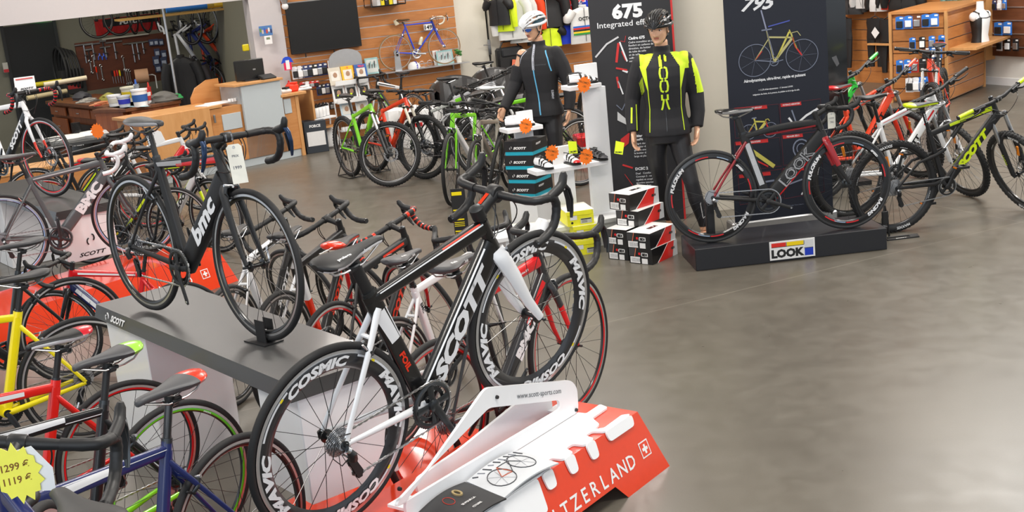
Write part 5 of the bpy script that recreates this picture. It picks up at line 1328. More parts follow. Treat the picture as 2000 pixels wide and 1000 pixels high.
for q, D, lab in (((1141, 165), 9.58, 'orange price star on the topmost white board'), ((1027, 246), 9.98, 'orange price star on the left white board'), ((1078, 299), 9.42, 'orange price star at the left end of the middle white board'), ((1145, 306), 9.42, 'orange price star hanging below the red and white shoe')):
    star(lab, PY(q[0], q[1], D), .1, .062, ORNG, txt=['PROMO', '-30'], tilt=-.3)
for (px, py), lab, yw in (((1118, 287), 'yellow folded card beside the white shoe on the middle board', .5), ((1209, 288), 'yellow folded card at the right end of the middle board', -.6)):
    c = PY(px, py, 9.50); t = thing('price_card', lab, 'price card', c, yw); mb = MB(); mb.prism([(-.04, -.045), (.035, -.055), (.045, .035), (-.03, .05)], HIVIS, (0, 0, 0), (1, 0, 0), (0, .25, 1), .002); mb.text('PROMO', BLACKM, (0, -.012, -.035), (1, 0, 0), (0, .25, 1), .012, bold=.04); mb.build('card', t)

# ---- shoe boxes
def shoebox(label, group, C, yaw, w, l, h, kind, z):
    """C = floor point of the corner between the short front face (runs to -x) and the long side (runs to +y)"""
    r = thing('shoe_box', label, 'shoe box', (C[0], C[1], z), yaw, group)
    if kind == 'sidi':
        WB_, RB = mat((.78, .78, .77), .4, var=.01), mat(lin('#d3201a'), .35, coat=.3)
        mb = MB(); mb.box((-w/2, l/2, h/2), (w, l, h), BLACK)
        y = -.001; mb.text('SIDI', WHITEM, (-w*.33, y, h*.62), (1, 0, 0), (0, 0, 1), h*.17, bold=.10, wid=1.15); mb.card(mat((.78, .78, .77), .5), (-w*.33, y+.0004, h*.62), (1, 0, 0), (0, 0, 1), w*.26, h*.25)
        mb.text('SIDI', BLACK, (-w*.33, y-.0008, h*.62), (1, 0, 0), (0, 0, 1), h*.15, bold=.08, wid=1.0)
        mb.lathe([(h*.085, -.0012), (.0001, -.0012)], RED, 16, 'y', c=(-w*.55, 0, h*.66))
        mb.card(WHITEM, (-w*.74, -.0012, h*.25), (1, 0, 0), (0, 0, 1), w*.42, h*.40); mb.card(WHITEM, (-w*.33, -.0012, h*.20), (1, 0, 0), (0, 0, 1), w*.25, h*.34)
        for i in range(3): mb.card(mt('#55585a'), (-w*.80, -.0018, h*(.16+.09*i)), (1, 0, 0), (0, 0, 1), w*.2, .003); mb.card(mt('#55585a'), (-w*.66+.012*i, -.0018, h*.25), (1, 0, 0), (0, 0, 1), .004, h*.22)
        mb.add([(-w, -.0008, h), (-w*.72, -.0008, h), (-w*.78, -.0008, h*.5), (-w, -.0008, h*.5)], [(0, 1, 2, 3)], mt('#3a3a3c'), False)
        mb.add([(-w*.70, -.001, h), (-w*.67, -.001, h), (-w*.75, -.001, h*.45), (-w*.78, -.001, h*.45)], [(0, 1, 2, 3)], mt('#d87858'), False)
        x = .001; Y = lambda t: t*l
        mb.add([(x, Y(.20), 0), (x, Y(.62), h), (x, Y(.90), h), (x, Y(.80), h*.1), (x, Y(.78), 0)], [(0, 1, 2, 3, 4)], RB, False)
        mb.add([(x+.0004, Y(.18), 0), (x+.0004, Y(.42), h*.5), (x+.0004, Y(.62), h), (x+.0004, Y(.645), h), (x+.0004, Y(.445), h*.5), (x+.0004, Y(.215), 0)], [(0, 1, 4, 5), (1, 2, 3, 4)], WB_, False)
        mb.add([(x+.0002, Y(.88), h), (x+.0002, Y(1), h), (x+.0002, Y(1), 0), (x+.0002, Y(.80), 0)], [(0, 1, 2, 3)], mat((.55, .56, .57), .4), False)
        mb.text('SIDI', BLACK, (x+.001, Y(.82), h*.55), (0, 1, 0), (0, 0, 1), h*.13, bold=.08, wid=1.2)
        mb.card(WB_, (-w/2, l/2, h+.0008), (1, 0, 0), (0, 1, 0), w*1.0, l*1.0); mb.text('SIDI', BLACK, (-w/2, l*.55, h+.0014), (0, 1, 0), (-1, 0, 0), w*.16, bold=.08, wid=1.4)
        mb.build('box_body', r)
    elif kind == 'scott':
        CY = mat(lin('#20a8c0'), .4); mb = MB(); mb.box((-w/2, l/2, h*.36), (w-.006, l-.006, h*.72), CY); mb.build('box_body', r)
        mb = MB(); mb.box((-w/2, l/2, h*.63), (w, l, h*.74), BLACKM); mb.text('SCOTT', WHITEM, (-w*.45, -.001, h*.52), (1, 0, 0), (0, 0, 1), h*.16, bold=.06, shear=.3, wid=1.3)
        for sg in (1, -1): mb.tube([Vector((-w*.78+sg*.004+sg*.006*math.sin(a), -.0015, h*.53+sg*.004+.008*math.cos(a))) for a in (0, 1, 2, 3)], .002, WHITEM, 4)
        mb.text('SCOTT', WHITEM, (.001, l*.4, h*.72), (0, 1, 0), (0, 0, 1), h*.12, bold=.06, shear=.3, wid=1.3); mb.build('lid', r)
    else:
        Cc = mat(lin('#f2ee2a'), .45) if kind == 'yellow' else mat(lin('#e6e4c2'), .5); Cl = mat(lin('#eceadc'), .5)
        mb = MB(); mb.box((-w/2, l/2, h*.45), (w-.004, l-.004, h*.9), Cc)
        mb.card(WHITEM, (-w*.76, -.0012, h*.55), (1, 0, 0), (0, 0, 1), w*.26, h*.28); mb.card(mt('#c8c8b8'), (-w*.30, -.0012, h*.28), (1, 0, 0), (0, 0, 1), w*.42, h*.34); mb.card(BLACKM, (-w*.30, -.0018, h*.40), (1, 0, 0), (0, 0, 1), w*.38, h*.07)
        for i in range(3): mb.card(mt('#55585a'), (-w*.36, -.0018, h*(.18+.06*i)), (1, 0, 0), (0, 0, 1), w*.2, .003)
        mb.lathe([(h*.08, -.0014), (.0001, -.0014)], BLACKM, 16, 'y', c=(-w*.82, .002, h*.22)); mb.build('box_body', r)
        mb = MB(); lip = [(-w-.003, -.004, h*.72), (-w*.12, -.004, h*.66), (-w*.06, -.004, h*.70), (0, -.004, h)]
        mb.box((-w/2, l/2, h*.965), (w+.006, l+.006, h*.06), Cl if kind == 'cream' else Cl)
        mb.prism([(-w-.003, h*.74), (-w*.16, h*.68), (-w*.09, h*.74), (-w*.06, h*.99), (-w-.003, h*.99)], Cc if kind == 'yellow' else Cl, (0, -.004, 0), (1, 0, 0), (0, 0, 1), .003); mb.build('lid', r)
    return r
sc = PZ(1275, 518); se = PZ(1332, 492); sy = math.atan2(se.y-sc.y, se.x-sc.x)-PI/2
gS = 'black and red shoe boxes stacked at the mannequin feet'
sx_, sn_ = Vector((math.cos(sy), math.sin(sy), 0)), Vector((-math.sin(sy), math.cos(sy), 0)); w_, l_, h_ = .205, .34, .118
labs = ['black and red shoe box, lower one of the right-hand stack on the floor', 'black and red shoe box, upper one of the right-hand stack', 'black shoe box at the bottom of the taller stack by the yellow boxes', 'black shoe box second from the bottom of the taller stack', 'black and red shoe box third from the bottom, turned on the taller stack', 'black and red shoe box topmost of the taller stack']
shoebox(labs[0], gS, sc, sy, w_, l_, h_, 'sidi', 0); shoebox(labs[1], gS, sc-sx_*.01, sy, w_, l_, h_, 'sidi', h_)
s2 = PZ(1228, 511)+sn_*.02-sx_*.012
shoebox(labs[2], gS, s2, sy, w_*.9, l_, h_, 'sidi', 0); shoebox(labs[3], gS, s2-sx_*.005, sy, w_*.9, l_, h_, 'sidi', h_)
s3 = s2+sn_*.12; shoebox(labs[4], gS, s3+sx_*.03, sy-.02, w_, l_, h_, 'sidi', 2*h_); shoebox(labs[5], gS, s3-sx_*.04, sy-.12, w_, l_, h_*1.05, 'sidi', 3*h_)
gY = 'yellow shoe boxes'; yc = PZ(1176, 493); yy = .18
for k, lab in enumerate(['yellow shoe box at the bottom of the yellow stack', 'yellow shoe box in the middle of the yellow stack', 'yellow shoe box with white lid topmost of the yellow stack']):
    shoebox(lab, gY, yc+Vector((-.01+.012*(k == 1)-.03*(k == 2), .0, 0)), yy, .215, .30, .118, 'yellow', k*.1185)
cc = yc+Vector((-.26, .10, 0))
for k, (dx, dy, kk, lab) in enumerate([(0, 0, 'yellow', 'yellow shoe box on the floor left of the yellow stack'), (-.24, .0, 'yellow', 'yellow shoe box at the far left, on the floor'), (0, .02, 'cream', 'cream shoe box on the yellow one left of the yellow stack'), (-.24, .02, 'cream', 'cream shoe box at the far left, on a yellow one')]):
    shoebox(lab, 'shoe boxes left of the yellow stack', cc+Vector((dx, dy, 0)), yy, .225, .30, .105, kk, 0 if k < 2 else .106)
gC = 'black and turquoise shoe boxes stacked left of the shoe display'; kz = PY(1046, 386, 10.0).z; kc = PZ(1046, 386, kz); ky = math.atan2(PZ(1078, 372, kz).y-kc.y, PZ(1078, 372, kz).x-kc.x)-PI/2
hh = .118
sb = thing('stool', 'white block carrying the black and turquoise shoe boxes', 'block', (kc.x, kc.y, 0), ky); MB().box((-.13, .15, kz/2), (.26, .28, kz), SH).build('block_body', sb)
for k, lab in enumerate(['black and turquoise shoe box at the bottom of its stack', 'black and turquoise shoe box second from the bottom', 'black and turquoise shoe box second from the top', 'black and turquoise shoe box topmost of its stack']):
    shoebox(lab, gC, kc+Vector((.012*(k % 2), 0, 0)), ky+.02*k, .26, .28, hh, 'scott', kz+k*hh)
# ================================================================ shop mannequins
SKIN = mat(lin('#d9a98a'), .42, coat=.15, var=.02, name='mannequin_skin'); LIP = mat(lin('#b06a5c'), .4); BROW = mat(lin('#7a5238'), .6)
CLOTH = mat((.014, .014, .017), .8, bump=.3, scale=60, name='black_cloth'); LYCRA = mat((.012, .012, .015), .5, name='lycra')
def remeshed(mb, vox, smooth=4, name='m'):
    me = mb.mesh(name); o = bpy.data.objects.new(name, me); COL.objects.link(o)
    r = o.modifiers.new('r', 'REMESH'); r.mode = 'VOXEL'; r.voxel_size = vox
    s = o.modifiers.new('s', 'SMOOTH'); s.factor = .5; s.iterations = smooth
    dg = bpy.context.evaluated_depsgraph_get(); dg.update()
    out = bpy.data.meshes.new_from_object(o.evaluated_get(dg)); COL.objects.unlink(o); bpy.data.objects.remove(o)
    v = [x.co.copy() for x in out.vertices]; f = [tuple(p.vertices) for p in out.polygons]; bpy.data.meshes.remove(out)
    return v, f
def ering(c, rx, ry, n=20, ex=.85, tilt=0):
    return [Vector((c[0]+math.copysign(abs(math.cos(2*PI*k/n))**ex, math.cos(2*PI*k/n))*rx, c[1]+math.copysign(abs(math.sin(2*PI*k/n))**ex, math.sin(2*PI*k/n))*ry, c[2])) for k in range(n)]
def torso(mb, g=0.0, z0=.86, z1=1.52, hem=0):
    prof = [(.80, .160, .108, .0), (.86, .172, .118, .0), (.92, .168, .115, .0), (1.0, .148, .102, -.002), (1.08, .138, .097, -.004), (1.16, .146, .104, -.008), (1.25, .160, .113, -.010), (1.33, .170, .114, -.008), (1.40, .172, .104, -.002), (1.445, .150, .088, .006), (1.475, .105, .070, .012), (1.50, .066, .058, .014), (1.54, .056, .055, .012)]
    rings = [ering((0, y, z), rx+g+(hem if z < 1.0 else 0), ry+g+(hem if z < 1.0 else 0)) for z, rx, ry, y in prof if z0-1e-6 <= z <= z1+1e-6]
    mb.loft(rings, SKIN)
def limb(mb, pts, rr, g=0.0, seg=14):
    P = []; R = []
    for i in range(len(pts)-1):
        for k in range(4):
            t = k/4; P.append(Vector(pts[i]).lerp(Vector(pts[i+1]), t)); R.append(rr[i]*(1-t)+rr[i+1]*t+g)
    P.append(Vector(pts[-1])); R.append(rr[-1]+g); mb.tube(P, R, SKIN, seg)
def head_raw(mb, M):
    """head, chin at z=0, face towards -y; M places it"""
    nu, nz = 40, 44; H = .235; rings = []
    def wid(z): return [(0, .030), (.012, .040), (.03, .052), (.06, .062), (.09, .068), (.12, .073), (.15, .076), (.18, .073), (.205, .060), (.225, .036), (.235, .004)]
    def interp(tab, z):
        for (a, b), (c, d) in zip(tab, tab[1:]):
            if z <= c: return b+(d-b)*(z-a)/(c-a)
        return tab[-1][1]
    front = [(0, -.070), (.012, -.078), (.025, -.078), (.04, -.078), (.055, -.082), (.07, -.084), (.09, -.084), (.11, -.084), (.13, -.089), (.16, -.090), (.19, -.080), (.215, -.055), (.235, .0)]
    back = [(0, .0), (.02, .03), (.05, .06), (.09, .085), (.13, .103), (.17, .103), (.20, .085), (.22, .055), (.235, .0)]
    for j in range(nz+1):
        z = H*j/nz; w = interp(wid(z), z); f = interp(front, z); bk = interp(back, z); rg = []
        for i in range(nu):
            a = 2*PI*i/nu; c, s = math.sin(a), math.cos(a)       # s=1 -> front
            x = math.copysign(abs(c)**.9, c)*w; y = f*max(s, 0)**.85 if s > 0 else bk*(-s)**.85
            if s > 0:
                G = lambda x0, z0, sx, sz: math.exp(-((x-x0)/sx)**2-((z-z0)/sz)**2)
                nose = 0
                if .062 < z < .135:
                    t = (z-.070)/.06; prot = (.030*max(0, 1-abs(t)) if t < 0 else .030-.024*min(1, t)); 
                    if t < 0: prot = .030*max(0, 1+t*5.5)
                    nose = prot*math.exp(-(x/(.0105+.006*max(0, 1-t*2)))**2)
                y -= nose
                y += .013*(G(.031, .112, .017, .012)+G(-.031, .112, .017, .012))
                y -= .006*(G(.032, .133, .022, .008)+G(-.032, .133, .022, .008))
                y -= .007*G(0, .045, .020, .0065)+.007*G(0, .056, .022, .005)-.006*G(0, .0505, .022, .0022); y += .005*G(0, .033, .02, .007); y -= .008*G(0, .014, .022, .012)
                y -= .006*(G(.045, .085, .016, .016)+G(-.045, .085, .016, .016))
            rg.append(M @ Vector((x, y, z)))
        rings.append(rg)
    k0 = len(mb.f); mb.loft(rings, SKIN); Mi = M.inverted(); lip, br = mb.mi(LIP), mb.mi(BROW); eye = mb.mi(mat(lin('#5a3a2a'), .4))
    for i in range(k0, len(mb.f)):
        c = Mi @ (sum((Vector(mb.v[k]) for k in mb.f[i]), Vector())/len(mb.f[i]))
        if c.y < -.06:
            if abs(c.x) < .023-abs(c.z-.0505)*1.2 and .042 < c.z < .060: mb.m[i] = lip
            if .012 < abs(c.x) < .050 and .127+.006*(abs(c.x)-.012)/.03 < c.z < .1335+.006*(abs(c.x)-.012)/.03: mb.m[i] = br
    for s in (-1, 1):
        mb.sphere(M @ Vector((s*.031, -.066, .111)), (.0125, .0115, .0085), mat(lin('#e8dfd6'), .3), 12, 8)
        mb.sphere(M @ Vector((s*.030, -.0765, .110)), (.0052, .003, .0056), mat(lin('#33231c'), .25), 10, 6)
        lid = [M @ Vector((s*(.031-.016+.032*t), -.079+.010*abs(t-.5), .1135+.006*math.sin(PI*t))) for t in [i/8 for i in range(9)]]; mb.tube(lid, .0022, mat(lin('#8a5a44'), .5), 5)
        ear = [M @ Vector((s*.073, .005+.016*math.cos(t), .105+.028*math.sin(t))) for t in [i*.5 for i in range(1, 12)]]; mb.tube(ear, .0055, SKIN, 7)
        mb.sphere(M @ Vector((s*.071, .006, .102)), (.006, .013, .022), SKIN, 10, 8)
def hand_raw(mb, M, s, curl=.35):
    """hand hanging along -z from the wrist at the origin; palm faces -x*s"""
    def f(pts, r):
        mb.tube([M @ Vector(p) for p in pts], r, SKIN, 8)
    mb.loft([[M @ v for v in ering((0, 0, z), rx, ry, 12)] for z, rx, ry in ((.02, .020, .026), (0, .019, .026), (-.03, .017, .034), (-.065, .016, .041), (-.092, .014, .040), (-.098, .009, .034))], SKIN)
    for k, (y, L) in enumerate(((-.030, .066), (-.010, .076), (.010, .072), (.029, .058))):
        c = curl*(1+.25*k); d = -s; p = Vector((0, y, -.090)); pts = [p+Vector((0, 0, .012))]; a = .12
        for q in (.42, .32, .26):
            pts.append(pts[-1]+Vector((d*math.sin(a), y*.12, -math.cos(a)))*L*q*1.15); a += c
        f(pts, [.0092, .0088, .0080, .0062])
    f([Vector((0, -.028, -.022)), Vector((-s*.012, -.052, -.045)), Vector((-s*.018, -.060, -.072)), Vector((-s*.020, -.060, -.092))], [.0125, .0105, .0092, .0068])
def helmet(parent, M, shell, accent, inner, txt=None):
    mb = MB(); n = 9
    P = lambda u, v: M @ Vector((math.sin(u)*math.cos(v)*.098, -math.cos(u)*.0+0, 0))
    def pt(a, e, k=1.0):      # a azimuth about vertical (0=front), e elevation 0..pi/2 
        r = Vector((math.sin(a)*.103, -math.cos(a)*(.128 if math.cos(a) > 0 else .140), 0))*math.cos(e)*k; return M @ (r+Vector((0, .012+.004*math.cos(a), .005+.112*math.sin(e)*k)))
    # inner dark liner
    rings = []
    for j in range(8):
        e = PI/2*j/8; rings.append([pt(2*PI*i/28, e, .86) for i in range(28)])
    mb.loft(rings, inner, cap=False)
    # rim
    mb.tube([pt(2*PI*i/36, .06+.10*max(0, math.cos(2*PI*i/36))) for i in range(36)], (.014, .011), shell, 8, closed=True)
    # ribs running front to back
    for k in range(-4, 5):
        off = k/4.6; pts = []; 
        for i in range(17):
            t = -1+2*i/16; x = off*.100*math.cos(t*PI/2)**.55*(1); y = -math.cos(PI/2*(t+1))*.128; z = .112*max(0, 1-abs(off)**2.2)**.5*math.sin(PI*(t+1)/2)**.6
            pts.append(M @ Vector((x*(1.0), y+.012, .008+z)))
        mb.tube(pts, [(.0095, .010) if 3 < i < 14 else (.008, .009) for i in range(17)], shell if k % 2 == 0 else accent, 8)
    for e in (.55, 1.0):
        for a0 in (0.35, 1.1, 1.9, 2.75, -.35, -1.1, -1.9, -2.75): mb.tube([pt(a0-.28, e+.12), pt(a0, e+.02), pt(a0+.28, e-.05)], (.008, .009), shell, 6)
    if txt: mb.text(txt, WHITEM, pt(.75, .45, 1.10), (M.to_3x3() @ Vector((.75, .6, .35))), (M.to_3x3() @ Vector((-.2, -.2, 1))), .022, bold=.05, shear=.2)
    mb.build('helmet', parent)
    mb = MB()
    for s in (-1, 1):
        a, b, c = M @ Vector((s*.083, -.035, .01)), M @ Vector((s*.075, .035, .0)), M @ Vector((s*.068, .0, -.075))
        mb.tube([a, c], (.007, .002), BLACK, 4); mb.tube([b, c], (.007, .002), BLACK, 4); mb.tube([c, M @ Vector((s*.04, -.035, -.112)), M @ Vector((0, -.045, -.122))], (.007, .002), BLACK, 4)
    mb.build('chin_strap', parent)
def project_decal(mb, bvh, pts3, fs, m, dirv, off=.002):
    out = []
    for p in pts3:
        h = bvh.ray_cast(p-dirv*.6, dirv)
        out.append((h[0]-dirv*off) if h[0] is not None else p)
    mb.add(out, fs, m, True)
def dense_poly(poly, step=.008):
    out = []
    for i in range(len(poly)):
        a, b = Vector(poly[i]), Vector(poly[(i+1) % len(poly)]); n = max(1, int((b-a).length/step))
        for k in range(n): out.append(a.lerp(b, k/n))
    return out
def cloth_strip(mb, bvh, pts, w, m, dirv=Vector((0, 1, 0)), off=.0025):
    """ribbon projected on the cloth: pts are (x,z); w width number or list"""
    P = [Vector((p[0], 0, p[1])) for p in pts]; Q = []
    for a, b in zip(P, P[1:]):
        n = max(1, int((b-a).length/.012))
        for k in range(n): Q.append(a.lerp(b, k/n))
    Q.append(P[-1]); vs = []; fs = []; N = len(Q)
    for i, p in enumerate(Q):
        t = (Q[min(i+1, N-1)]-Q[max(i-1, 0)]).normalized(); nn = Vector((-t.z, 0, t.x)); ww = w if not isinstance(w, list) else w[0]+(w[-1]-w[0])*i/(N-1)
        for k in (-1, -.33, .33, 1): vs.append(p+nn*(ww/2*k))
    for i in range(N-1):
        for k in range(3): fs.append((4*i+k, 4*i+k+1, 4*i+k+5, 4*i+k+4))
    project_decal(mb, bvh, vs, fs, m, dirv, off)
def cloth_text(mb, bvh, s, m, c, ex, ey, h, bold=.03, wid=1.0, shear=0, dirv=Vector((0, 1, 0))):
    vs, fs = text_polys(s, bold, shear); pts = [Vector((c[0]+(ex[0]*x*wid+ey[0]*y)*h, 0, c[1]+(ex[1]*x*wid+ey[1]*y)*h)) for x, y in vs]
    project_decal(mb, bvh, pts, fs, m, dirv, .004)
def mannequin(label, C, yaw, arms, legs, headM, jacket_fn, hel, scale=1.0, glasses=False, cut_arm=None, shoes=None):
    root = thing('mannequin', label, 'mannequin', C, yaw); root.scale = (scale,)*3
    mb = MB(); torso(mb, 0, .80, 1.54); limb(mb, [(0, .012, 1.47), (0, .006, 1.55), (0, -.004, 1.60)], [.060, .052, .052])
    ar = [.052, .047, .040, .036, .026]; lr = [.088, .076, .054, .056, .040, .032]
    for A in arms:
        limb(mb, A, ar[:len(A)]); mb.sphere(A[0], .054, SKIN)
    for Lg in legs: limb(mb, Lg, lr[:len(Lg)])
    v, f = remeshed(mb, .0085, 3); B = MB(); B.add(v, f, SKIN)
    head_raw(B, headM)
    for A, s in zip(arms, (-1, 1)):
        w = Vector(A[-1]); d = (Vector(A[-1])-Vector(A[-2])).normalized(); q = Vector((0, 0, -1)).rotation_difference(d).to_matrix().to_4x4()
        hand_raw(B, T(*w) @ q @ RZ(.35*s), s)
    for Lg, s in zip(legs, (-1, 1)):
        a = Vector(Lg[-1]); fy = Lg[-1][1]
        B.loft([[a+Vector((x, y, z)) for x, y, z in [(math.cos(t)*rx, yy+0, zz+math.sin(t)*rz) for t in [2*PI*i/12 for i in range(12)]]] for yy, zz, rx, rz in ((.05, -.045, .022, .025), (.03, -.035, .032, .038), (-.02, -.035, .034, .036), (-.08, -.052, .040, .024), (-.13, -.060, .040, .016), (-.165, -.064, .028, .010))], SKIN)
    B.build('body', root)
    # tights
    mb = MB(); torso(mb, .004, .80, 1.0)
    for Lg in legs:
        n = len(Lg); cut = [Vector(p) for p in Lg]; cut[-1] = cut[-2].lerp(cut[-1], .62 if not shoes else 1.0); limb(mb, cut, lr[:n], .005)
    v, f = remeshed(mb, .0085, 3); Tm = MB(); Tm.add(v, f, LYCRA); bv = BVHTree.FromPolygons(v, f)
    for s in (-1, 1):
        Lg = legs[0 if s < 0 else 1]; k, a = Lg[-3], Lg[-1]
        cloth_strip(Tm, bv, [(k[0]+.035*1, k[2]-.02), (k[0]+.030, (k[2]+a[2])/2+.10), (a[0]-.005, (k[2]+a[2])/2-.02), (a[0]+.012, a[2]+.12)], .006, mt('#c8c8c8'))
    Tm.build('tights', root)
    # jacket
    mb = MB(); torso(mb, .018, .86, 1.50, hem=.006); mb.loft([ering((0, .012, z), r, r*.98) for z, r in ((1.44, .085), (1.48, .070), (1.52, .064), (1.556, .066))], SKIN)
    for i, A in enumerate(arms):
        if cut_arm == i:
            limb(mb, A[1:], [.060, .056, .044, .038], .010); limb(mb, [Vector(A[0]), Vector(A[0]).lerp(Vector(A[1]), .15)], [.06, .055], .006); continue
        AA = [Vector(p) for p in A]; AA[-1] = AA[-2].lerp(AA[-1], .97); limb(mb, AA, [.060, .058, .052, .046, .036], .012); mb.sphere(Vector(A[0])+Vector((0, 0, -.004)), (.074, .072, .070), SKIN); mb.sphere(Vector(A[0])*.6+Vector((0, .004, 1.445*.4)), (.075, .074, .062), SKIN)
    v, f = remeshed(mb, .0085, 2); J = MB(); J.add(v, f, CLOTH); bv = BVHTree.FromPolygons(v, f)
    jacket_fn(J, bv, v, f); J.build('jacket', root)
    hel(root, headM)
    if glasses:
        mb = MB(); W_ = mat((.85, .86, .88), .3, coat=.5); B_ = mat((.02, .10, .45), .08, coat=1, metal=.4)
        for s in (-1, 1):
            mb.tube([headM @ Vector(p) for p in ((s*.004, -.112, .122), (s*.030, -.106, .127), (s*.058, -.082, .122), (s*.074, -.05, .118), (s*.078, .0, .116))], (.0035, .004), W_, 6)
            L_ = [headM @ Vector(p) for p in ((s*.006, -.111, .120), (s*.034, -.104, .124), (s*.062, -.080, .119), (s*.058, -.083, .100), (s*.034, -.100, .090), (s*.014, -.109, .100))]
            mb.add(L_+[p+headM.to_3x3() @ Vector((0, .003, 0)) for p in L_], [(0, 1, 2, 3, 4, 5), (11, 10, 9, 8, 7, 6)]+[(i, (i+1) % 6, 6+(i+1) % 6, 6+i) for i in range(6)], B_, True)
        mb.build('sunglasses', root)
    if shoes:
        for Lg in legs:
            a = Vector(Lg[-1]); mb = MB()
            mb.loft([[a+Vector((math.cos(t)*rx, yy, zz+math.sin(t)*rz)) for t in [2*PI*i/14 for i in range(14)]] for yy, zz, rx, rz in ((.075, -.035, .025, .030), (.05, -.030, .040, .050), (.0, -.030, .042, .050), (-.06, -.045, .046, .038), (-.12, -.056, .048, .026), (-.17, -.062, .040, .018), (-.195, -.066, .02, .010))], BLACKM)
            mb.box(a+Vector((0, -.05, -.078)), (.085, .26, .014), RUBBER, bev=.005)
            for y in (-.04, -.08, -.12): mb.tube([a+Vector((-.046, y, -.04)), a+Vector((0, y, -.005+(y+.04)*.25)), a+Vector((.046, y, -.04))], (.010, .003), mt('#2c2c2e'), 6, side=(0, 1, 0))
            mb.box(a+Vector((0, -.01, .012)), (.02, .012, .02), HIVIS); mb.build('shoe', root)
    return root
NEON = mat(lin('#d2f02a'), .6)
def jacket2(J, bv, v, f):
    nm = J.mi(NEON)
    for i, fc in enumerate(J.f):
        c = sum((Vector(J.v[k]) for k in fc), Vector())/len(fc); x, z = c.x, c.z; ax = abs(x)
        yoke = z > 1.375 and ax > .072+(1.49-z)*.60 and ax < (.172 if x < 0 else .20) and z < 1.50
        wedge = 1.20 < z <= 1.37 and (.128+(1.37-z)*.0) < ax < .150+(z-1.20)*.08 and c.y < .05 and False
        sl = x > .215 and 1.17 < z < 1.44 and c.x > .222+(1.44-z)*.12
        if yoke or wedge or sl: J.m[i] = nm
    for s in (-1, 1):
        cloth_strip(J, bv, [(s*.155, 1.42), (s*.137, 1.30), (s*.125, 1.22)], [.050, .006], NEON); cloth_strip(J, bv, [(s*.127, 1.23), (s*.122, 1.08), (s*.135, .90)], .006, NEON)
        cloth_strip(J, bv, [(s*.017, 1.49), (s*.017, 1.45)], .012, NEON)
    for k, ch in enumerate('LOOK'): pass
    # emblem letters set one below the other, read sideways, split by the zip
    for z0, ch in ((1.435, 'L'), (1.355, 'O'), (1.255, 'O'), (1.145, 'K')):
        if ch == 'O':
            for s in (-1, 1): cloth_strip(J, bv, [(s*.006, z0+.045), (s*.024, z0+.036), (s*.029, z0), (s*.024, z0-.036), (s*.006, z0-.045)], .015, NEON)
        elif ch == 'L':
            cloth_strip(J, bv, [(-.024, z0+.045), (-.022, z0-.03)], .015, NEON); cloth_strip(J, bv, [(.024, z0+.045), (.022, z0+.005)], .015, NEON); cloth_strip(J, bv, [(-.010, z0+.02), (-.010, z0-.03)], .008, NEON)
        else:
            for s in (-1, 1): cloth_strip(J, bv, [(s*.022, z0+.045), (s*.022, z0+.0)], .015, NEON); cloth_strip(J, bv, [(s*.008, z0+.01), (s*.022, z0-.055), (s*.030, z0-.075)], .014, NEON)
    cloth_strip(J, bv, [(0, 1.50), (0, .90)], .005, BLACK)
    for s in (-1,):
        for k in range(5): cloth_strip(J, bv, [(-.165-.006*k, 1.33-.01*k), (-.155-.005*k, 1.22-.01*k)], .003, NEON)
        cloth_strip(J, bv, [(-.262, 1.10), (-.272, .98)], .014, NEON); cloth_strip(J, bv, [(-.225, 1.12), (-.232, .92)], .007, NEON)
    cloth_text(J, bv, 'SIDI', WHITEM, (.03, 1.515), (1, 0), (0, 1), .012) if False else None
def jacket1(J, bv, v, f):
    BL = mat(lin('#5fb0dc'), .5); LG = mat(lin('#b8bcc8'), .5)
    cloth_strip(J, bv, [(-.018, 1.53), (-.010, 1.30)], .022, LG); cloth_strip(J, bv, [(-.010, 1.30), (.004, 1.10), (.022, .88)], .012, BL); cloth_strip(J, bv, [(-.014, 1.5), (-.008, 1.3)], .006, BLACK)
    cloth_strip(J, bv, [(.095, 1.47), (.125, 1.40), (.150, 1.28)], .010, BL); cloth_strip(J, bv, [(-.095, 1.475), (-.140, 1.43), (-.165, 1.36)], .007, LG)
    cloth_text(J, bv, 'LOUVORNE', mt('#3c3e44'), (.06, 1.345), (1, 0), (0, 1), .014); cloth_text(J, bv, 'ELEMENT', LG, (.135, 1.06), (0, -1), (1, 0), .014)
def hel2(root, M): helmet(root, M @ T(0, 0, .128) @ RX(.06), BLACK, BLACKM, mat((.01, .01, .01), .8), 'SIDI')
def hel1(root, M): helmet(root, M @ T(0, 0, .128) @ RX(.02), mat((.82, .84, .86), .25, coat=.6), mat((.82, .84, .86), .25, coat=.6), mat((.02, .07, .10), .7))
def mlegs(f1, f2, hips=.085): pass
# right mannequin, legs apart, looking down to its right
m2 = PY(1303, 262, 9.48); m2y = -.12
MQ2 = mannequin('mannequin with black helmet and black and neon yellow cycling jacket beside the pillar', (m2.x, m2.y, 0), m2y,
    arms=[[(-.165, .005, 1.435), (-.205, .01, 1.33), (-.250, .03, 1.16), (-.262, .0, 1.02), (-.262, -.05, .90)], [(.165, .005, 1.435), (.205, .01, 1.33), (.245, .035, 1.16), (.250, .01, 1.02), (.235, -.03, .90)]],
    legs=[[(-.085, .0, .86), (-.095, .02, .70), (-.075, .08, .48), (-.06, .14, .35), (-.03, .24, .16), (-.02, .26, .085)], [(.085, 0, .86), (.110, -.04, .70), (.165, -.10, .47), (.19, -.10, .34), (.235, -.10, .16), (.24, -.10, .085)]],
    headM=T(-.010, -.012, 1.578) @ RZ(-.30) @ RX(.10), jacket_fn=jacket2, hel=hel2, scale=.985)
m1 = PY(1062, 215, 11.35)
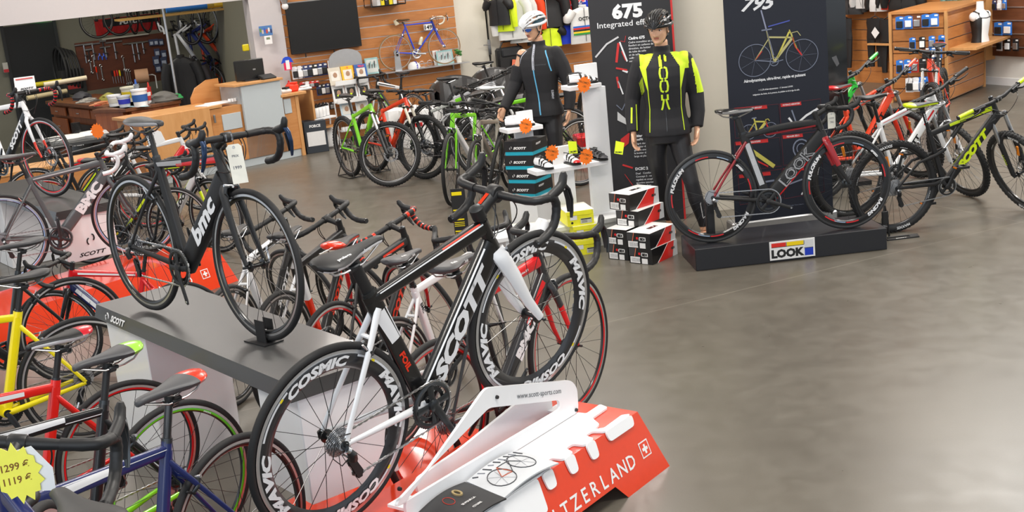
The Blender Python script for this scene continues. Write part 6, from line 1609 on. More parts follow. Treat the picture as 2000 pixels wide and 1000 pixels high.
MQ1 = mannequin('mannequin with white helmet, blue sunglasses and black jacket with a pale blue zip', (m1.x, m1.y, 0), -.42,
    arms=[[(-.165, .005, 1.435), (-.205, .0, 1.33), (-.255, -.02, 1.17), (-.285, -.16, 1.04), (-.300, -.25, .965)], [(.165, .005, 1.435), (.215, .01, 1.33), (.265, .02, 1.16), (.275, .0, 1.02), (.265, -.03, .90)]],
    legs=[[(-.085, .0, .86), (-.09, .02, .70), (-.085, .06, .48), (-.08, .08, .35), (-.07, .12, .16), (-.07, .13, .085)], [(.085, 0, .86), (.10, -.03, .70), (.11, -.05, .47), (.11, -.04, .34), (.11, -.02, .16), (.11, -.02, .085)]],
    headM=T(-.012, -.014, 1.575) @ RZ(-.45) @ RX(.16), jacket_fn=jacket1, hel=hel1, glasses=True, cut_arm=0, shoes=True, scale=.98)
# ================================================================ mountain bikes and city bikes in the middle and at the right
LIMEP = gl('#7ad41a'); REDP = gl('#e8380e'); FL = gl('#d6ee10')
SF = (SILVER, BLACK)
gMTB, *_ = bike('lime green mountain bike nearest the counter, its front wheel turned to the camera', (-1.750, 14.063, .0, -1.042), kind='mtb', lean=-.03, steer=.84, wheels='mtb:white', paint=dict(main=LIMEP), frame=dict(dt=(.022, .030), decals=[('dt', 'SCOTT', BLACK, .5, .03, SCW)]), forkp=dict(m=BLACK, susp=(SILVER, BLACK)), crank=1.2, pedals='flat')
rMTB, *_ = bike('orange-red mountain bike just behind the lime green one', (-1.484, 14.26, .0, -.934), kind='mtb', steer=.38, wheels='mtb', paint=dict(main=REDP), frame=dict(dt=(.022, .030), decals=[('dt', 'SCOTT', BLACK, .5, .03, SCW)]), forkp=dict(m=BLACK, susp=(mat((.7, .66, .55), .3), BLACK)), crank=.4, pedals='flat')
floor_stand('black wire floor stand under the lime green mountain bike', -1.75, 14.063, -1.042); floor_stand('black wire floor stand under the orange-red mountain bike', -1.484, 14.26, -.934)
B6, *_ = bike('black, white and lime road bicycle standing near the magazine rack', (-1.070, 16.035, .0, 2.242), wheels='road', paint=dict(main=WHITE, dt=BLACK, hd=BLACK, st=BLACK), frame=dict(stripes=[('dt', LIMEP, .1, .9, .2, .8), ('tt', BLACK, .2, .9, -.1, .5)], decals=[('dt', 'SCOTT', WHITE, .5, .03, SCW)]), forkp=dict(m=WHITE), bar=dict(tape=BLACKM))
B7, *_ = bike('white and grey mountain bike before the black armchair', (-.759, 14.764, .0, -.45), kind='mtb', steer=-.6, wheels='mtb:white', paint=dict(main=mat((.55, .57, .6), .35, coat=.4), dt=BLACK), frame=dict(dt=(.022, .03), susp=mat((.6, .6, .6), .4), decals=[('tt', 'Z', BLACK, .6, .03, {})]), forkp=dict(m=WHITE, susp=(SILVER, WHITE)), pedals='flat')
M8, *_ = bike('black mountain bike with large tyres at the door, beside the left mannequin', (-.35, 15.9, .0, .35), kind='mtb', wheels='mtb', paint=dict(main=BLACK), frame=dict(dt=(.022, .03), decals=[('dt', 'SCOTT', mat((.5, .5, .5), .4), .5, .03, SCW)]), forkp=dict(m=BLACK, susp=SF), scale=1.03)
M9, *_ = bike('black, white and lime trail bike between the orange-red one and the armchair', (-.95, 13.75, .0, -.75), kind='mtb', steer=.5, wheels='mtb:white', paint=dict(main=BLACK, tt=mat((.5, .52, .5), .4)), frame=dict(dt=(.022, .03), stripes=[('tt', LIMEP, .8, .98, -.8, .8), ('dt', WHITE, .3, .7, -.2, .6)]), forkp=dict(m=BLACK, susp=(SILVER, WHITE)), pedals='flat')
LH, *_ = bike('lime green and white city bicycle whose fork faces the camera', (-.12, 12.76, .0, -1.95), kind='hyb', steer=.2, wheels='hyb', paint=dict(main=LIMEP, dt=WHITE), frame=dict(dt=(.02, .028), decals=[('tt', 'SCOTT', BLACK, .6, .02, SCW)]), forkp=dict(m=LIMEP), bar=dict(w=.31), scale=1.04)
CH, *_ = bike('champagne grey city bicycle right of the lime fork', (.08, 12.30, .0, -1.90), kind='hyb', steer=.1, wheels='hyb', paint=dict(main=mat((.36, .33, .28), .35, metal=.3)), frame={}, forkp=dict(m=mat((.36, .33, .28), .35, metal=.3), wide=.012), bar=dict(w=.30))
DB, *_ = bike('black city bicycle left of the black and turquoise shoe boxes', (.78, 12.1, .0, -2.6), kind='hyb', steer=.9, wheels='hyb', paint=dict(main=BLACKM), frame=dict(dt=(.022, .03), decals=[('dt', 'SCOTT', mat((.35, .35, .36), .4), .5, .028, SCW)]), forkp=dict(m=BLACKM), bar=dict(w=.33))
WL, *_ = bike('white and lime city bicycle behind the shoe boxes', (-.25, 13.4, .0, -.35), kind='hyb', wheels='hyb', paint=dict(main=WHITE, tt=LIMEP, st=LIMEP), frame=dict(dt=(.02, .028)), forkp=dict(m=LIMEP), bar=dict(w=.30), sad=dict(top=WHITE))
UB, *_ = bike('black mountain bike with a red box below, standing behind the two mannequins', (1.02, 13.9, .0, -1.35), kind='mtb', steer=-.25, wheels='mtb', paint=dict(main=BLACK, tt=mt('#c8c020')), frame=dict(dt=(.022, .03)), forkp=dict(m=BLACK, susp=SF), scale=1.06, pedals='flat')
rb = thing('storage_box', 'red box with a white stripe on the floor behind the mannequins', 'box', (1.02, 13.35, 0), .1); mb = MB(); mb.box((0, 0, .16), (.42, .3, .32), RED, bev=.01); mb.card(WHITEM, (0, -.1505, .2), (1, 0, 0), (0, 0, 1), .40, .02, .001); mb.build('box_body', rb)
# right-hand group
R_1, *_ = bike('black and fluorescent yellow full-suspension mountain bike nearest at the right', (2.900, 9.027, .0, .156), kind='mtb', lean=-.021, steer=-1.45, wheels='mtb:maxxis', rear_wheels='mtb:maxxis', crank=.45, crankc=BLACKM, ringc=STEEL, paint=dict(main=BLACKM),
    frame=dict(dt=(.024, .034), tt=(.018, .024), susp=BLACKM, decals=[('dt', 'SCOTT', FL, .52, .052, dict(bold=.08, wid=1.35, shear=.3)), ('tt', 'SPARK', BLACK, .5, .012, {})], stripes=[('tt', FL, .30, .95, -.1, .8, -.7, .5)]), forkp=dict(m=BLACKM, susp=(STEEL, BLACKM), decals=('SCOTT', FL)), sad=dict(top=BLACKM, accent=FL, edge=FL), post=dict(m=BLACKM, words='SCOTT'), bar=dict(grip=FL), pedals='flat', reflect=True)
R_2, *_ = bike('white mountain bike with red stripes in the right-hand group', (2.744, 9.62, .0, .325), kind='mtb', steer=-1.6, wheels='mtb', crank=.3, paint=dict(main=WHITE), frame=dict(dt=(.024, .032), tt=(.018, .024), decals=[('dt', 'SCOTT', BLACK, .38, .035, dict(bold=.06, wid=1.4))], stripes=[('tt', RED, .05, .85, .1, .3), ('dt', RED, .7, .92, -.1, .4)]), forkp=dict(m=WHITE, susp=(STEEL, WHITE)), sad=dict(top=BLACKM), bar=dict(grip=RUBBER2), pedals='flat', reflect=True)
R_3, *_ = bike('orange-red and black mountain bike with orange grips in the right-hand group', (2.719, 10.35, .0, .50), kind='mtb', steer=-1.55, wheels='mtb', crank=.3, paint=dict(main=gl('#e0401a')), frame=dict(dt=(.024, .032), decals=[('dt', 'SCOTT', BLACK, .5, .04, dict(bold=.06, wid=1.4))], stripes=[('tt', mat((.3, .3, .3), .4), .1, .8, .1, .8)]), forkp=dict(m=BLACK, susp=(STEEL, ORED)), sad=dict(top=BLACKM, accent=RED, edge=RED), bar=dict(grip=gl('#ee4420')), pedals='flat', reflect=True)
R_4, *_ = bike('green mountain bike with a green grip behind the banners', (2.62, 11.2, .0, .45), kind='mtb', steer=-1.5, wheels='mtb', crank=.3, paint=dict(main=gl('#28c038')), frame=dict(dt=(.022, .030), stripes=[('dt', BLACK, .2, .8, -.2, .4)]), forkp=dict(m=BLACK, susp=(STEEL, BLACK)), bar=dict(grip=gl('#38d048')), sad=dict(top=BLACKM), pedals='flat')
R_5, *_ = bike('orange-red mountain bike with a neon plate, farthest in the right-hand group', (4.62, 12.7, .0, -2.05), kind='mtb', steer=.45, wheels='mtb', crank=.3, paint=dict(main=REDP), frame=dict(dt=(.022, .030)), forkp=dict(m=BLACK, susp=(SILVER, BLACK)), bar=dict(grip=RUBBER), sad=dict(top=BLACKM, accent=RED), pedals='flat', reflect=True, scale=1.05)
R_6, *_ = bike('dark mountain bike cut off by the right edge', (6.0, 12.9, .0, -.3), kind='mtb', steer=.3, wheels='mtb', paint=dict(main=BLACK), frame=dict(dt=(.022, .030)), forkp=dict(m=BLACK, susp=(STEEL, BLACK)))
# floor plate stand under the nearest one
fs = thing('floor_stand', 'flat black lettered floor stand under the yellow and black mountain bike', 'bicycle stand', PZ(1760, 462, 0), .15)
mb = MB(); mb.prism([(-.14, -.07), (.10, -.09), (.13, 0), (-.14, .02), (-.14, -.0), (.05, -.02), (.05, -.055), (-.14, -.035)], BLACKM, (0, 0, .004), (1, 0, 0), (0, 1, 0), .008); mb.text('SCOTT', WHITEM, (-.03, -.064, .0085), (1, -.06, 0), (0, 1, 0), .014, bold=.05, shear=.3, wid=1.3)
mb.build('base_plate', fs); mb = MB()
for s in (-1, 1): mb.tube([(-.10+s*.03, .05, .0), (-.10+s*.02, .05, .14), (-.10, .05, .24)], .007, BLACKM, 6)
mb.box((-.10, .05, .15), (.05, .02, .10), BLACKM, bev=.005); mb.build('prop', fs)
# left group beyond the display table
G5, *_ = bike('white and yellow road bicycle behind the front wheel of the all black one', (-3.383, 11.25, .0, -.60), wheels='road', paint=dict(main=BLACK, dt=WHITE), frame=dict(dt=(.022, .034), decals=[('dt', 'LOOK', BLACK, .5, .04, SCW)], stripes=[('dt', FL, .1, .9, .75, .95), ('tt', FL, .2, .9, -.4, .0)]), forkp=dict(m=BLACK, tip=(.5, FL)), bar=dict(tape=BLACKM))
G1, *_ = bike('black and lime road bicycle in the crowd left of the wooden counter', (-4.802, 12.512, .0, .50), wheels='road', paint=dict(main=BLACK), frame=dict(stripes=[('dt', FL, .1, .9, .2, .7)]), forkp=dict(m=BLACK), bar=dict(tape=BLACKM), sad=dict(top=BLACKM, edge=WHITE))
G2, *_ = bike('black and red road bicycle in the crowd left of the wooden counter', (-4.444, 11.75, .0, .45), wheels='road:red', paint=dict(main=BLACK), frame=dict(stripes=[('dt', WHITE, .1, .9, .2, .5), ('tt', RED, .1, .9, -.2, .4)]), forkp=dict(m=BLACK, tip=(.5, RED)), bar=dict(tape=BLACKM))
G3, *_ = bike('white and red road bicycle in front of the wooden counter', (-4.0, 12.35, .0, .50), wheels='road', paint=dict(main=WHITE, dt=RED), frame=dict(stripes=[('dt', WHITE, .2, .8, -.2, .5)]), forkp=dict(m=RED, tip=(.5, WHITE)), bar=dict(tape=BLACKM))
G4, *_ = bike('black and yellow road bicycle directly behind the rear wheel of the all black one', (-3.75, 10.75, .0, -.35), wheels='road', paint=dict(main=BLACK, cs=YEL), frame=dict(stripes=[('dt', FL, .1, .7, -.2, .5)]), forkp=dict(m=BLACK), bar=dict(tape=BLACKM), sad=dict(top=BLACKM, accent=RED))
G6, *_ = bike('red and white road bicycle half hidden between the podium and the yellow one', (-2.05, 7.35, .0, 3.0), wheels='road', paint=dict(main=RED, dt=NAVY), frame=dict(stripes=[('dt', WHITE, .1, .9, -.3, .6), ('tt', WHITE, .1, .9, -.3, .3)]), forkp=dict(m=BLACK), bar=dict(tape=BLACKM), scale=.86)
G7, *_ = bike('black road bicycle with black saddle beside the yellow one', (-2.75, 7.35, .0, -2.55), wheels='road', paint=dict(main=BLACK), frame=dict(decals=[('dt', 'CUBE', WHITE, .5, .03, SCW)]), forkp=dict(m=BLACK), bar=dict(tape=BLACKM), sad=dict(top=mat((.06, .06, .065), .5)))
# hanging tags
def swing_tag(label, C, yaw, w, h, m=WHITEM, lines=(), tilt=0.0):
    o = thing('price_tag', label, 'price tag', C, yaw); mb = MB(); c = .18*w
    ex = (math.cos(tilt), 0, math.sin(tilt)); ey = (-math.sin(tilt), 0, math.cos(tilt))
    mb.prism([(-w/2, -h), (w/2, -h), (w/2, -c), (w/2-c, 0), (-w/2+c, 0), (-w/2, -c)], m, (0, 0, 0), ex, ey, .0012)
    mb.lathe([(.006, -.0016), (.003, -.0016), (.003, .0016), (.006, .0016)], STEEL, 12, 'y', c=tuple(Vector(ey)*(-.012)), closed=True)
    for (s, y, hh) in lines: mb.text(s, mt('#5a5a66'), Vector(ey)*(-y)+Vector((0, -.0012, 0)), ex, ey, hh, bold=.01)
    mb.build('card', o); mb = MB(); mb.tube([Vector((0, 0, -.01)), Vector((.005, .003, .03)), Vector((-.003, .005, .06))], .001, BLACK, 4); mb.build('string', o); return o
swing_tag('large cream price tag hanging from the bars of the all black bicycle', (BK.matrix_basis @ BK_B @ Vector((.045, 0, -.03))), .0, .066, .17, mat(lin('#e8e6da'), .5), [('PRIX', .05, .010), ('1999', .10, .014)], tilt=.05)
swing_tag('cream price tag on the bars of the black and red bicycle', (LK.matrix_basis @ LK_B @ Vector((.0, -.06, -.03))), 0, .055, .115, mat(lin('#e8e6da'), .5), [('LOOK', .04, .009), ('795', .07, .012)])
swing_tag('white card hanging among the road bicycles left of the counter', PY(300, 258, 11.6), .0, .13, .12, WHITEM, [], tilt=.3)
star('orange price star above the white bar tape', PY(190, 256, 9.2), 0, .055, ORNG, tilt=.1)
st_ = star('large yellow price star on the bars in the lower left corner', PY(34, 925, 2.55), 0, .064, mat(lin('#f4f05a'), .5), txt=['1299 €', '1119 €'], tilt=.2)
mb = MB(); mb.prism([(-.055, -.035), (.065, -.045), (.068, .01), (.03, .065), (-.045, .05)], WHITEM, (.01, .004, -.005), (1, 0, 0), (0, 0, 1), .001); mb.build('backing_card', st_)
# white card on the shop bike with SCOTT sign
sg = thing('display_card', 'white lettered card with a red line above the bars of the disc-brake bicycle', 'sign', (DS.matrix_basis @ DS_B @ Vector((0, 0, .014))), .1)
mb = MB(); mb.prism([(-.085, 0), (.085, .008), (.082, .115), (-.083, .112)], WHITEM, (0, 0, 0), (1, 0, 0), (0, .15, 1), .004); mb.text('SCOTT', BLACKM, (.012, -.002, .018), (1, .0, .04), (0, .15, 1), .014, bold=.05, shear=.3, wid=1.6); mb.card(mt('#c8504c'), (0, .0125, .098), (1, 0, .03), (0, .15, 1), .14, .010, .004)
mb.build('card', sg)
# paper tag wrapped on the front bike's bar
pt_ = thing('paper_tag', 'folded white paper tag on the drop bar of the front bicycle', 'tag', PY(1048, 452, 5.05), .4)
mb = MB(); mb.prism([(-.10, -.055), (.03, -.02), (.055, .04), (.02, .055), (-.02, .02)], WHITEM, (0, 0, 0), (1, 0, 0), (0, .2, 1), .002); mb.tube([(-.02, -.01, -.035), (.02, -.01, .0), (.04, -.01, .04)], .019, WHITEM, 10); mb.build('paper', pt_)

dc = thing('display_stand_card', 'tall black card with yellow print standing behind the front bicycle', 'sign', PZ(905, 478, .0), -.1); dc.name = 'standing_sign'
mb = MB(); mb.box((0, 0, .24), (.12, .012, .48), BLACKM)
for i, (z, h) in enumerate(((.44, .03), (.30, .012), (.275, .012), (.22, .012), (.195, .006), (.18, .006), (.165, .006), (.12, .012), (.10, .006), (.085, .006))): mb.card(YEL, (-.01, -.0062, z), (1, 0, 0), (0, 0, 1), .085, h, .0006)
mb.build('printed_card', dc); MB().box((0, 0, .005), (.14, .16, .01), BLACKM).build('foot', dc)
# ================================================================ along the back wall
ORD = ['leftmost', 'second from left', 'third from left', 'fourth from left', 'fifth from left', 'sixth from left', 'seventh from left', 'eighth from left', 'ninth from left', 'tenth from left', 'eleventh from left', 'twelfth from left', 'thirteenth from left', 'fourteenth from left']
def pxm(P): return (Vector(P)-CAM).dot(_w)/F_PX
Rw = rotm(WY)
def wthing(name, label, cat, px, py, off, group=None):
    P = wallp(px, py, off); r = thing(name, label, cat, P, WY, group); return r, pxm(P)
# television
TVB = mat((.006, .006, .007), .5)
tv, k = wthing('television', 'large black flat television on the slatted wall', 'television', 632, 49, .10)
tw, th = 137*k/math.cos(.30), 98*k
MB().box((0, 0, 0), (tw, .05, th), TVB, bev=.006).build('casing', tv); MB().box((0, -.0265, .004), (tw-.03, .002, th-.035), mat((.003, .003, .004), .35)).build('screen', tv); MB().box((0, .05, 0), (.3, .07, .2), BLACKM).build('wall_bracket', tv)
mb = MB(); mb.box((-.3, .0, -th/2-.03), (.012, .02, .05), BLACKM); mb.box((.1, .0, -th/2-.03), (.012, .02, .05), BLACKM); mb.build('clip', tv)
# glass shelf with the old racing bicycle
sh, k = wthing('wall_shelf', 'long thin grey shelf on the slatted wall under the old blue bicycle', 'shelf', 825, 131, .14)
sl = (wallp(907, 120, .14)-wallp(740, 143, .14)).length; MB().box((0, 0, -.008), (sl+.05, .26, .012), ALU).build('shelf_board', sh)
MB().box((-.5, .10, -.05), (.02, .05, .09), STEEL).build('bracket', sh); MB().box((.5, .10, -.05), (.02, .05, .09), STEEL).build('bracket', sh)
h1, h2 = wallp(772, 99, .14), wallp(867, 87, .14); vs_ = (h2-h1).length/.985; shz = wallp(825, 131, .14).z-.002
VB = gl('#2746c8'); bx = h1.copy()
VN, *_ = bike('old blue racing bicycle with number 149 and brown saddle on the wall shelf', (bx.x, bx.y, shz, WY), kind='vint', wheels='vint', scale=vs_, paint=dict(main=VB, hd=gl('#1f3490')), frame=dict(dt=(.014, .014), tt=(.013, .013), st=(.014, .014), stay=(.006, .006)), forkp=dict(m=VB, wide=.008, deep=.011),
    sad=dict(top=mt('#5f4424')), bar=dict(tape=mt('#cfc9b8'), c=SILVER, hood=mt('#8a5a2a'), lever=SILVER), post=dict(m=SILVER), stem=dict(m=SILVER), crankc=SILVER, ringc=SILVER, crank=1.7, cables=True)
mb = MB(); p = V2((.70, .73)); 
for s in (-1, 1): mb.card(WHITEM, p+Vector((0, s*.03, 0)), (-s if s > 0 else 1, 0, 0), (0, 0, 1), .145, .11, 0); mb.text('149', BLACKM, p+Vector((0, s*.0315, 0)), (1 if s < 0 else -1, 0, 0), (0, 0, 1), .075, bold=.03)
mb.build('race_number', VN)
mb = MB(); mb.tube([V2((.50, .42)), V2((.545, .53))], .034, mt('#d8d6b8'), 14); mb.tube([V2((.545, .53)), V2((.56, .56))], [.030, .020], mt('#e4e2d0'), 14); mb.build('water_bottle', VN)
mb = MB(); mb.tube([V2((.1, .84)), V2((.07, .93))], .045, mt('#d8ccb0'), 10, sq=.7); mb.build('spare_tube', VN)
vst = thing('bicycle_stand', 'small grey plate stand holding the old blue bicycle on the shelf', 'bicycle stand', (h1.x, h1.y, shz), WY); MB().prism([(-.05, 0), (.05, 0), (.035, .27), (.02, .27), (.015, .20), (-.015, .20), (-.02, .27), (-.035, .27)], ALU, (0, -.05, 0), (1, 0, 0), (0, 0, 1), .006).build('plate', vst)
def framed(name, label, px, py, w, h, m1, m2, off=.14, lean=.2, txt=None):
    P = wallp(px, py, off); o = thing(name, label, 'picture', (P.x, P.y, shz), WY); mb = MB(); ey = (0, lean, 1)
    mb.prism([(-w/2, 0), (w/2, 0), (w/2, h), (-w/2, h)], m1, (0, 0, 0), (1, 0, 0), ey, .01); O = Vector((0, lean*h/2-.006, h/2)); mb.card(m2, O, (1, 0, 0), ey, w*.82, h*.8)
    for i in range(7): mb.tube([O+Vector((-w*.35+w*.1*i, -.002, -h*.3)), O+Vector((-w*.3+w*.1*i, -.002, h*(.1+.1*(i % 3))))], .006, BLACKM if i % 2 else m1, 4)
    if txt: mb.text(txt, RED, O+Vector((0, -.003, 0)), (0, 0, 1), (-1, 0, 0), .05, bold=.05)
    mb.build('picture_frame', o); return o
TEALF = mt('#8fb8b8')
framed('picture_frame', 'pale blue framed photograph left of the old blue bicycle', 729, 140, .19, .22, TEALF, mt('#c8ccc8')); framed('picture_frame', 'pale blue framed photograph under the front wheel of the old blue bicycle', 871, 122, .25, .19, TEALF, mt('#b8bcbc')); framed('magazine', 'red and white magazine leaning behind the framed photograph on the shelf', 856, 122, .12, .20, mt('#e8e4e0'), mt('#d8d0cc'), off=.08, txt='TOUR')
cap, k = wthing('cycling_cap', 'white cycling cap with a blue band on the shelf', 'cap', 809, 133, .17); mb = MB(); mb.lathe([(.085, 0), (.088, .03), (.075, .065), (.045, .09), (.002, .098)], WHITEM, 20, 'z', cap=True); mb.tube([Vector((.02+.0*t, -.088*math.cos(t), .005+.096*math.sin(t))) for t in [i*PI/8 for i in range(9)]], (.012, .003), gl('#3028a0'), 6); mb.build('crown', cap); MB().prism([(-.07, 0), (.07, 0), (.045, .07), (-.045, .07)], WHITEM, (.07, -.02, .01), (0, 1, 0), (1, 0, -.1), .004).build('visor', cap)
cap.location.z = shz
pot, k = wthing('potted_plant', 'small green plant in a pale pot at the right end of the shelf', 'plant', 897, 120, .15); pot.location.z = shz
MB().lathe([(.035, 0), (.045, .09), (.04, .09), (.03, .02)], mt('#d8d6cc'), 16, 'z', cap=True).build('pot', pot); mb = MB()
for i in range(24): a = i*2.4; mb.sphere((.045*math.cos(a)*(i/24), .045*math.sin(a)*(i/24), .10+.08*random.random()), (.022, .02, .014), mt('#3f7a34'), 6, 4)
mb.build('foliage', pot)
rk = thing('vintage_parts', 'pair of bare wire rings lying on the shelf beside the cap', 'rings', wallp(832, 128, .16), WY); rk.location.z = shz
mb = MB()
for x in (-.06, .06): mb.tube([Vector((x+.04*math.cos(t*.5), 0, .045+.04*math.sin(t*.5))) for t in range(13)], .003, STEEL, 5, closed=True)
mb.build('rings', rk)
# upper black wire shelf with boxes
us, k = wthing('wall_shelf', 'black wire shelf with yellow and white packets at the top of the slatted wall', 'shelf', 752, 10, .18)
mb = MB(); w = 70*k
for y in (-.15, .15): mb.tube([(-w/2, y, 0), (w/2, y, 0)], .008, BLACK, 6); mb.tube([(-w/2, y, .10), (w/2, y, .10)], .006, BLACK, 6)
for x in (-w/2, w/2): mb.tube([(x, -.15, 0), (x, .15, 0), (x, .15, .1), (x, -.15, .1), (x, -.15, 0)], .008, BLACK, 6)
mb.box((0, 0, -.006), (w, .3, .008), BLACKM); mb.build('wire_frame', us)
for i, c in enumerate([mt('#d8d8d8'), YEL, BLACK, YEL, WHITEM]):
    b = thing('packet', f'{["white", "yellow", "black", "yellow", "white"][i]} packet, {ORD[i]} in the black wire shelf at the top', 'packet', wallp(735+8*i, 6, .18), WY, 'packets in the wire shelf'); b.location.z = us.location.z+.001; mb = MB(); mb.box((0, 0, .08), (.05, .2, .16), c, bev=.003); mb.card(BLACK if i % 2 == 1 else WHITEM, (0, -.101, .09), (1, 0, .3), (0, 0, 1), .03, .05); mb.build('packet_body', b)
# camera lamp at top left of television
cm, k = wthing('wall_lamp', 'white bulb lamp beside the top left corner of the television', 'lamp', 556, 8, .12); MB().sphere((0, 0, -.03), .045, WHITEM).build('bulb', cm); MB().lathe([(.03, 0), (.05, .05), (.06, .10)], ALU, 14, 'z', cap=True).build('holder', cm)
# thermostat and photo on the grey pier
for nm, lab, cat, x, y, w, h, m1, fn in (('thermostat', 'white thermostat on the grey wall under a small photo', 'thermostat', 524, 78, 15, 16, WHITEM, 0), ('photo_print', 'small colour photo of cyclists on the grey wall', 'picture', 519, 60, 26, 19, mt('#4a78b0'), 1)):
    P = wallp(x, y, .165); r = thing(nm, lab, cat, P, WY); k = pxm(P); mb = MB(); mb.box((0, 0, 0), (w*k, .012 if fn == 0 else .003, h*k), m1, bev=.001)
    if fn == 0: mb.card(mt('#7a8a6a'), (0, -.0065, .02), (1, 0, 0), (0, 0, 1), .05, .03)
    else:
        for i, c in enumerate((mt('#6a8a3a'), mt('#c8b8a8'), mt('#3858b8'), mt('#b84838'), mt('#e0d8d0'), mt('#2a3a6a'))): mb.card(c, (-.07+.028*i, -.002, .01*(-1)**i), (1, 0, 0), (0, 0, 1), .024, .05)
    mb.build('face', r)
# ---- counter
c1, c0 = PZ(597.6, 302.7), PZ(454, 333); CY_ = math.atan2(c1.y-c0.y, c1.x-c0.x); cdv = Vector((math.cos(CY_), math.sin(CY_), 0)); cnv = Vector((-math.sin(CY_), math.cos(CY_), 0))
def cp(px, py, off=0.0): return PP(px, py, c1-cnv*off, CY_)
def cs_(px, py): return (cp(px, py)-c1).dot(cdv)
CT = thing('shop_counter', 'light wood service counter with pale grey panels in front of the workshop', 'counter', c1, CY_)
GPAN = mt('#b4bcc0', rough=.4, var=.02)
zc = lambda px, py: cp(px, py).z
sA, sB, sC, sD = cs_(355, 290), cs_(436, 250), cs_(478, 250), cs_(556, 250)
zl = zc(578, 182); zhi = zc(548, 155)
def cbox(name, s0, s1, z0, z1, y0, y1, m, bev=.003): return MB().box(((s0+s1)/2, (y0+y1)/2, (z0+z1)/2), (s1-s0, y1-y0, z1-z0), m, bev=bev).build(name, CT)
cbox('carcass', sA-.5, -.0, .10, zl-.02, 0, .6, OAK); cbox('kick_board', sA-.5, -.03, 0, .10, .02, .5, GPAN); cbox('end_panel', -.05, .0, 0, zl, -.01, .62, OAKL)
cbox('worktop', sD-.02, .10, zl-.02, zl+.015, -.06, .62, OAKL); cbox('worktop', sA-.55, sB+.02, zc(440, 205)-.02, zc(440, 205)+.015, -.02, .62, OAKL)
cbox('tall_panel', sC, sD, .42, zhi, -.05, -.01, GPAN); cbox('tall_panel_core', sC, sD, .10, zhi, .0, .5, GPAN); cbox('high_shelf', sC-.10, sD+.03, zhi, zhi+.03, -.08, .45, OAKL)
cbox('grey_panel', sD+.03, -.12, zl-.24, zl-.05, -.012, .0, GPAN); cbox('grey_panel', sB, sC-.03, zc(450, 215)-.24, zc(450, 215)-.04, -.012, .0, GPAN)
mb = MB(); mb.prism([(0, 0), (.42, 0), (.42, .30), (.25, .30), (.08, .22), (0, .1)], OAK, Vector((sC-.40, .55, zl)), (1, 0, 0), (0, 0, 1), .02); mb.build('curved_screen', CT)
cbox('door', sA-.45, cs_(415, 260), .13, zc(400, 210), -.022, -.004, OAKL); MB().box((cs_(417, 232), -.03, zc(417, 232)), (.025, .02, .10), STEEL, bev=.004).build('door_handle', CT)
# long lower counter front running left
c2 = PZ(60, 425); 
# monitor, terminal and things on the counter
mn = thing('monitor', 'black computer monitor seen from behind on the counter', 'monitor', cp(490, 158, -.15), CY_-.1); mn.location.z = zhi+.03
MB().box((0, 0, .14), (.40, .035, .26), BLACK, bev=.01).build('casing', mn); mb = MB(); mb.box((0, .02, .01), (.2, .16, .015), BLACKM); mb.box((0, .02, .06), (.05, .03, .1), BLACKM); mb.build('foot', mn); MB().text('∞', ALU, (.06, -.0195, .14), (1, 0, 0), (0, 0, 1), .03, bold=.02).build('emblem', mn)
ct = thing('card_terminal', 'black keyboard-like terminal beside the monitor', 'terminal', cp(522, 152, -.02), CY_); ct.location.z = zhi+.03; MB().box((0, 0, .025), (.20, .14, .04), BLACKM, rot=rotm(0, 0, .3), bev=.01).build('terminal_body', ct)
pp_ = thing('paper_stack', 'loose white papers lying on the left part of the counter', 'papers', cp(415, 204, -.15), CY_); pp_.location.z = zc(440, 205)+.015
mb = MB(); mb.box((0, 0, .006), (.36, .24, .01), WHITEM, rot=rotm(.2)); mb.box((.08, .03, .014), (.28, .2, .006), WHITEM, rot=rotm(-.2)); mb.build('papers', pp_)
gl_ = thing('tub', 'row of small white tubs on the left part of the counter', 'tubs', cp(457, 198, -.1), CY_); gl_.location.z = zc(440, 205)+.015; mb = MB()
for i in range(4): mb.lathe([(.018, 0), (.02, .035), (.018, .04)], WHITEM, 12, 'z', c=(-.06+.04*i, 0, 0), cap=True)
mb.build('tubs', gl_)
for i, (x, w, h, m_, lab) in enumerate(((556, .18, .05, mt('#e8e8e8'), 'white and black gadget pile on the right part of the counter'), (572, .14, .10, mt('#e83a1c'), 'orange-red bag on the right part of the counter'), (592, .22, .03, WHITEM, 'stack of white leaflets on the right part of the counter'), (567, .06, .13, mt('#b01818'), 'dark red can at the back of the counter'))):
    o = thing('counter_item', lab, ['gadget', 'bag', 'leaflets', 'can'][i], cp(x, 182, -.12-.1*(i == 3)), CY_); o.name = ['gadget', 'pouch', 'leaflet_stack', 'spray_can'][i]; o.location.z = zl+.015
    mb = MB()
    if i == 3: mb.lathe([(.03, 0), (.03, .10), (.012, .12), (.012, .14)], m_, 16, 'z', cap=True)
    else: mb.box((0, 0, h/2), (w, .14, h), m_, bev=min(.02, h*.4)); mb.box((.02, -.02, h+.012), (w*.5, .08, .022), BLACKM if i == 0 else m_, rot=rotm(.3), bev=.006)
    mb.build('main_body', o)
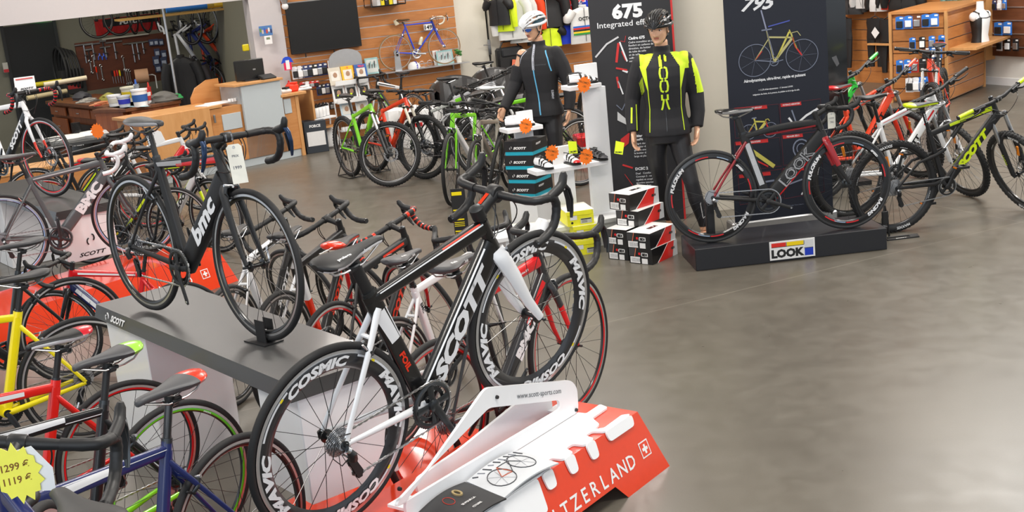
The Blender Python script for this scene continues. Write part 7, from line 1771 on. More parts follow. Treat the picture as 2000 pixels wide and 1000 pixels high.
# curved end shelf with white bottles
es = thing('end_shelf', 'white curved shelf at the end of the counter holding sports bottles', 'shelf', cp(606, 228, -.15), CY_); zb = cp(606, 232, -.1).z; es.location.z = 0
mb = MB(); mb.prism([(0, 0)]+[(.34*math.cos(t), .34*math.sin(t)) for t in [i*PI/2/8 for i in range(9)]], SH, (0, -.1, zb-.02), (1, 0, 0), (0, 1, 0), .025); mb.prism([(0, 0)]+[(.34*math.cos(t), .34*math.sin(t)) for t in [i*PI/2/8 for i in range(9)]], OAKL, (0, -.1, .3), (1, 0, 0), (0, 1, 0), .025); mb.box((.01, .1, zl/2), (.03, .4, zl), OAKL); mb.build('shelf_board', es)
for i in range(8):
    a = i % 4; b = thing('sports_bottle', f'white sports bottle, {ORD[a]} in the {"front" if i < 4 else "back"} row, counter end shelf', 'bottle', Vector((es.location.x, es.location.y, 0))+cdv*(.06+.068*a)+cnv*(-.07+.07*(i//4)+.02*a), 0, 'sports bottles at the counter end'); b.location.z = zb
    MB().lathe([(.03, 0), (.033, .01), (.033, .12), (.025, .13)], WHITEM, 14, 'z', cap=True).build('bottle_body', b); MB().lathe([(.026, .13), (.026, .15), (.01, .155), (.01, .175)], BLACK, 12, 'z', cap=True).build('cap', b)
def big_box(label, px, py, w, d, h, m1, m2, yaw, txt=None, name='carton'):
    o = thing(name, label, 'box', PZ(px, py, 0), yaw); mb = MB(); mb.box((0, d/2, h/2), (w, d, h), m1, bev=.004); mb.card(m2, (0, -.001, h*.45), (1, 0, 0), (0, 0, 1), w*.8, h*.45, .001)
    if txt: mb.text(txt, WHITEM, (0, -.003, h*.85), (1, 0, 0), (0, 0, 1), h*.08, bold=.04)
    mb.build('box_body', o)
big_box('white and black carton on the floor beside the counter', 622, 298, .30, .25, .42, mt('#2a3038'), mt('#d8d8d8'), .35, 'FORCE'); big_box('black carton on the floor behind the white bag', 640, 262, .28, .25, .75, BLACKM, mt('#1c1c1e'), .35, 'F')
big_box('yellow-orange carton between counter and black carton', 615, 272, .10, .2, .70, mt('#e09a18'), mt('#e8a828'), .35)
bg = thing('carrier_bag', 'crumpled white plastic carrier bag on the floor beside the counter', 'bag', PZ(645, 287, 0), 0); mb = MB()
mb.loft([ering((random.uniform(-.01, .01), 0, z), rx, ry, 14, 1.2) for z, rx, ry in ((0, .09, .07), (.02, .12, .09), (.12, .13, .09), (.24, .10, .07), (.30, .05, .04))], WHITEM); mb.tube([(-.04, 0, .28), (-.05, 0, .38), (0, 0, .43), (.05, 0, .38), (.04, 0, .28)], (.012, .004), WHITEM, 6); mb.build('bag_body', bg)
# ---- magazine rack
rk_, k = wthing('magazine_rack', 'grey metal magazine rack with a rounded header against the slatted wall', 'magazine rack', 686, 105+95, .30); rk_.location.z = 0
wM = 62*k/math.cos(.35); zt = wallp(677, 105, .25).z; zz_ = lambda y: wallp(685, y, .30).z
mb = MB(); n = 12; zh = zz_(128); mb.prism([(-wM/2, 0), (wM/2, 0), (wM/2, .10)]+[(wM/2*math.cos(PI*i/n), .10+.13*math.sin(PI*i/n)) for i in range(1, n)]+[(-wM/2, .10)], ALU, (0, .02, zh), (1, 0, 0), (0, 0, 1), .01); mb.build('header', rk_)
mb = MB()
for x in (-wM/2, wM/2): mb.tube([(x, .06, zh+.1), (x, -.02, 0)], .010, WHITEM, 6); mb.tube([(x, -.25, 0), (x, -.02, 0)], .010, WHITEM, 6)
mb.build('frame', rk_)
levels = [zz_(162), zz_(197), zz_(230), zz_(252)]
for z in levels: MB().box((0, -.08, z), (wM, .14, .012), WHITEM).box((0, -.15, z+.03), (wM, .008, .06), WHITEM).build('tray', rk_)
mags = [(0, -.20, mt('#c8c0b0'), ''), (0, -.02, mt('#e8b020'), 'V'), (0, .17, mt('#2858a0'), 'VELO'), (1, -.18, mt('#2c2c2a'), ''), (1, 0, mt('#2c2c2a'), ''), (1, .18, mt('#2c2c2a'), ''), (2, -.1, mt('#b8ccd8'), ''), (2, .12, mt('#d0d4d8'), ''), (3, .0, mt('#c8ccd0'), '')]
for i, (lv, x, m_, t) in enumerate(mags):
    o = thing('magazine', ['grey magazine at the left of the top tray of the magazine rack', 'yellow magazine in the middle of the top tray of the magazine rack', 'blue magazine at the right of the top tray of the magazine rack', 'white-bordered booklet, leftmost in the second tray of the rack', 'white-bordered booklet, middle one in the second tray of the rack', 'white-bordered booklet, right one in the second tray of the rack', 'pale blue leaflet in the third tray of the rack', 'pale grey leaflet in the third tray of the rack', 'pale leaflet in the bottom tray of the rack'][i], 'magazine', rk_.matrix_basis @ Vector((x, -.10, levels[lv]+.007)), WY, 'magazines in the rack')
    mb = MB(); ey = (0, .25, 1); mb.prism([(-.085, 0), (.085, 0), (.085, .23), (-.085, .23)], WHITEM if lv == 1 else m_, (0, 0, 0), (1, 0, 0), ey, .012)
    O = Vector((0, .25*.12-.008, .12)); mb.card(m_ if lv == 1 else mt('#d8d4cc'), O, (1, 0, 0), ey, .12, .13)
    mb.sphere(O+Vector((0, -.004, .01)), (.028, .003, .038), mt('#b08a70'), 10, 6)
    if lv == 1: mb.sphere(O+Vector((-.01, -.006, -.03)), (.02, .003, .02), HIVIS, 8, 5)
    if t: mb.text(t, RED, O+Vector((0, -.004, .09)), (1, 0, 0), ey, .025, bold=.05)
    mb.build('cover', o)
# ---- hooks with carded goods left of the rack
jt, k = wthing('ornament_jersey', 'small red, white and blue jersey ornament by the counter', 'ornament', 561, 122, .25); mb = MB(); mb.prism([(-.05, -.10), (.05, -.10), (.05, .03), (-.05, .03)], gl('#e01858'), (0, 0, 0), (1, 0, 0), (0, 0, 1), .02); mb.box((0, -.002, -.03), (.05, .022, .12), WHITEM); mb.prism([(-.085, -.01), (-.05, .0), (.05, .0), (.085, -.01), (.05, .06), (.02, .075), (-.02, .075), (-.05, .06)], gl('#1848c8'), (0, 0, 0), (1, 0, 0), (0, 0, 1), .022); mb.build('jersey_shape', jt)
rail, k = wthing('hook_rail', 'chrome hook rail on the slatted wall above the carded goods', 'rail', 605, 125, .12); MB().tube([(-.30, 0, .03), (.42, 0, .03)], .006, STEEL, 6).build('bar', rail)
rail2, k = wthing('hook_rail', 'lower chrome hook rail beside the magazine rack', 'rail', 622, 163, .12); MB().tube([(-.25, 0, .03), (.25, 0, .03)], .006, STEEL, 6).build('bar', rail2)
def packs(rowname, x0, y0, dx, dy, n, w, h, cols, group, off=.22, wal='back', kinds='pack'):
    for i in range(n):
        px, py = x0+dx*i, y0+dy*i; m_, cn = cols[i % len(cols)]
        P = wallp(px, py, off) if wal == 'back' else wal(px, py); yw = WY if wal == 'back' else wal.yaw
        o = thing('carded_part', f'{cn} carded part, {ORD[i]} {rowname}', 'packaged part', P, yw, group)
        mb = MB(); mb.prism([(-w/2, -h), (w/2, -h), (w/2, -.01), (w*.12, 0), (-w*.12, 0), (-w/2, -.01)], m_, (0, 0, 0), (1, 0, 0), (0, 0, 1), .003)
        mb.box((0, -.012, -h*.62), (w*.72, .02, h*.5), [BLACKM, WHITEM, ALU][i % 3], bev=.004); mb.card(WHITEM, (w*.2, -.003, -h*.15), (1, 0, 0), (0, 0, 1), w*.4, h*.12); mb.tube([(0, .0, -.01), (0, (off-.03), -.01)], .0025, STEEL, 4)
        mb.build('card', o)
PB = (mt('#2a3460'), 'dark blue'); PW_ = (mt('#d8d8dc'), 'white'); PR_ = (mt('#c02a24'), 'red'); PK = (mt('#1c1c20'), 'black'); PBL = (mt('#2470c8'), 'bright blue'); PBR = (mt('#6a3a20'), 'brown')
packs('in the upper row beside the magazine rack', 575, 130, 9.5, -1.3, 7, .09, .17, [PW_, PW_, PB, PB, PK, PB, PB], 'carded goods on the upper rail'); packs('in the red row above the counter end', 590, 160, 9, -1.0, 4, .08, .09, [PR_, PW_, PR_], 'carded goods above the counter end'); packs('in the lower row beside the magazine rack', 622, 165, 8, -1.2, 4, .07, .15, [PB, PK], 'carded goods on the lower rail'); packs('near the floor beside the magazine rack', 624, 202, 12, -1.5, 3, .08, .10, [PK, PW_], 'carded goods on the bottom rail')
# ---- armchairs
for lab, px, py, yw in (('black leather tub armchair before the white door', 905, 232, WY-.1), ('black leather tub armchair behind the left mannequin arm', 985, 222, WY)):
    C = PY(px, py, 16.3 if px < 950 else 16.9); o = thing('armchair', lab, 'armchair', (C.x, C.y, 0), yw); LE = mat((.02, .019, .02), .35, coat=.2, name='leather')
    mb = MB(); n = 18
    for r0, r1, z0, z1 in ((.36, .30, .28, .80),):
        out = [(r0*math.cos(a)*(1.12), r0*math.sin(a)+.05) for a in [-.35+i*(PI+.7)/n for i in range(n+1)]]; inn = [(r1*math.cos(a)*1.08, r1*math.sin(a)+.05) for a in [-.35+i*(PI+.7)/n for i in range(n+1)]]
        for i in range(n):
            zt0 = .80-.14*abs(math.cos((i)/n*PI))**2; zt1 = .80-.14*abs(math.cos((i+1)/n*PI))**2
            vs = [(*out[i], .1), (*out[i+1], .1), (*out[i+1], zt1-.03), (*out[i], zt0-.03), (*inn[i], .1), (*inn[i+1], .1), (*inn[i+1], zt1-.03), (*inn[i], zt0-.03), ((out[i][0]+inn[i][0])/2, (out[i][1]+inn[i][1])/2, zt0), ((out[i+1][0]+inn[i+1][0])/2, (out[i+1][1]+inn[i+1][1])/2, zt1)]
            mb.add(vs, [(0, 1, 2, 3), (5, 4, 7, 6), (3, 2, 9, 8), (8, 9, 6, 7)], LE)
    mb.build('backrest', o, angle=60); MB().box((0, 0, .33), (.60, .56, .22), LE, bev=.05).build('seat', o)
    for sx in (-.25, .25):
        for sy in (-.2, .25): MB().tube([(sx, sy, 0), (sx, sy, .23)], .02, STEEL, 8).build('leg', o)
# ---- low table with boxes and printed cartons near the armchair
for i, (px, py, lab) in enumerate(((820, 205, 'white printed carton on the floor by the armchair'), (785, 212, 'white printed carton behind the green and red mountain bicycles'))):
    C = PY(px, py, 15.9+.3*i); o = thing('carton', lab, 'box', (C.x, C.y, 0), WY); mb = MB(); mb.box((0, 0, .24), (.5, .3, .48), WHITEM, bev=.004); mb.text('*', TEALF, (.1, -.152, .3), (1, 0, 0), (0, 0, 1), .10); mb.card(RED, (-.1, -.152, .3), (1, 0, 0), (0, 0, 1), .1, .05); mb.build('box_body', o)
# ---- garments
def garment(label, P, yaw, w, h, m_, m2=None, sleeve=.6, cat='jacket', legs=False, group=None, txt=None, sm=None, name=None):
    o = thing(name or ('cycling_tights' if legs else 'cycling_jersey'), label, cat, P, yaw, group); mb = MB(); m2 = m2 or m_
    D = .05
    if legs:
        mb.loft([ering((0, 0, z*h), rx*w, D*.7, 14, .8) for z, rx in ((-.02, .34), (-.10, .36), (-.22, .33), (-.33, .35), (-.42, .36))], m_)
        for s in (-1, 1): mb.loft([ering((s*x*w, 0, z*h), rx*w, D*.5, 12, .8) for z, x, rx in ((-.38, .17, .19), (-.55, .18, .16), (-.75, .19, .13), (-.98, .17, .10))], m2)
    else:
        mb.loft([ering((0, random.uniform(-.01, .01), z*h), rx*w, D*(1+.2*random.random()), 18, .8) for z, rx in ((0, .12), (-.03, .22), (-.09, .40), (-.20, .42), (-.45, .40), (-.7, .41), (-1.0, .42))], m_)
        for s in (-1, 1):
            pts = [Vector((s*.34*w, 0, -.08*h)), Vector((s*.46*w, -.01, -.25*h)), Vector((s*(.50)*w, -.02, -.15*h-sleeve*h*.6)), Vector((s*.50*w, -.01, -.08*h-sleeve*h))]
            mb.tube(pts, [.13*w+.02, .12*w+.015, .10*w+.01, .08*w+.01], sm or m2, 10)
        mb.tube([(0, -D-.012, -.02*h), (0, -D-.014, -.95*h)], .004, m2 if m2 is not m_ else BLACKM, 4)
        mb.lathe([(.055, -.02), (.06, .03), (.05, .035)], m2, 14, 'z', c=(0, 0, 0))
    if txt: mb.text(txt, WHITEM, (0, -D-.02, -.35*h), (1, 0, 0), (0, 0, 1), .05, bold=.05)
    mb.build('fabric', o); h_ = MB(); h_.tube([(-.3*w, 0, -.035), (0, 0, .02), (.3*w, 0, -.035)], .008, BLACKM, 6); h_.tube([(0, 0, .02), (0, 0, .07), (.0, .025, .09), (0, .03, .06)], .003, STEEL, 5); h_.build('hanger', o); return o
GW = lambda x, y, off=.30: wallp(x, y, off)
T_ = lambda x, ytop, ybot: (wallp(x, ytop, .3).z-wallp(x, ybot, .3).z)
YWg = WY-.9
garment('black short-sleeved jersey, leftmost on the clothes rail', GW(972, -3), YWg, .40, T_(972, -3, 50), BLACKM, sleeve=.3)
garment('fluorescent yellow long-sleeved jacket on the clothes rail', GW(981, -6), YWg, .34, T_(981, -6, 62), HIVIS, sleeve=.8, cat='jacket')
garment('white jacket with dark seams on the clothes rail', GW(995, -8), YWg+.4, .50, T_(995, -8, 78), mt('#dcdcda'), BLACKM, sm=mt('#dcdcda'), sleeve=.8)
garment('translucent white rain jacket on the clothes rail', GW(1012, -8), YWg+.4, .42, T_(1012, -8, 84), mt('#cfcfcb'), sleeve=.85)
garment('orange jacket behind the white helmet', GW(1026, -10), YWg+.6, .44, T_(1026, -10, 70), mt('#e8420e'), sleeve=.8)
garment('black jacket with white piping on the clothes rail', GW(1062, -12), YWg+.7, .62, T_(1062, -12, 55), BLACKM, WHITEM, sm=BLACKM, sleeve=.9)
garment('red and black jacket on the clothes rail', GW(1093, -12), YWg+.7, .44, T_(1093, -12, 50), mt('#d01c1e'), BLACKM, sleeve=.8)
garment('dark grey jacket behind the neon vest', GW(1050, 5, .2), YWg+.7, .5, .6, mt('#2a2b2e'), sleeve=.8)
garment('neon yellow and black vest beside the left mannequin neck', GW(1072, 55), WY-.2, .42, T_(1072, 55, 92), HIVIS, BLACKM, sleeve=.3)
garment('deep blue jersey with red lettering beside the black panel', GW(1119, -4), WY-.1, .62, T_(1119, -4, 84), gl('#1438c8', coat=0, rough=.7), sleeve=.25)
wj = garment('white world-champion striped jersey beside the black panel', GW(1137, 14, .42), WY-.1, .52, T_(1137, 14, 84), mt('#e0e0de'), sleeve=.28)
mb = MB()
for i, c in enumerate(('#1860c0', '#d02020', '#151515', '#e8c810', '#209038')): mb.card(mt(c), (0, -.085, -.27-.026*i), (1, 0, 0), (0, 0, 1), .40, .024)
mb.text('OCTO', BLACKM, (0, -.08, -.16), (1, 0, 0), (0, 0, 1), .05, bold=.04); mb.build('stripes', wj)
sgn = thing('hanging_sign', 'blue board with red and white lettering above the blue jersey', 'sign', GW(1120, 2, .36), WY-.05); mb = MB(); mb.box((0, 0, .02), (.55, .01, .17), gl('#102a90')); mb.text('LEX MAN', WHITEM, (0, -.006, .02), (1, 0, 0), (0, 0, 1), .085, bold=.08); mb.text('LEX MAN', RED, (0, -.007, .02), (1, 0, 0), (0, 0, 1), .08, bold=.03); mb.text('PRO CYCLE', WHITEM, (.03, -.007, -.045), (1, 0, 0), (0, 0, 1), .025, bold=.03); mb.build('board', sgn)
cr_ = thing('clothes_rail', 'chrome clothes rail in front of the slatted wall', 'rail', GW(965, 2, .30)+Vector((0, 0, .14)), WY); MB().tube([(0, 0, 0), (2.2, 0, 0)], .014, STEEL, 8).build('bar', cr_)
bb_ = thing('bag_rack', 'black bags hanging on the slatted wall under the white jackets', 'bags', GW(995, 108, .2), WY); mb = MB(); mb.box((0, 0, -.05), (.42, .12, .34), BLACKM, bev=.03); mb.box((.0, -.07, .05), (.30, .04, .12), mt('#26282c'), bev=.02); mb.tube([(-.15, -.02, .12), (-.1, -.02, .2), (.1, -.02, .2), (.15, -.02, .12)], .012, BLACKM, 6); mb.card(mt('#e87858'), (.02, -.095, -.12), (1, .0, -.2), (.2, 0, 1), .07, .12); mb.build('bag', bb_)
# ================================================================ workshop seen through the opening
def wk(px, py, depth): return PP(px, py, PW+nW*depth, WY)
bz_ = .88
b0, b1, b2_ = PZ(88, 198, bz_), PZ(245, 213, bz_), PZ(340, 193, bz_)
bn_ = thing('workbench', 'brown wooden L-shaped workbench crowded with tools', 'workbench')
def bench_seg(a, b, dep, flip=1):
    d = (b-a); L = d.length; d.normalize(); n = Vector((-d.y, d.x, 0)); yw = math.atan2(d.y, d.x); c = (a+b)/2+n*dep/2
    MB().box((c.x, c.y, bz_-.02), (L, dep, .045), wood_top, rot=rotm(yw), bev=.004).build('worktop', bn_)
    MB().box((c.x+n.x*.03, c.y+n.y*.03, (bz_-.045)/2), (L-.04, dep-.1, bz_-.045), BROWN, rot=rotm(yw)).build('carcass', bn_)
    return d, n, yw, L
wood_top = wood_mat('bench_top', lin('#5c3218'), lin('#6e4020'), axis=(8, 1, 1))
d_, n_, yw_, L_ = bench_seg(b0, b1, .75)
for i, (u0, u1, z0, z1) in enumerate(((.03, .24, .68, .82), (.03, .24, .42, .66), (.28, .55, .68, .82), (.56, .74, .68, .82), (.76, .98, .62, .82), (.76, .98, .36, .60))):
    c = b0+d_*(L_*(u0+u1)/2)+n_*.03; dr = MB().box((c.x, c.y, (z0+z1)/2), (L_*(u1-u0)-.02, .02, z1-z0-.02), BROWN, rot=rotm(yw_), bev=.003).build('drawer', bn_)
    MB().box((c.x-n_.x*.03, c.y-n_.y*.03, (z0+z1)/2), (.09, .012, .012), ALU, rot=rotm(yw_), bev=.003).build('drawer_handle', dr)
c = b0+d_*(L_*.50)+n_*.025; MB().box((c.x, c.y, .30), (L_*.44, .012, .60), mt('#1e0f08'), rot=rotm(yw_)).build('knee_shade_sheet', bn_)  # flat dark sheet; the shade of an open knee space is its colour
bench_seg(b1, b2_, .6)
# pegboard
pg0, pg1 = PY(165, 190, b0.y+1.1), PY(342, 190, b0.y+1.9); py_ = math.atan2(pg1.y-pg0.y, pg1.x-pg0.x)
def pgp(px, py, off=0.0):
    n = Vector((-math.sin(py_), math.cos(py_), 0)); return PP(px, py, pg0-n*off, py_)
pd_ = Vector((math.cos(py_), math.sin(py_), 0)); pn_ = Vector((-math.sin(py_), math.cos(py_), 0))
pbL = (pg1-pg0).length; ptop = (pgp(165, 76).z+pgp(325, 69).z)/2
pb_ = thing('tool_board', 'dark brown tool board behind the workbench', 'tool board', (pg0.x, pg0.y, 0), py_); MB().box((pbL/2, .015, (ptop+bz_)/2), (pbL, .03, ptop-bz_), DKBROWN).build('board', pb_); MB().box((pbL*.55, 0, ptop+.01), (pbL*.5, .08, .02), mt('#a8a498')).build('ledge', pb_)
MB().box((.02, .3, (bz_)/2), (.05, .5, bz_), DKBROWN).build('support', pb_)
def tool(kind, px, py, size, lab, ang=0.0):
    P = pgp(px, py, .012); o = thing(kind, lab, kind.replace('_', ' '), P, py_, None); mb = MB(); s = size
    if kind == 'hammer': mb.tube([(0, 0, -s), (0, 0, 0)], .010, BROWN if 'wood' in lab else BLACKM, 6); mb.tube([(-s*.28, 0, 0), (s*.28, 0, 0)], .016, STEEL, 8)
    elif kind == 'spanner': mb.tube([(0, 0, -s), (0, 0, 0)], (.010, .004), STEEL, 6); mb.tube([(.02*math.cos(t*.8+1), 0, .012+.02*math.sin(t*.8+1)) for t in range(7)], .006, STEEL, 6); mb.tube([(.016*math.cos(t*.9), 0, -s+.016*math.sin(t*.9)) for t in range(7)], .005, STEEL, 6, closed=True)
    elif kind == 'screwdriver': mb.tube([(0, 0, -s), (0, 0, -s*.45)], .004, STEEL, 6); mb.tube([(0, 0, -s*.45), (0, 0, -s*.2), (0, 0, 0)], [.010, .014, .012], [RED, YEL, BLACKM, ORED][int(px) % 4], 8)
    elif kind == 'pliers': 
        for q in (-1, 1): mb.tube([(q*.03, 0, -s), (q*.022, 0, -s*.5), (q*-.004, 0, -s*.3), (q*-.008, 0, 0)], [.008, .008, .008, .004], gl('#2050c0') if q else STEEL, 6)
    elif kind == 'bench_tool': mb.tube([(-s*.5, 0, 0), (s*.5, 0, 0)], .013, STEEL, 8); mb.tube([(0, 0, 0), (0, 0, -s)], .012, STEEL, 8); mb.tube([(-.02, -.01, -s*.6), (.03, -.02, -s*.6)], .01, BLACKM, 6)
    elif kind == 'tool_pack': mb.box((0, -.01, -s/2), (s*.75, .02, s), mt('#38405c'), bev=.003); mb.box((0, -.022, -s*.6), (s*.5, .01, s*.5), mt('#a8b0c0'), bev=.003)
    mb.build('tool_body', o)
rows = [('bench_tool', [(163, 87, .28), (180, 86, .24), (205, 92, .16), (222, 82, .26), (258, 84, .30), (267, 84, .26), (278, 82, .18)], 'steel tool with a cross handle'), ('hammer', [(200, 80, .18), (172, 97, .2)], 'small hammer'), ('pliers', [(202, 104, .10), (194, 104, .10)], 'blue-handled pliers'), ('spanner', [(176, 121, .16), (182, 112, .14), (240, 113, .18), (197, 130, .2), (245, 139, .2), (249, 139, .19), (253, 139, .18)], 'steel spanner'), ('screwdriver', [(218, 138, .2), (223, 138, .2), (228, 137, .2), (233, 137, .2), (238, 138, .2), (187, 130, .2)], 'screwdriver with a coloured handle'), ('tool_pack', [(294, 77, .10), (303, 76, .10), (313, 76, .10), (305, 95, .12), (318, 98, .12), (303, 110, .14), (318, 112, .14), (307, 125, .13), (321, 126, .12)], 'small blue and grey packet')]
for kind, L__, lab in rows:
    for i, (x, y, s) in enumerate(sorted(L__)): tool(kind, x, y, s, f'{lab}, {ORD[i]} on the dark tool board')
# paper roll
P = pgp(277, 148, .28); rr = thing('paper_roll', 'large tan paper roll on a white bracket by the tool board', 'paper roll', P, py_-.3); k = pxm(P)
MB().lathe([(.012, -.10), (.105, -.10), (.105, .10), (.012, .10)], mt('#d8a884'), 28, 'x', closed=False, cap=False).lathe([(.022, .1005), (.012, .1005)], BLACKM, 12, 'x').build('roll', rr); MB().tube([(-.1, 0, 0), (.16, 0, 0), (.20, 0, -.02), (.20, .02, -.22)], .010, WHITEM, 8).build('bracket', rr)
# things on the bench
def bt(px, back): p = PZ(px, 198+15*(px-88)/157 if px < 245 else 213-20*(px-245)/95, bz_); return p+n_*back
def pail(label, px, back, r, h, m_, m2, name='bucket', cat='bucket'):
    o = thing(name, label, cat, bt(px, back), 0); MB().lathe([(r*.85, 0), (r, h), (r*1.06, h), (r*1.06, h-.02)], m_, 20, 'z', cap=True).lathe([(r*.93, h*.3), (r*.985, h*.7)], m2, 20, 'z').build(name+'_body', o)
    if name == 'bucket': MB().tube([(r*1.05*math.cos(t), -.02, h-.01-.6*r*math.sin(t)) for t in [i*PI/8 for i in range(9)]], .004, STEEL, 5).build('bail', o)
    else: MB().lathe([(r*.5, h), (r*.35, h+.03), (r*.3, h+.06)], m2, 12, 'z', cap=True).build('cap', o)
pail('white bucket with dark print, left on the workbench', 211, .10, .085, .15, WHITEM, mt('#c8c4b8')); pail('translucent bucket with blue rim in the middle of the bench', 230, .10, .08, .15, mt('#c8ccd4'), mt('#3038b0')); pail('white bucket with blue label, right on the workbench', 254, .15, .10, .22, WHITEM, mt('#2858a0'))
pail('yellow-labelled white tub behind the buckets', 194, .45, .12, .20, mt('#d8d4c0'), mt('#d8c020')); pail('clear water bottle standing on the bench', 207, .45, .035, .24, mat((.5, .55, .6), .1, trans=.6), mt('#3868c0'), 'bottle', 'bottle'); pail('turquoise capped jar on the bench', 218, .35, .04, .12, mt('#a8c8d0'), mt('#38a8c8'), 'bottle', 'bottle'); pail('red spray can on the bench', 223, .50, .03, .20, mt('#a82018'), mt('#c83020'), 'spray_can', 'can'); pail('white spray bottle on the bench', 234, .40, .035, .15, WHITEM, mt('#b83030'), 'bottle', 'bottle')
def lump(label, px, back, s, m_, name='cloth'):
    o = thing(name, label, name.replace('_', ' '), bt(px, back), random.random()*3); mb = MB(); rg = []
    for j in range(7):
        z = s[2]*j/6; q = math.sqrt(max(.02, 1-(j/6)**2)); rg.append([Vector((s[0]*q*math.cos(2*PI*i/14)*(1+.25*random.uniform(-1, 1)), s[1]*q*math.sin(2*PI*i/14)*(1+.25*random.uniform(-1, 1)), z)) for i in range(14)])
    mb.loft(rg, m_); mb.build('folds', o)
for lab, px, bk, s, m_, nm in (('yellow-green rag on the bench', 165, .35, (.16, .10, .12), mt('#8a8430'), 'cloth'), ('orange-brown rags beside the buckets', 183, .12, (.16, .08, .05), mt('#b06a42'), 'cloth'), ('grey rag at the left of the bench', 145, .2, (.16, .1, .06), mt('#8a8680'), 'cloth'), ('crumpled grey bag at the right of the bench', 285, .25, (.20, .12, .14), mt('#5e5c58'), 'plastic_bag'), ('green cloth at the right end of the bench', 325, .15, (.09, .07, .07), mt('#2f9a52'), 'cloth'), ('pale blue sheet on the front of the bench', 262, .05, (.22, .05, .012), mt('#a8c4c8'), 'cloth'), ('dark clutter at the left end of the bench', 120, .3, (.2, .12, .12), mt('#34343a'), 'plastic_bag'), ('red wallet on the bench', 186, .04, (.05, .03, .012), mt('#b82020'), 'pouch'), ('blue bundle at the left of the bench', 100, .45, (.10, .06, .06), mt('#2060b0'), 'pouch')): lump(lab, px, bk, s, m_, nm)
for i, (px, py, c, lab) in enumerate(((95, 163, '#d8c820', 'long yellow tube'), (128, 160, '#d8ccb0', 'cream cardboard tube'), (92, 186, '#c8b890', 'short cream cardboard tube'))):
    P = PP(px, py, b0+n_*(.35-.1*i), yw_); o = thing('tube', f'{lab} lying across the left end of the bench', 'tube', P, .3+.2*i); MB().tube([(-.3, 0, 0), (.3, 0, .02)], .035, mt(c), 14).build('tube_wall', o)
gn = thing('desk_lamp_clamp', 'white spray gun fixed to the tool board', 'spray gun', pgp(330, 158, .05), py_); gn.name = 'spray_gun'; MB().tube([(-.07, 0, 0), (.02, 0, .0)], [.012, .03], WHITEM, 10).box((.05, 0, 0), (.07, .05, .09), WHITEM, bev=.008).build('gun_body', gn)
blk_ = thing('refuse_bag', 'black bag of rubbish under the bench', 'bag', PZ(163, 250, .1), 0); blk_.location.z = .0; P = b0+d_*(L_*.5)-n_*.12; blk_.location = (P.x, P.y, 0)
mb = MB(); mb.loft([ering((random.uniform(-.02, .02), 0, z), rx, rx*.9, 16, 1.1) for z, rx in ((0, .12), (.1, .16), (.35, .15), (.5, .10), (.56, .04), (.66, .06))], mat((.03, .03, .03), .3)); mb.text('MICHELIN', WHITEM, (0, -.165, .38), (1, 0, 0), (0, 0, 1), .03, bold=.05); mb.build('bag_body', blk_)
# loose wheels on the board's ledge
def loose_wheel(lab, P, yaw, st='road', sc=1.0):
    d = wheel_style('road', st); o = thing('bicycle_wheel', lab, 'wheel', P, yaw, 'loose wheels above the tool board'); o.scale = (sc,)*3; o.location.z = P.z
    w = put('rim', d['rim'], o); put('tyre', d['tyre'], o); put('spokes', d['spokes'], o); put('hub', d['hub'], o)
for i, (x, y, a) in enumerate(((192, 62, .1), (235, 65, .3), (262, 50, 1.0), (288, 52, .9), (310, 47, 1.1))): 
    P = pgp(x, y, -.12); P.z = ptop+.335 if i > 1 else ptop+.30; loose_wheel(f'loose spoked wheel, {ORD[i]} above the tool board', P, py_+a, sc=.95 if i > 1 else .82)
bn2 = thing('wall_banner', 'red and black lettered banner behind the loose wheels', 'banner', pgp(250, 48, -.5), py_); MB().box((0, 0, 0), (1.05, .01, .26), mt('#b81c1c')).box((.05, -.006, .06), (.9, .004, .12), BLACKM).text('FULCR', WHITEM, (.05, -.009, .05), (1, 0, 0), (0, 0, 1), .06, bold=.07, shear=.2, wid=1.4).build('banner_cloth', bn2)
tb = thing('tyre_stack', 'large black tyres hanging left of the tool board', 'tyres', pgp(148, 115, .0), py_); mb = MB()
for i in range(5): mb.lathe([(.34+.02*math.cos(t), .02*math.sin(t)) for t in [j*PI/4 for j in range(8)]], RUBBER, 40, 'x', c=(.05*i-.22, .15, -.12-.02*i), closed=True)
tb.location.z = ptop-.25; mb.build('tyres', tb)
sb_ = thing('storage_rack', 'black metal drawer rack left of the tool board', 'rack', pgp(150, 190, .1), py_); sb_.location.z = bz_; mb = MB(); mb.box((0, .1, .18), (.34, .25, .36), BLACKM); mb.card(mt('#8a1c1c'), (0, -.026, .10), (1, 0, 0), (0, 0, 1), .22, .06, .0); mb.build('rack_body', sb_)
# dark door, exit sign
dp = wsY-.08
P0, P1 = wk(22, 135, dp), wk(118, 128, dp); zt_ = (wk(20, 50, dp).z+wk(115, 43, dp).z)/2; s0, s1 = (P0-PW).dot(dW), (P1-PW).dot(dW)
mb = MB(); wall_slab(mb, s0, s1, 0, zt_, -dp, .05, mt('#16181a')); struct('door_2', mb); mb = MB(); wall_slab(mb, s0-.05, s0, 0, zt_+.05, -dp+.02, .05, mt('#2a2c2e')); wall_slab(mb, s1, s1+.05, 0, zt_+.05, -dp+.02, .05, mt('#2a2c2e')); mb.build('door_frame', bpy.data.objects['door_2'])
ex_ = thing('exit_sign', 'small lit green exit lamp above the dark workshop door', 'exit sign', wk(75, 35, dp-.08), WY); MB().box((-.09, 0, 0), (.22, .06, .07), mt('#b8b8a8'), bev=.008).build('housing', ex_); MB().box((.06, -.005, 0), (.10, .062, .06), mat((.02, .9, .25), .4, emit=3.0), bev=.008).build('lamp_glass', ex_)
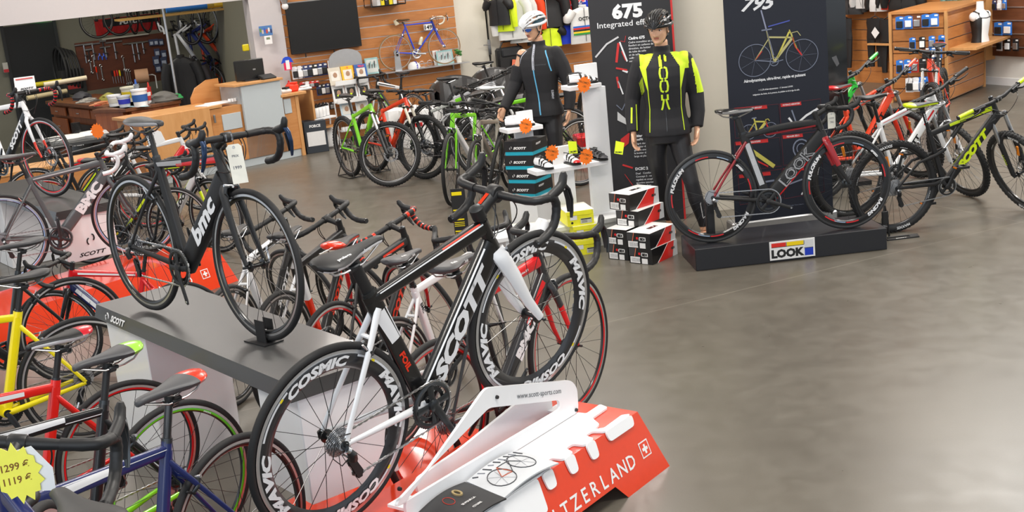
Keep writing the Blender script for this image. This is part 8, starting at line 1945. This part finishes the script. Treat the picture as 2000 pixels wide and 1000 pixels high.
nb = thing('wall_box', 'small red and white box on the workshop wall left of the dark door', 'box', wk(11, 132, dp-.05), WY); MB().box((0, 0, 0), (.08, .05, .16), mt('#d8d4c8'), bev=.005).box((0, -.03, -.05), (.075, .02, .05), RED).build('box_body', nb)
# bicycles hanging by their front wheels
for i, (px, py, c, lab) in enumerate(((352, 46, WHITE, 'white road bicycle'), (383, 44, gl('#2a3a80'), 'blue road bicycle'), (408, 44, gl('#e0481c'), 'orange road bicycle'), (436, 42, WHITE, 'white and silver road bicycle'), (462, 42, BLACK, 'black road bicycle'))):
    P = wk(px+40, py, 3.0); top = P.z+.32; L0 = (.985+.336)*.98
    HB, *_ = bike(f'{lab} hanging by its wheel, {ORD[i]} in the workshop', (P.x, P.y, max(0.33, top-L0-.0), WY-1.15+.05*i), pitch=PI/2*.97, scale=.98, wheels='road', paint=dict(main=c), frame={}, forkp=dict(m=c), bar=dict(tape=WHITE if i in (0, 3) else BLACKM), group=None, crank=.5*i)
    hk = thing('wall_hook', f'steel hook holding the {lab} on the workshop wall', 'hook', (P.x, P.y, top-.0), WY); MB().tube([(0, .7, 0), (0, .0, 0), (0, -.03, .03)], .008, STEEL, 6).build('hook_rod', hk)
rl = thing('storage_shelf', 'high wooden shelf with yellow and blue rolls above the hanging bicycles', 'shelf', wk(400, 17, 2.6), WY); MB().box((0, 0, -.03), (2.6, .5, .03), mt('#b08a4a')).build('shelf_board', rl)
for i, (x, c, lab) in enumerate(((.35, '#e0b838', 'yellow rolled mat'), (-.25, '#2a78d0', 'blue rolled mat'))):
    o = thing('rolled_mat', f'{lab} on the high workshop shelf', 'roll', rl.matrix_basis @ Vector((x, -.18, .05)), WY); MB().tube([(-.35, 0, 0), (.35, 0, .0)], .05, mt(c), 14).build('roll', o)
pole = thing('steel_pole', 'thin steel pole in front of the hanging bicycles', 'pole', (0, 0, 0)); P = wk(322, 40, .9); pole.location = (P.x, P.y, 0); MB().tube([(0, 0, 0), (0, 0, 2.6)], .018, ALU, 10).build('tube', pole)
for i, (px, py, w, h, c) in enumerate(((352, 112, .5, 1.0, mt('#101012')), (372, 120, .45, .95, mt('#1a1216')), (386, 135, .4, .8, mt('#0e0f12')))):
    garment(f'dark work coat, {ORD[i]} of the three hanging right of the tool board', wk(px, py, 1.1), WY-.3, w, h, c, sleeve=.8, cat='coat', name='work_coat')
yt = thing('padlock_tag', 'bright yellow tag on the frame of the workshop opening', 'tag', wk(480, 93, .3), WY); yt.name = 'yellow_tag'; MB().box((0, 0, 0), (.09, .05, .09), YEL, bev=.01).build('tag_body', yt)
# low dark bench with white cloths in front of the workshop
lb = thing('parts_trolley', 'dark low trolley loaded with parts and white sacks before the workbench', 'trolley', PZ(175, 268, .55), .45); lb.location.z = 0
MB().box((0, 0, .52), (1.25, .5, .04), mt('#3a3c3e')).build('top_tray', lb); MB().box((0, 0, .25), (1.2, .48, .03), mt('#2c2e30')).build('bottom_tray', lb)
for sx in (-.58, .58):
    for sy in (-.2, .2): MB().tube([(sx, sy, 0), (sx, sy, .54)], .018, BLACKM, 8).build('leg', lb)
for i, (x, s_, c, lab) in enumerate(((-.30, (.3, .16, .07), '#e0e0dc', 'white sack at the left on the dark trolley'), (.12, (.28, .15, .08), '#e4e4e2', 'white sack at the right on the dark trolley'), (.45, (.12, .1, .10), '#26282a', 'black parts box on the dark trolley'))):
    o = thing(['sack', 'sack', 'parts_box'][i], lab, ['sack', 'sack', 'box'][i], lb.matrix_basis @ Vector((x, .05, .54)), .4); mb = MB(); 
    mb.loft([[Vector((s_[0]*q*math.cos(2*PI*k/16)*(1+.1*math.sin(3*k)), s_[1]*q*math.sin(2*PI*k/16), z)) for k in range(16)] for z, q in ((0, .85), (s_[2]*.5, 1), (s_[2], .75), (s_[2]*1.1, .2))], mt(c)); mb.build('sack_body' if i < 2 else 'box_body', o)
# wooden front boards of the long counter, left
for i, (xa, ya, xb, yb) in enumerate(((40, 425, 235, 386),)):
    A_, B_ = PZ(xa, ya), PZ(xb, yb); yw = math.atan2(B_.y-A_.y, B_.x-A_.x); o = thing('low_counter', 'long low wooden counter front behind the road bicycles at the left', 'counter', A_, yw); L9 = (B_-A_).length
    MB().box((L9/2-.5, .25, .24), (L9+1.0, .5, .48), OAK).build('front_board', o); MB().box((L9/2-.5, .25, .495), (L9+1.04, .54, .03), OAKL).build('worktop', o)
A_, B_ = PZ(238, 386), PZ(352, 352); 
# ================================================================ right background
iL, iC = PZ(1743, 200), PZ(1850, 200); iy = math.atan2(iC.y-iL.y, iC.x-iL.x); idv = Vector((math.cos(iy), math.sin(iy), 0)); inn_ = Vector((-math.sin(iy), math.cos(iy), 0)); W1 = (iC-iL).length
itop = PP(1848, 21, iC, iy).z
IS = thing('display_island', 'wooden slatted display island hung with carded parts', 'display unit', iL, iy)
lo = 0.0
for k_ in range(400):
    Pq = iC+inn_*(k_*.01); q = Pq-CAM; 
    X = 1000+F_PX*q.dot(_r)/q.dot(_w)
    if X > 1922: break
W2 = k_*.01
MB().box((W1/2, W2/2, itop/2), (W1-.04, W2-.04, itop-.02), SLATW).build('core', IS)
mb = MB()
for i in range(int(itop/.148)):
    za = .03+i*.148; mb.box((W1+.0, W2/2, za+.07), (.02, W2-.05, .134), SLATW); mb.box((W1-.008, W2/2, za-.0), (.02, W2-.05, .012), ALU); mb.box((W1/2, -.0, za+.07), (W1-.06, .02, .134), BROWN if False else SLATW)
mb.build('slats', IS)
for x, y in ((0, -.01), (W1, -.01), (W1, W2)): MB().box((x, y, itop/2), (.035, .035, itop), OAKL).build('edge_post', IS)
MB().box((W1/2, W2/2, itop), (W1+.04, W2+.04, .03), OAK).build('top_board', IS)
class _IW:
    yaw = iy
    def __call__(s, px, py): return PP(px, py, iL-inn_*.14, iy)
iw = _IW()
packs('in the top row of the wooden island', 1757, 32, 17, -1.5, 5, .105, .16, [PBL, PBL, PBR, PBL, PBL], 'carded parts on the island, top row', off=.14, wal=iw); packs('in the second row of the wooden island', 1782, 73, 19, -1.6, 4, .08, .15, [PBL, PK, PBL, PBL], 'carded parts on the island, second row', off=.14, wal=iw)
packs('in the third row of the wooden island', 1808, 92, 12, -1, 3, .10, .15, [PBR, PBL, PBL], 'carded parts on the island, third row', off=.14, wal=iw); packs('in the fourth row of the wooden island', 1757, 117, 15, -1.2, 6, .09, .17, [PBL, PBL, PR_, PK, PBR, PK], 'carded parts on the island, fourth row', off=.14, wal=iw); packs('in the bottom row of the wooden island', 1776, 152, 13, -1.2, 4, .10, .18, [PW_, PW_, PBL, PBL], 'carded parts on the island, bottom row', off=.14, wal=iw)
# side shelf and torso
szp = PP(1900, 88, iC+idv*.15, iy+PI/2).z
MB().box((W1+.17, W2*.52, szp), (.34, W2*.95, .03), OAKL).build('side_shelf', IS)
tc = IS.matrix_basis @ Vector((W1+.17, W2*.52, szp+.016)); to = thing('torso_mannequin', 'white headless torso mannequin in a black and white vest on the island shelf', 'mannequin', tc, iy+PI/2-.35)
sc_ = (PP(1905, 0, tc, iy+PI/2).z-tc.z)/.66
mb = MB(); mb.loft([ering((0, 0, z), rx, ry, 24) for z, rx, ry in ((0, .150, .10), (.10, .125, .09), (.22, .140, .105), (.34, .165, .12), (.42, .150, .10), (.47, .09, .075), (.50, .055, .055), (.62, .05, .05))], WHITEM)
for s in (-1, 1): mb.sphere((s*.16, 0, .40), (.065, .06, .07), WHITEM)
mb.build('torso', to)
mb = MB(); prof = ((.0, .158, .108), (.10, .132, .097), (.22, .147, .112), (.34, .168, .126), (.385, .150, .115)); mb.loft([ering((0, 0, z), rx, ry, 24) for z, rx, ry in prof], WHITEM, cap=False)
bm = mb.mi(BLACKM)
for i, f_ in enumerate(mb.f):
    c = sum((Vector(mb.v[k]) for k in f_), Vector())/len(f_)
    if c.x < -.07 or c.z < .05: mb.m[i] = bm
for s in (-1, 1): mb.tube([(s*.09, -.09, .37), (s*.10, -.06, .45), (s*.09, .03, .48), (s*.10, .09, .38)], (.025, .006), BLACKM, 6, side=(1, 0, 0))
mb.tube([(-.11, -.105, .375), (0, -.128, .37), (.11, -.105, .38)], (.006, .004), BLACKM, 6); mb.build('vest', to); to.scale = (sc_,)*3
# tall cabinet on the right wall
ca, cb = rwp(1938, 112, .05), rwp(2003, 108, .05); s0, s1 = sRr(ca), sRr(cb); cz = (ca.z+cb.z)/2
GC = thing('glass_cabinet', 'brown wall cabinet of hanging parts at the right edge', 'cabinet', PRW+dR*s0-nR*.0, RYW); GC.location.z = 0
MB().box(((s1-s0)/2+.3, -.02, cz+.6), (s1-s0+.6, .05, 1.2), wood_mat('cab', lin('#5a3420'), lin('#6c4028'), axis=(1, 1, 6))).build('back_panel', GC); MB().box((-.02, -.16, cz+.6), (.04, .35, 1.3), OAKL).build('side_panel', GC)
for i in range(6): MB().box(((s1-s0)/2+.3, -.05, cz+.12+.17*i), (s1-s0+.6, .012, .012), ALU).build('slat_rail', GC)
class _RW:
    yaw = RYW
    def __call__(s, px, py): return rwp(px, py, .14)
rw_ = _RW()
packs('in the upper row of the right wall cabinet', 1942, 0, 10, -.5, 3, .07, .13, [PB, PW_, PBL], 'carded parts in the wall cabinet, upper row', off=.14, wal=rw_); packs('in the middle row of the right wall cabinet', 1950, 43, 18, -1, 2, .14, .17, [PBL, PBL], 'carded parts in the wall cabinet, middle row', off=.14, wal=rw_); packs('in the lower row of the right wall cabinet', 1952, 75, 16, 0, 3, .10, .16, [PW_, PK, PK], 'carded parts in the wall cabinet, lower row', off=.14, wal=rw_)
# clothes on the right slatted wall
for i, (px, py, hpx, w, lg, c, lab) in enumerate(((1662, -12, 40, .5, False, mt('#2a2b2e'), 'dark grey cycling jacket with white cuffs, upper left on the slatted wall'), (1690, -14, 30, .42, False, mt('#c8c8c8'), 'black and silver jersey on the upper slatted wall'), (1716, -14, 36, .36, False, mt('#d8d8d8'), 'white jersey with a black side on the upper slatted wall'), (1738, -16, 34, .36, False, mt('#e03018'), 'red and black jacket on the upper slatted wall'), (1765, -18, 36, .60, False, mt('#141416'), 'black jacket at the right of the upper slatted wall'), (1648, 34, 100, .40, True, mt('#18181b'), 'black cycling tights, left on the slatted wall'), (1709, 34, 98, .42, True, mt('#121214'), 'black bib tights with a white tag on the slatted wall'), (1734, 36, 108, .40, True, mt('#161618'), 'black cycling tights, right beside the island'))):
    P = p2p(px, py, .16); h = (p2p(px, py, .16).z-p2p(px, py+hpx, .16).z)
    garment(lab, P, Y2+.1, w, h, c, BLACKM if i in (2, 3) else c, sleeve=.8, legs=lg, cat='tights' if lg else 'jacket')
P = p2p(1709, 64, .24); o = thing('price_tag', 'white square price tag on the black bib tights', 'price tag', P, Y2); MB().prism([(-.07, 0), (0, -.08), (.08, 0), (.0, .08)], WHITEM, (0, 0, 0), (1, 0, 0), (0, 0, 1), .002).build('card', o)
P = p2p(1729, 85, .12); o = thing('wall_shelf', 'short wooden shelf on the slatted wall beside the island', 'shelf', P, Y2); MB().box((0, 0, 0), (.45, .24, .025), OAKL).build('shelf_board', o)
# window behind the island and the paper notices
mb = MB(); rslab(mb, sRr(rwp(1795, 10)), sRr(rwp(1905, 10)), rwp(1850, 17).z, 2.6, .02, .03, mat(lin('#7fa8a0'), .3)); w_ = struct('window_1', mb)
mb = MB()
for i in range(26):
    c = rwp(random.uniform(1830, 1895), random.uniform(-14, 15), .04); mb.sphere(c, random.uniform(.03, .06), mt('#4f8f5a' if i % 2 else '#9ac4b8'), 6, 4)
mb.build('window_foliage', w_)
mb = MB(); rslab(mb, sRr(rwp(1822, 10))-.02, sRr(rwp(1822, 10))+.02, rwp(1850, 17).z, 2.6, .04, .03, WHITEM); mb.build('window_frame', w_)
no = thing('notice', 'white paper notice beside the window behind the island', 'notice', rwp(1808, 8, .05), RYW); MB().box((0, 0, 0), (.24, .004, .30), WHITEM).build('sheet', no)
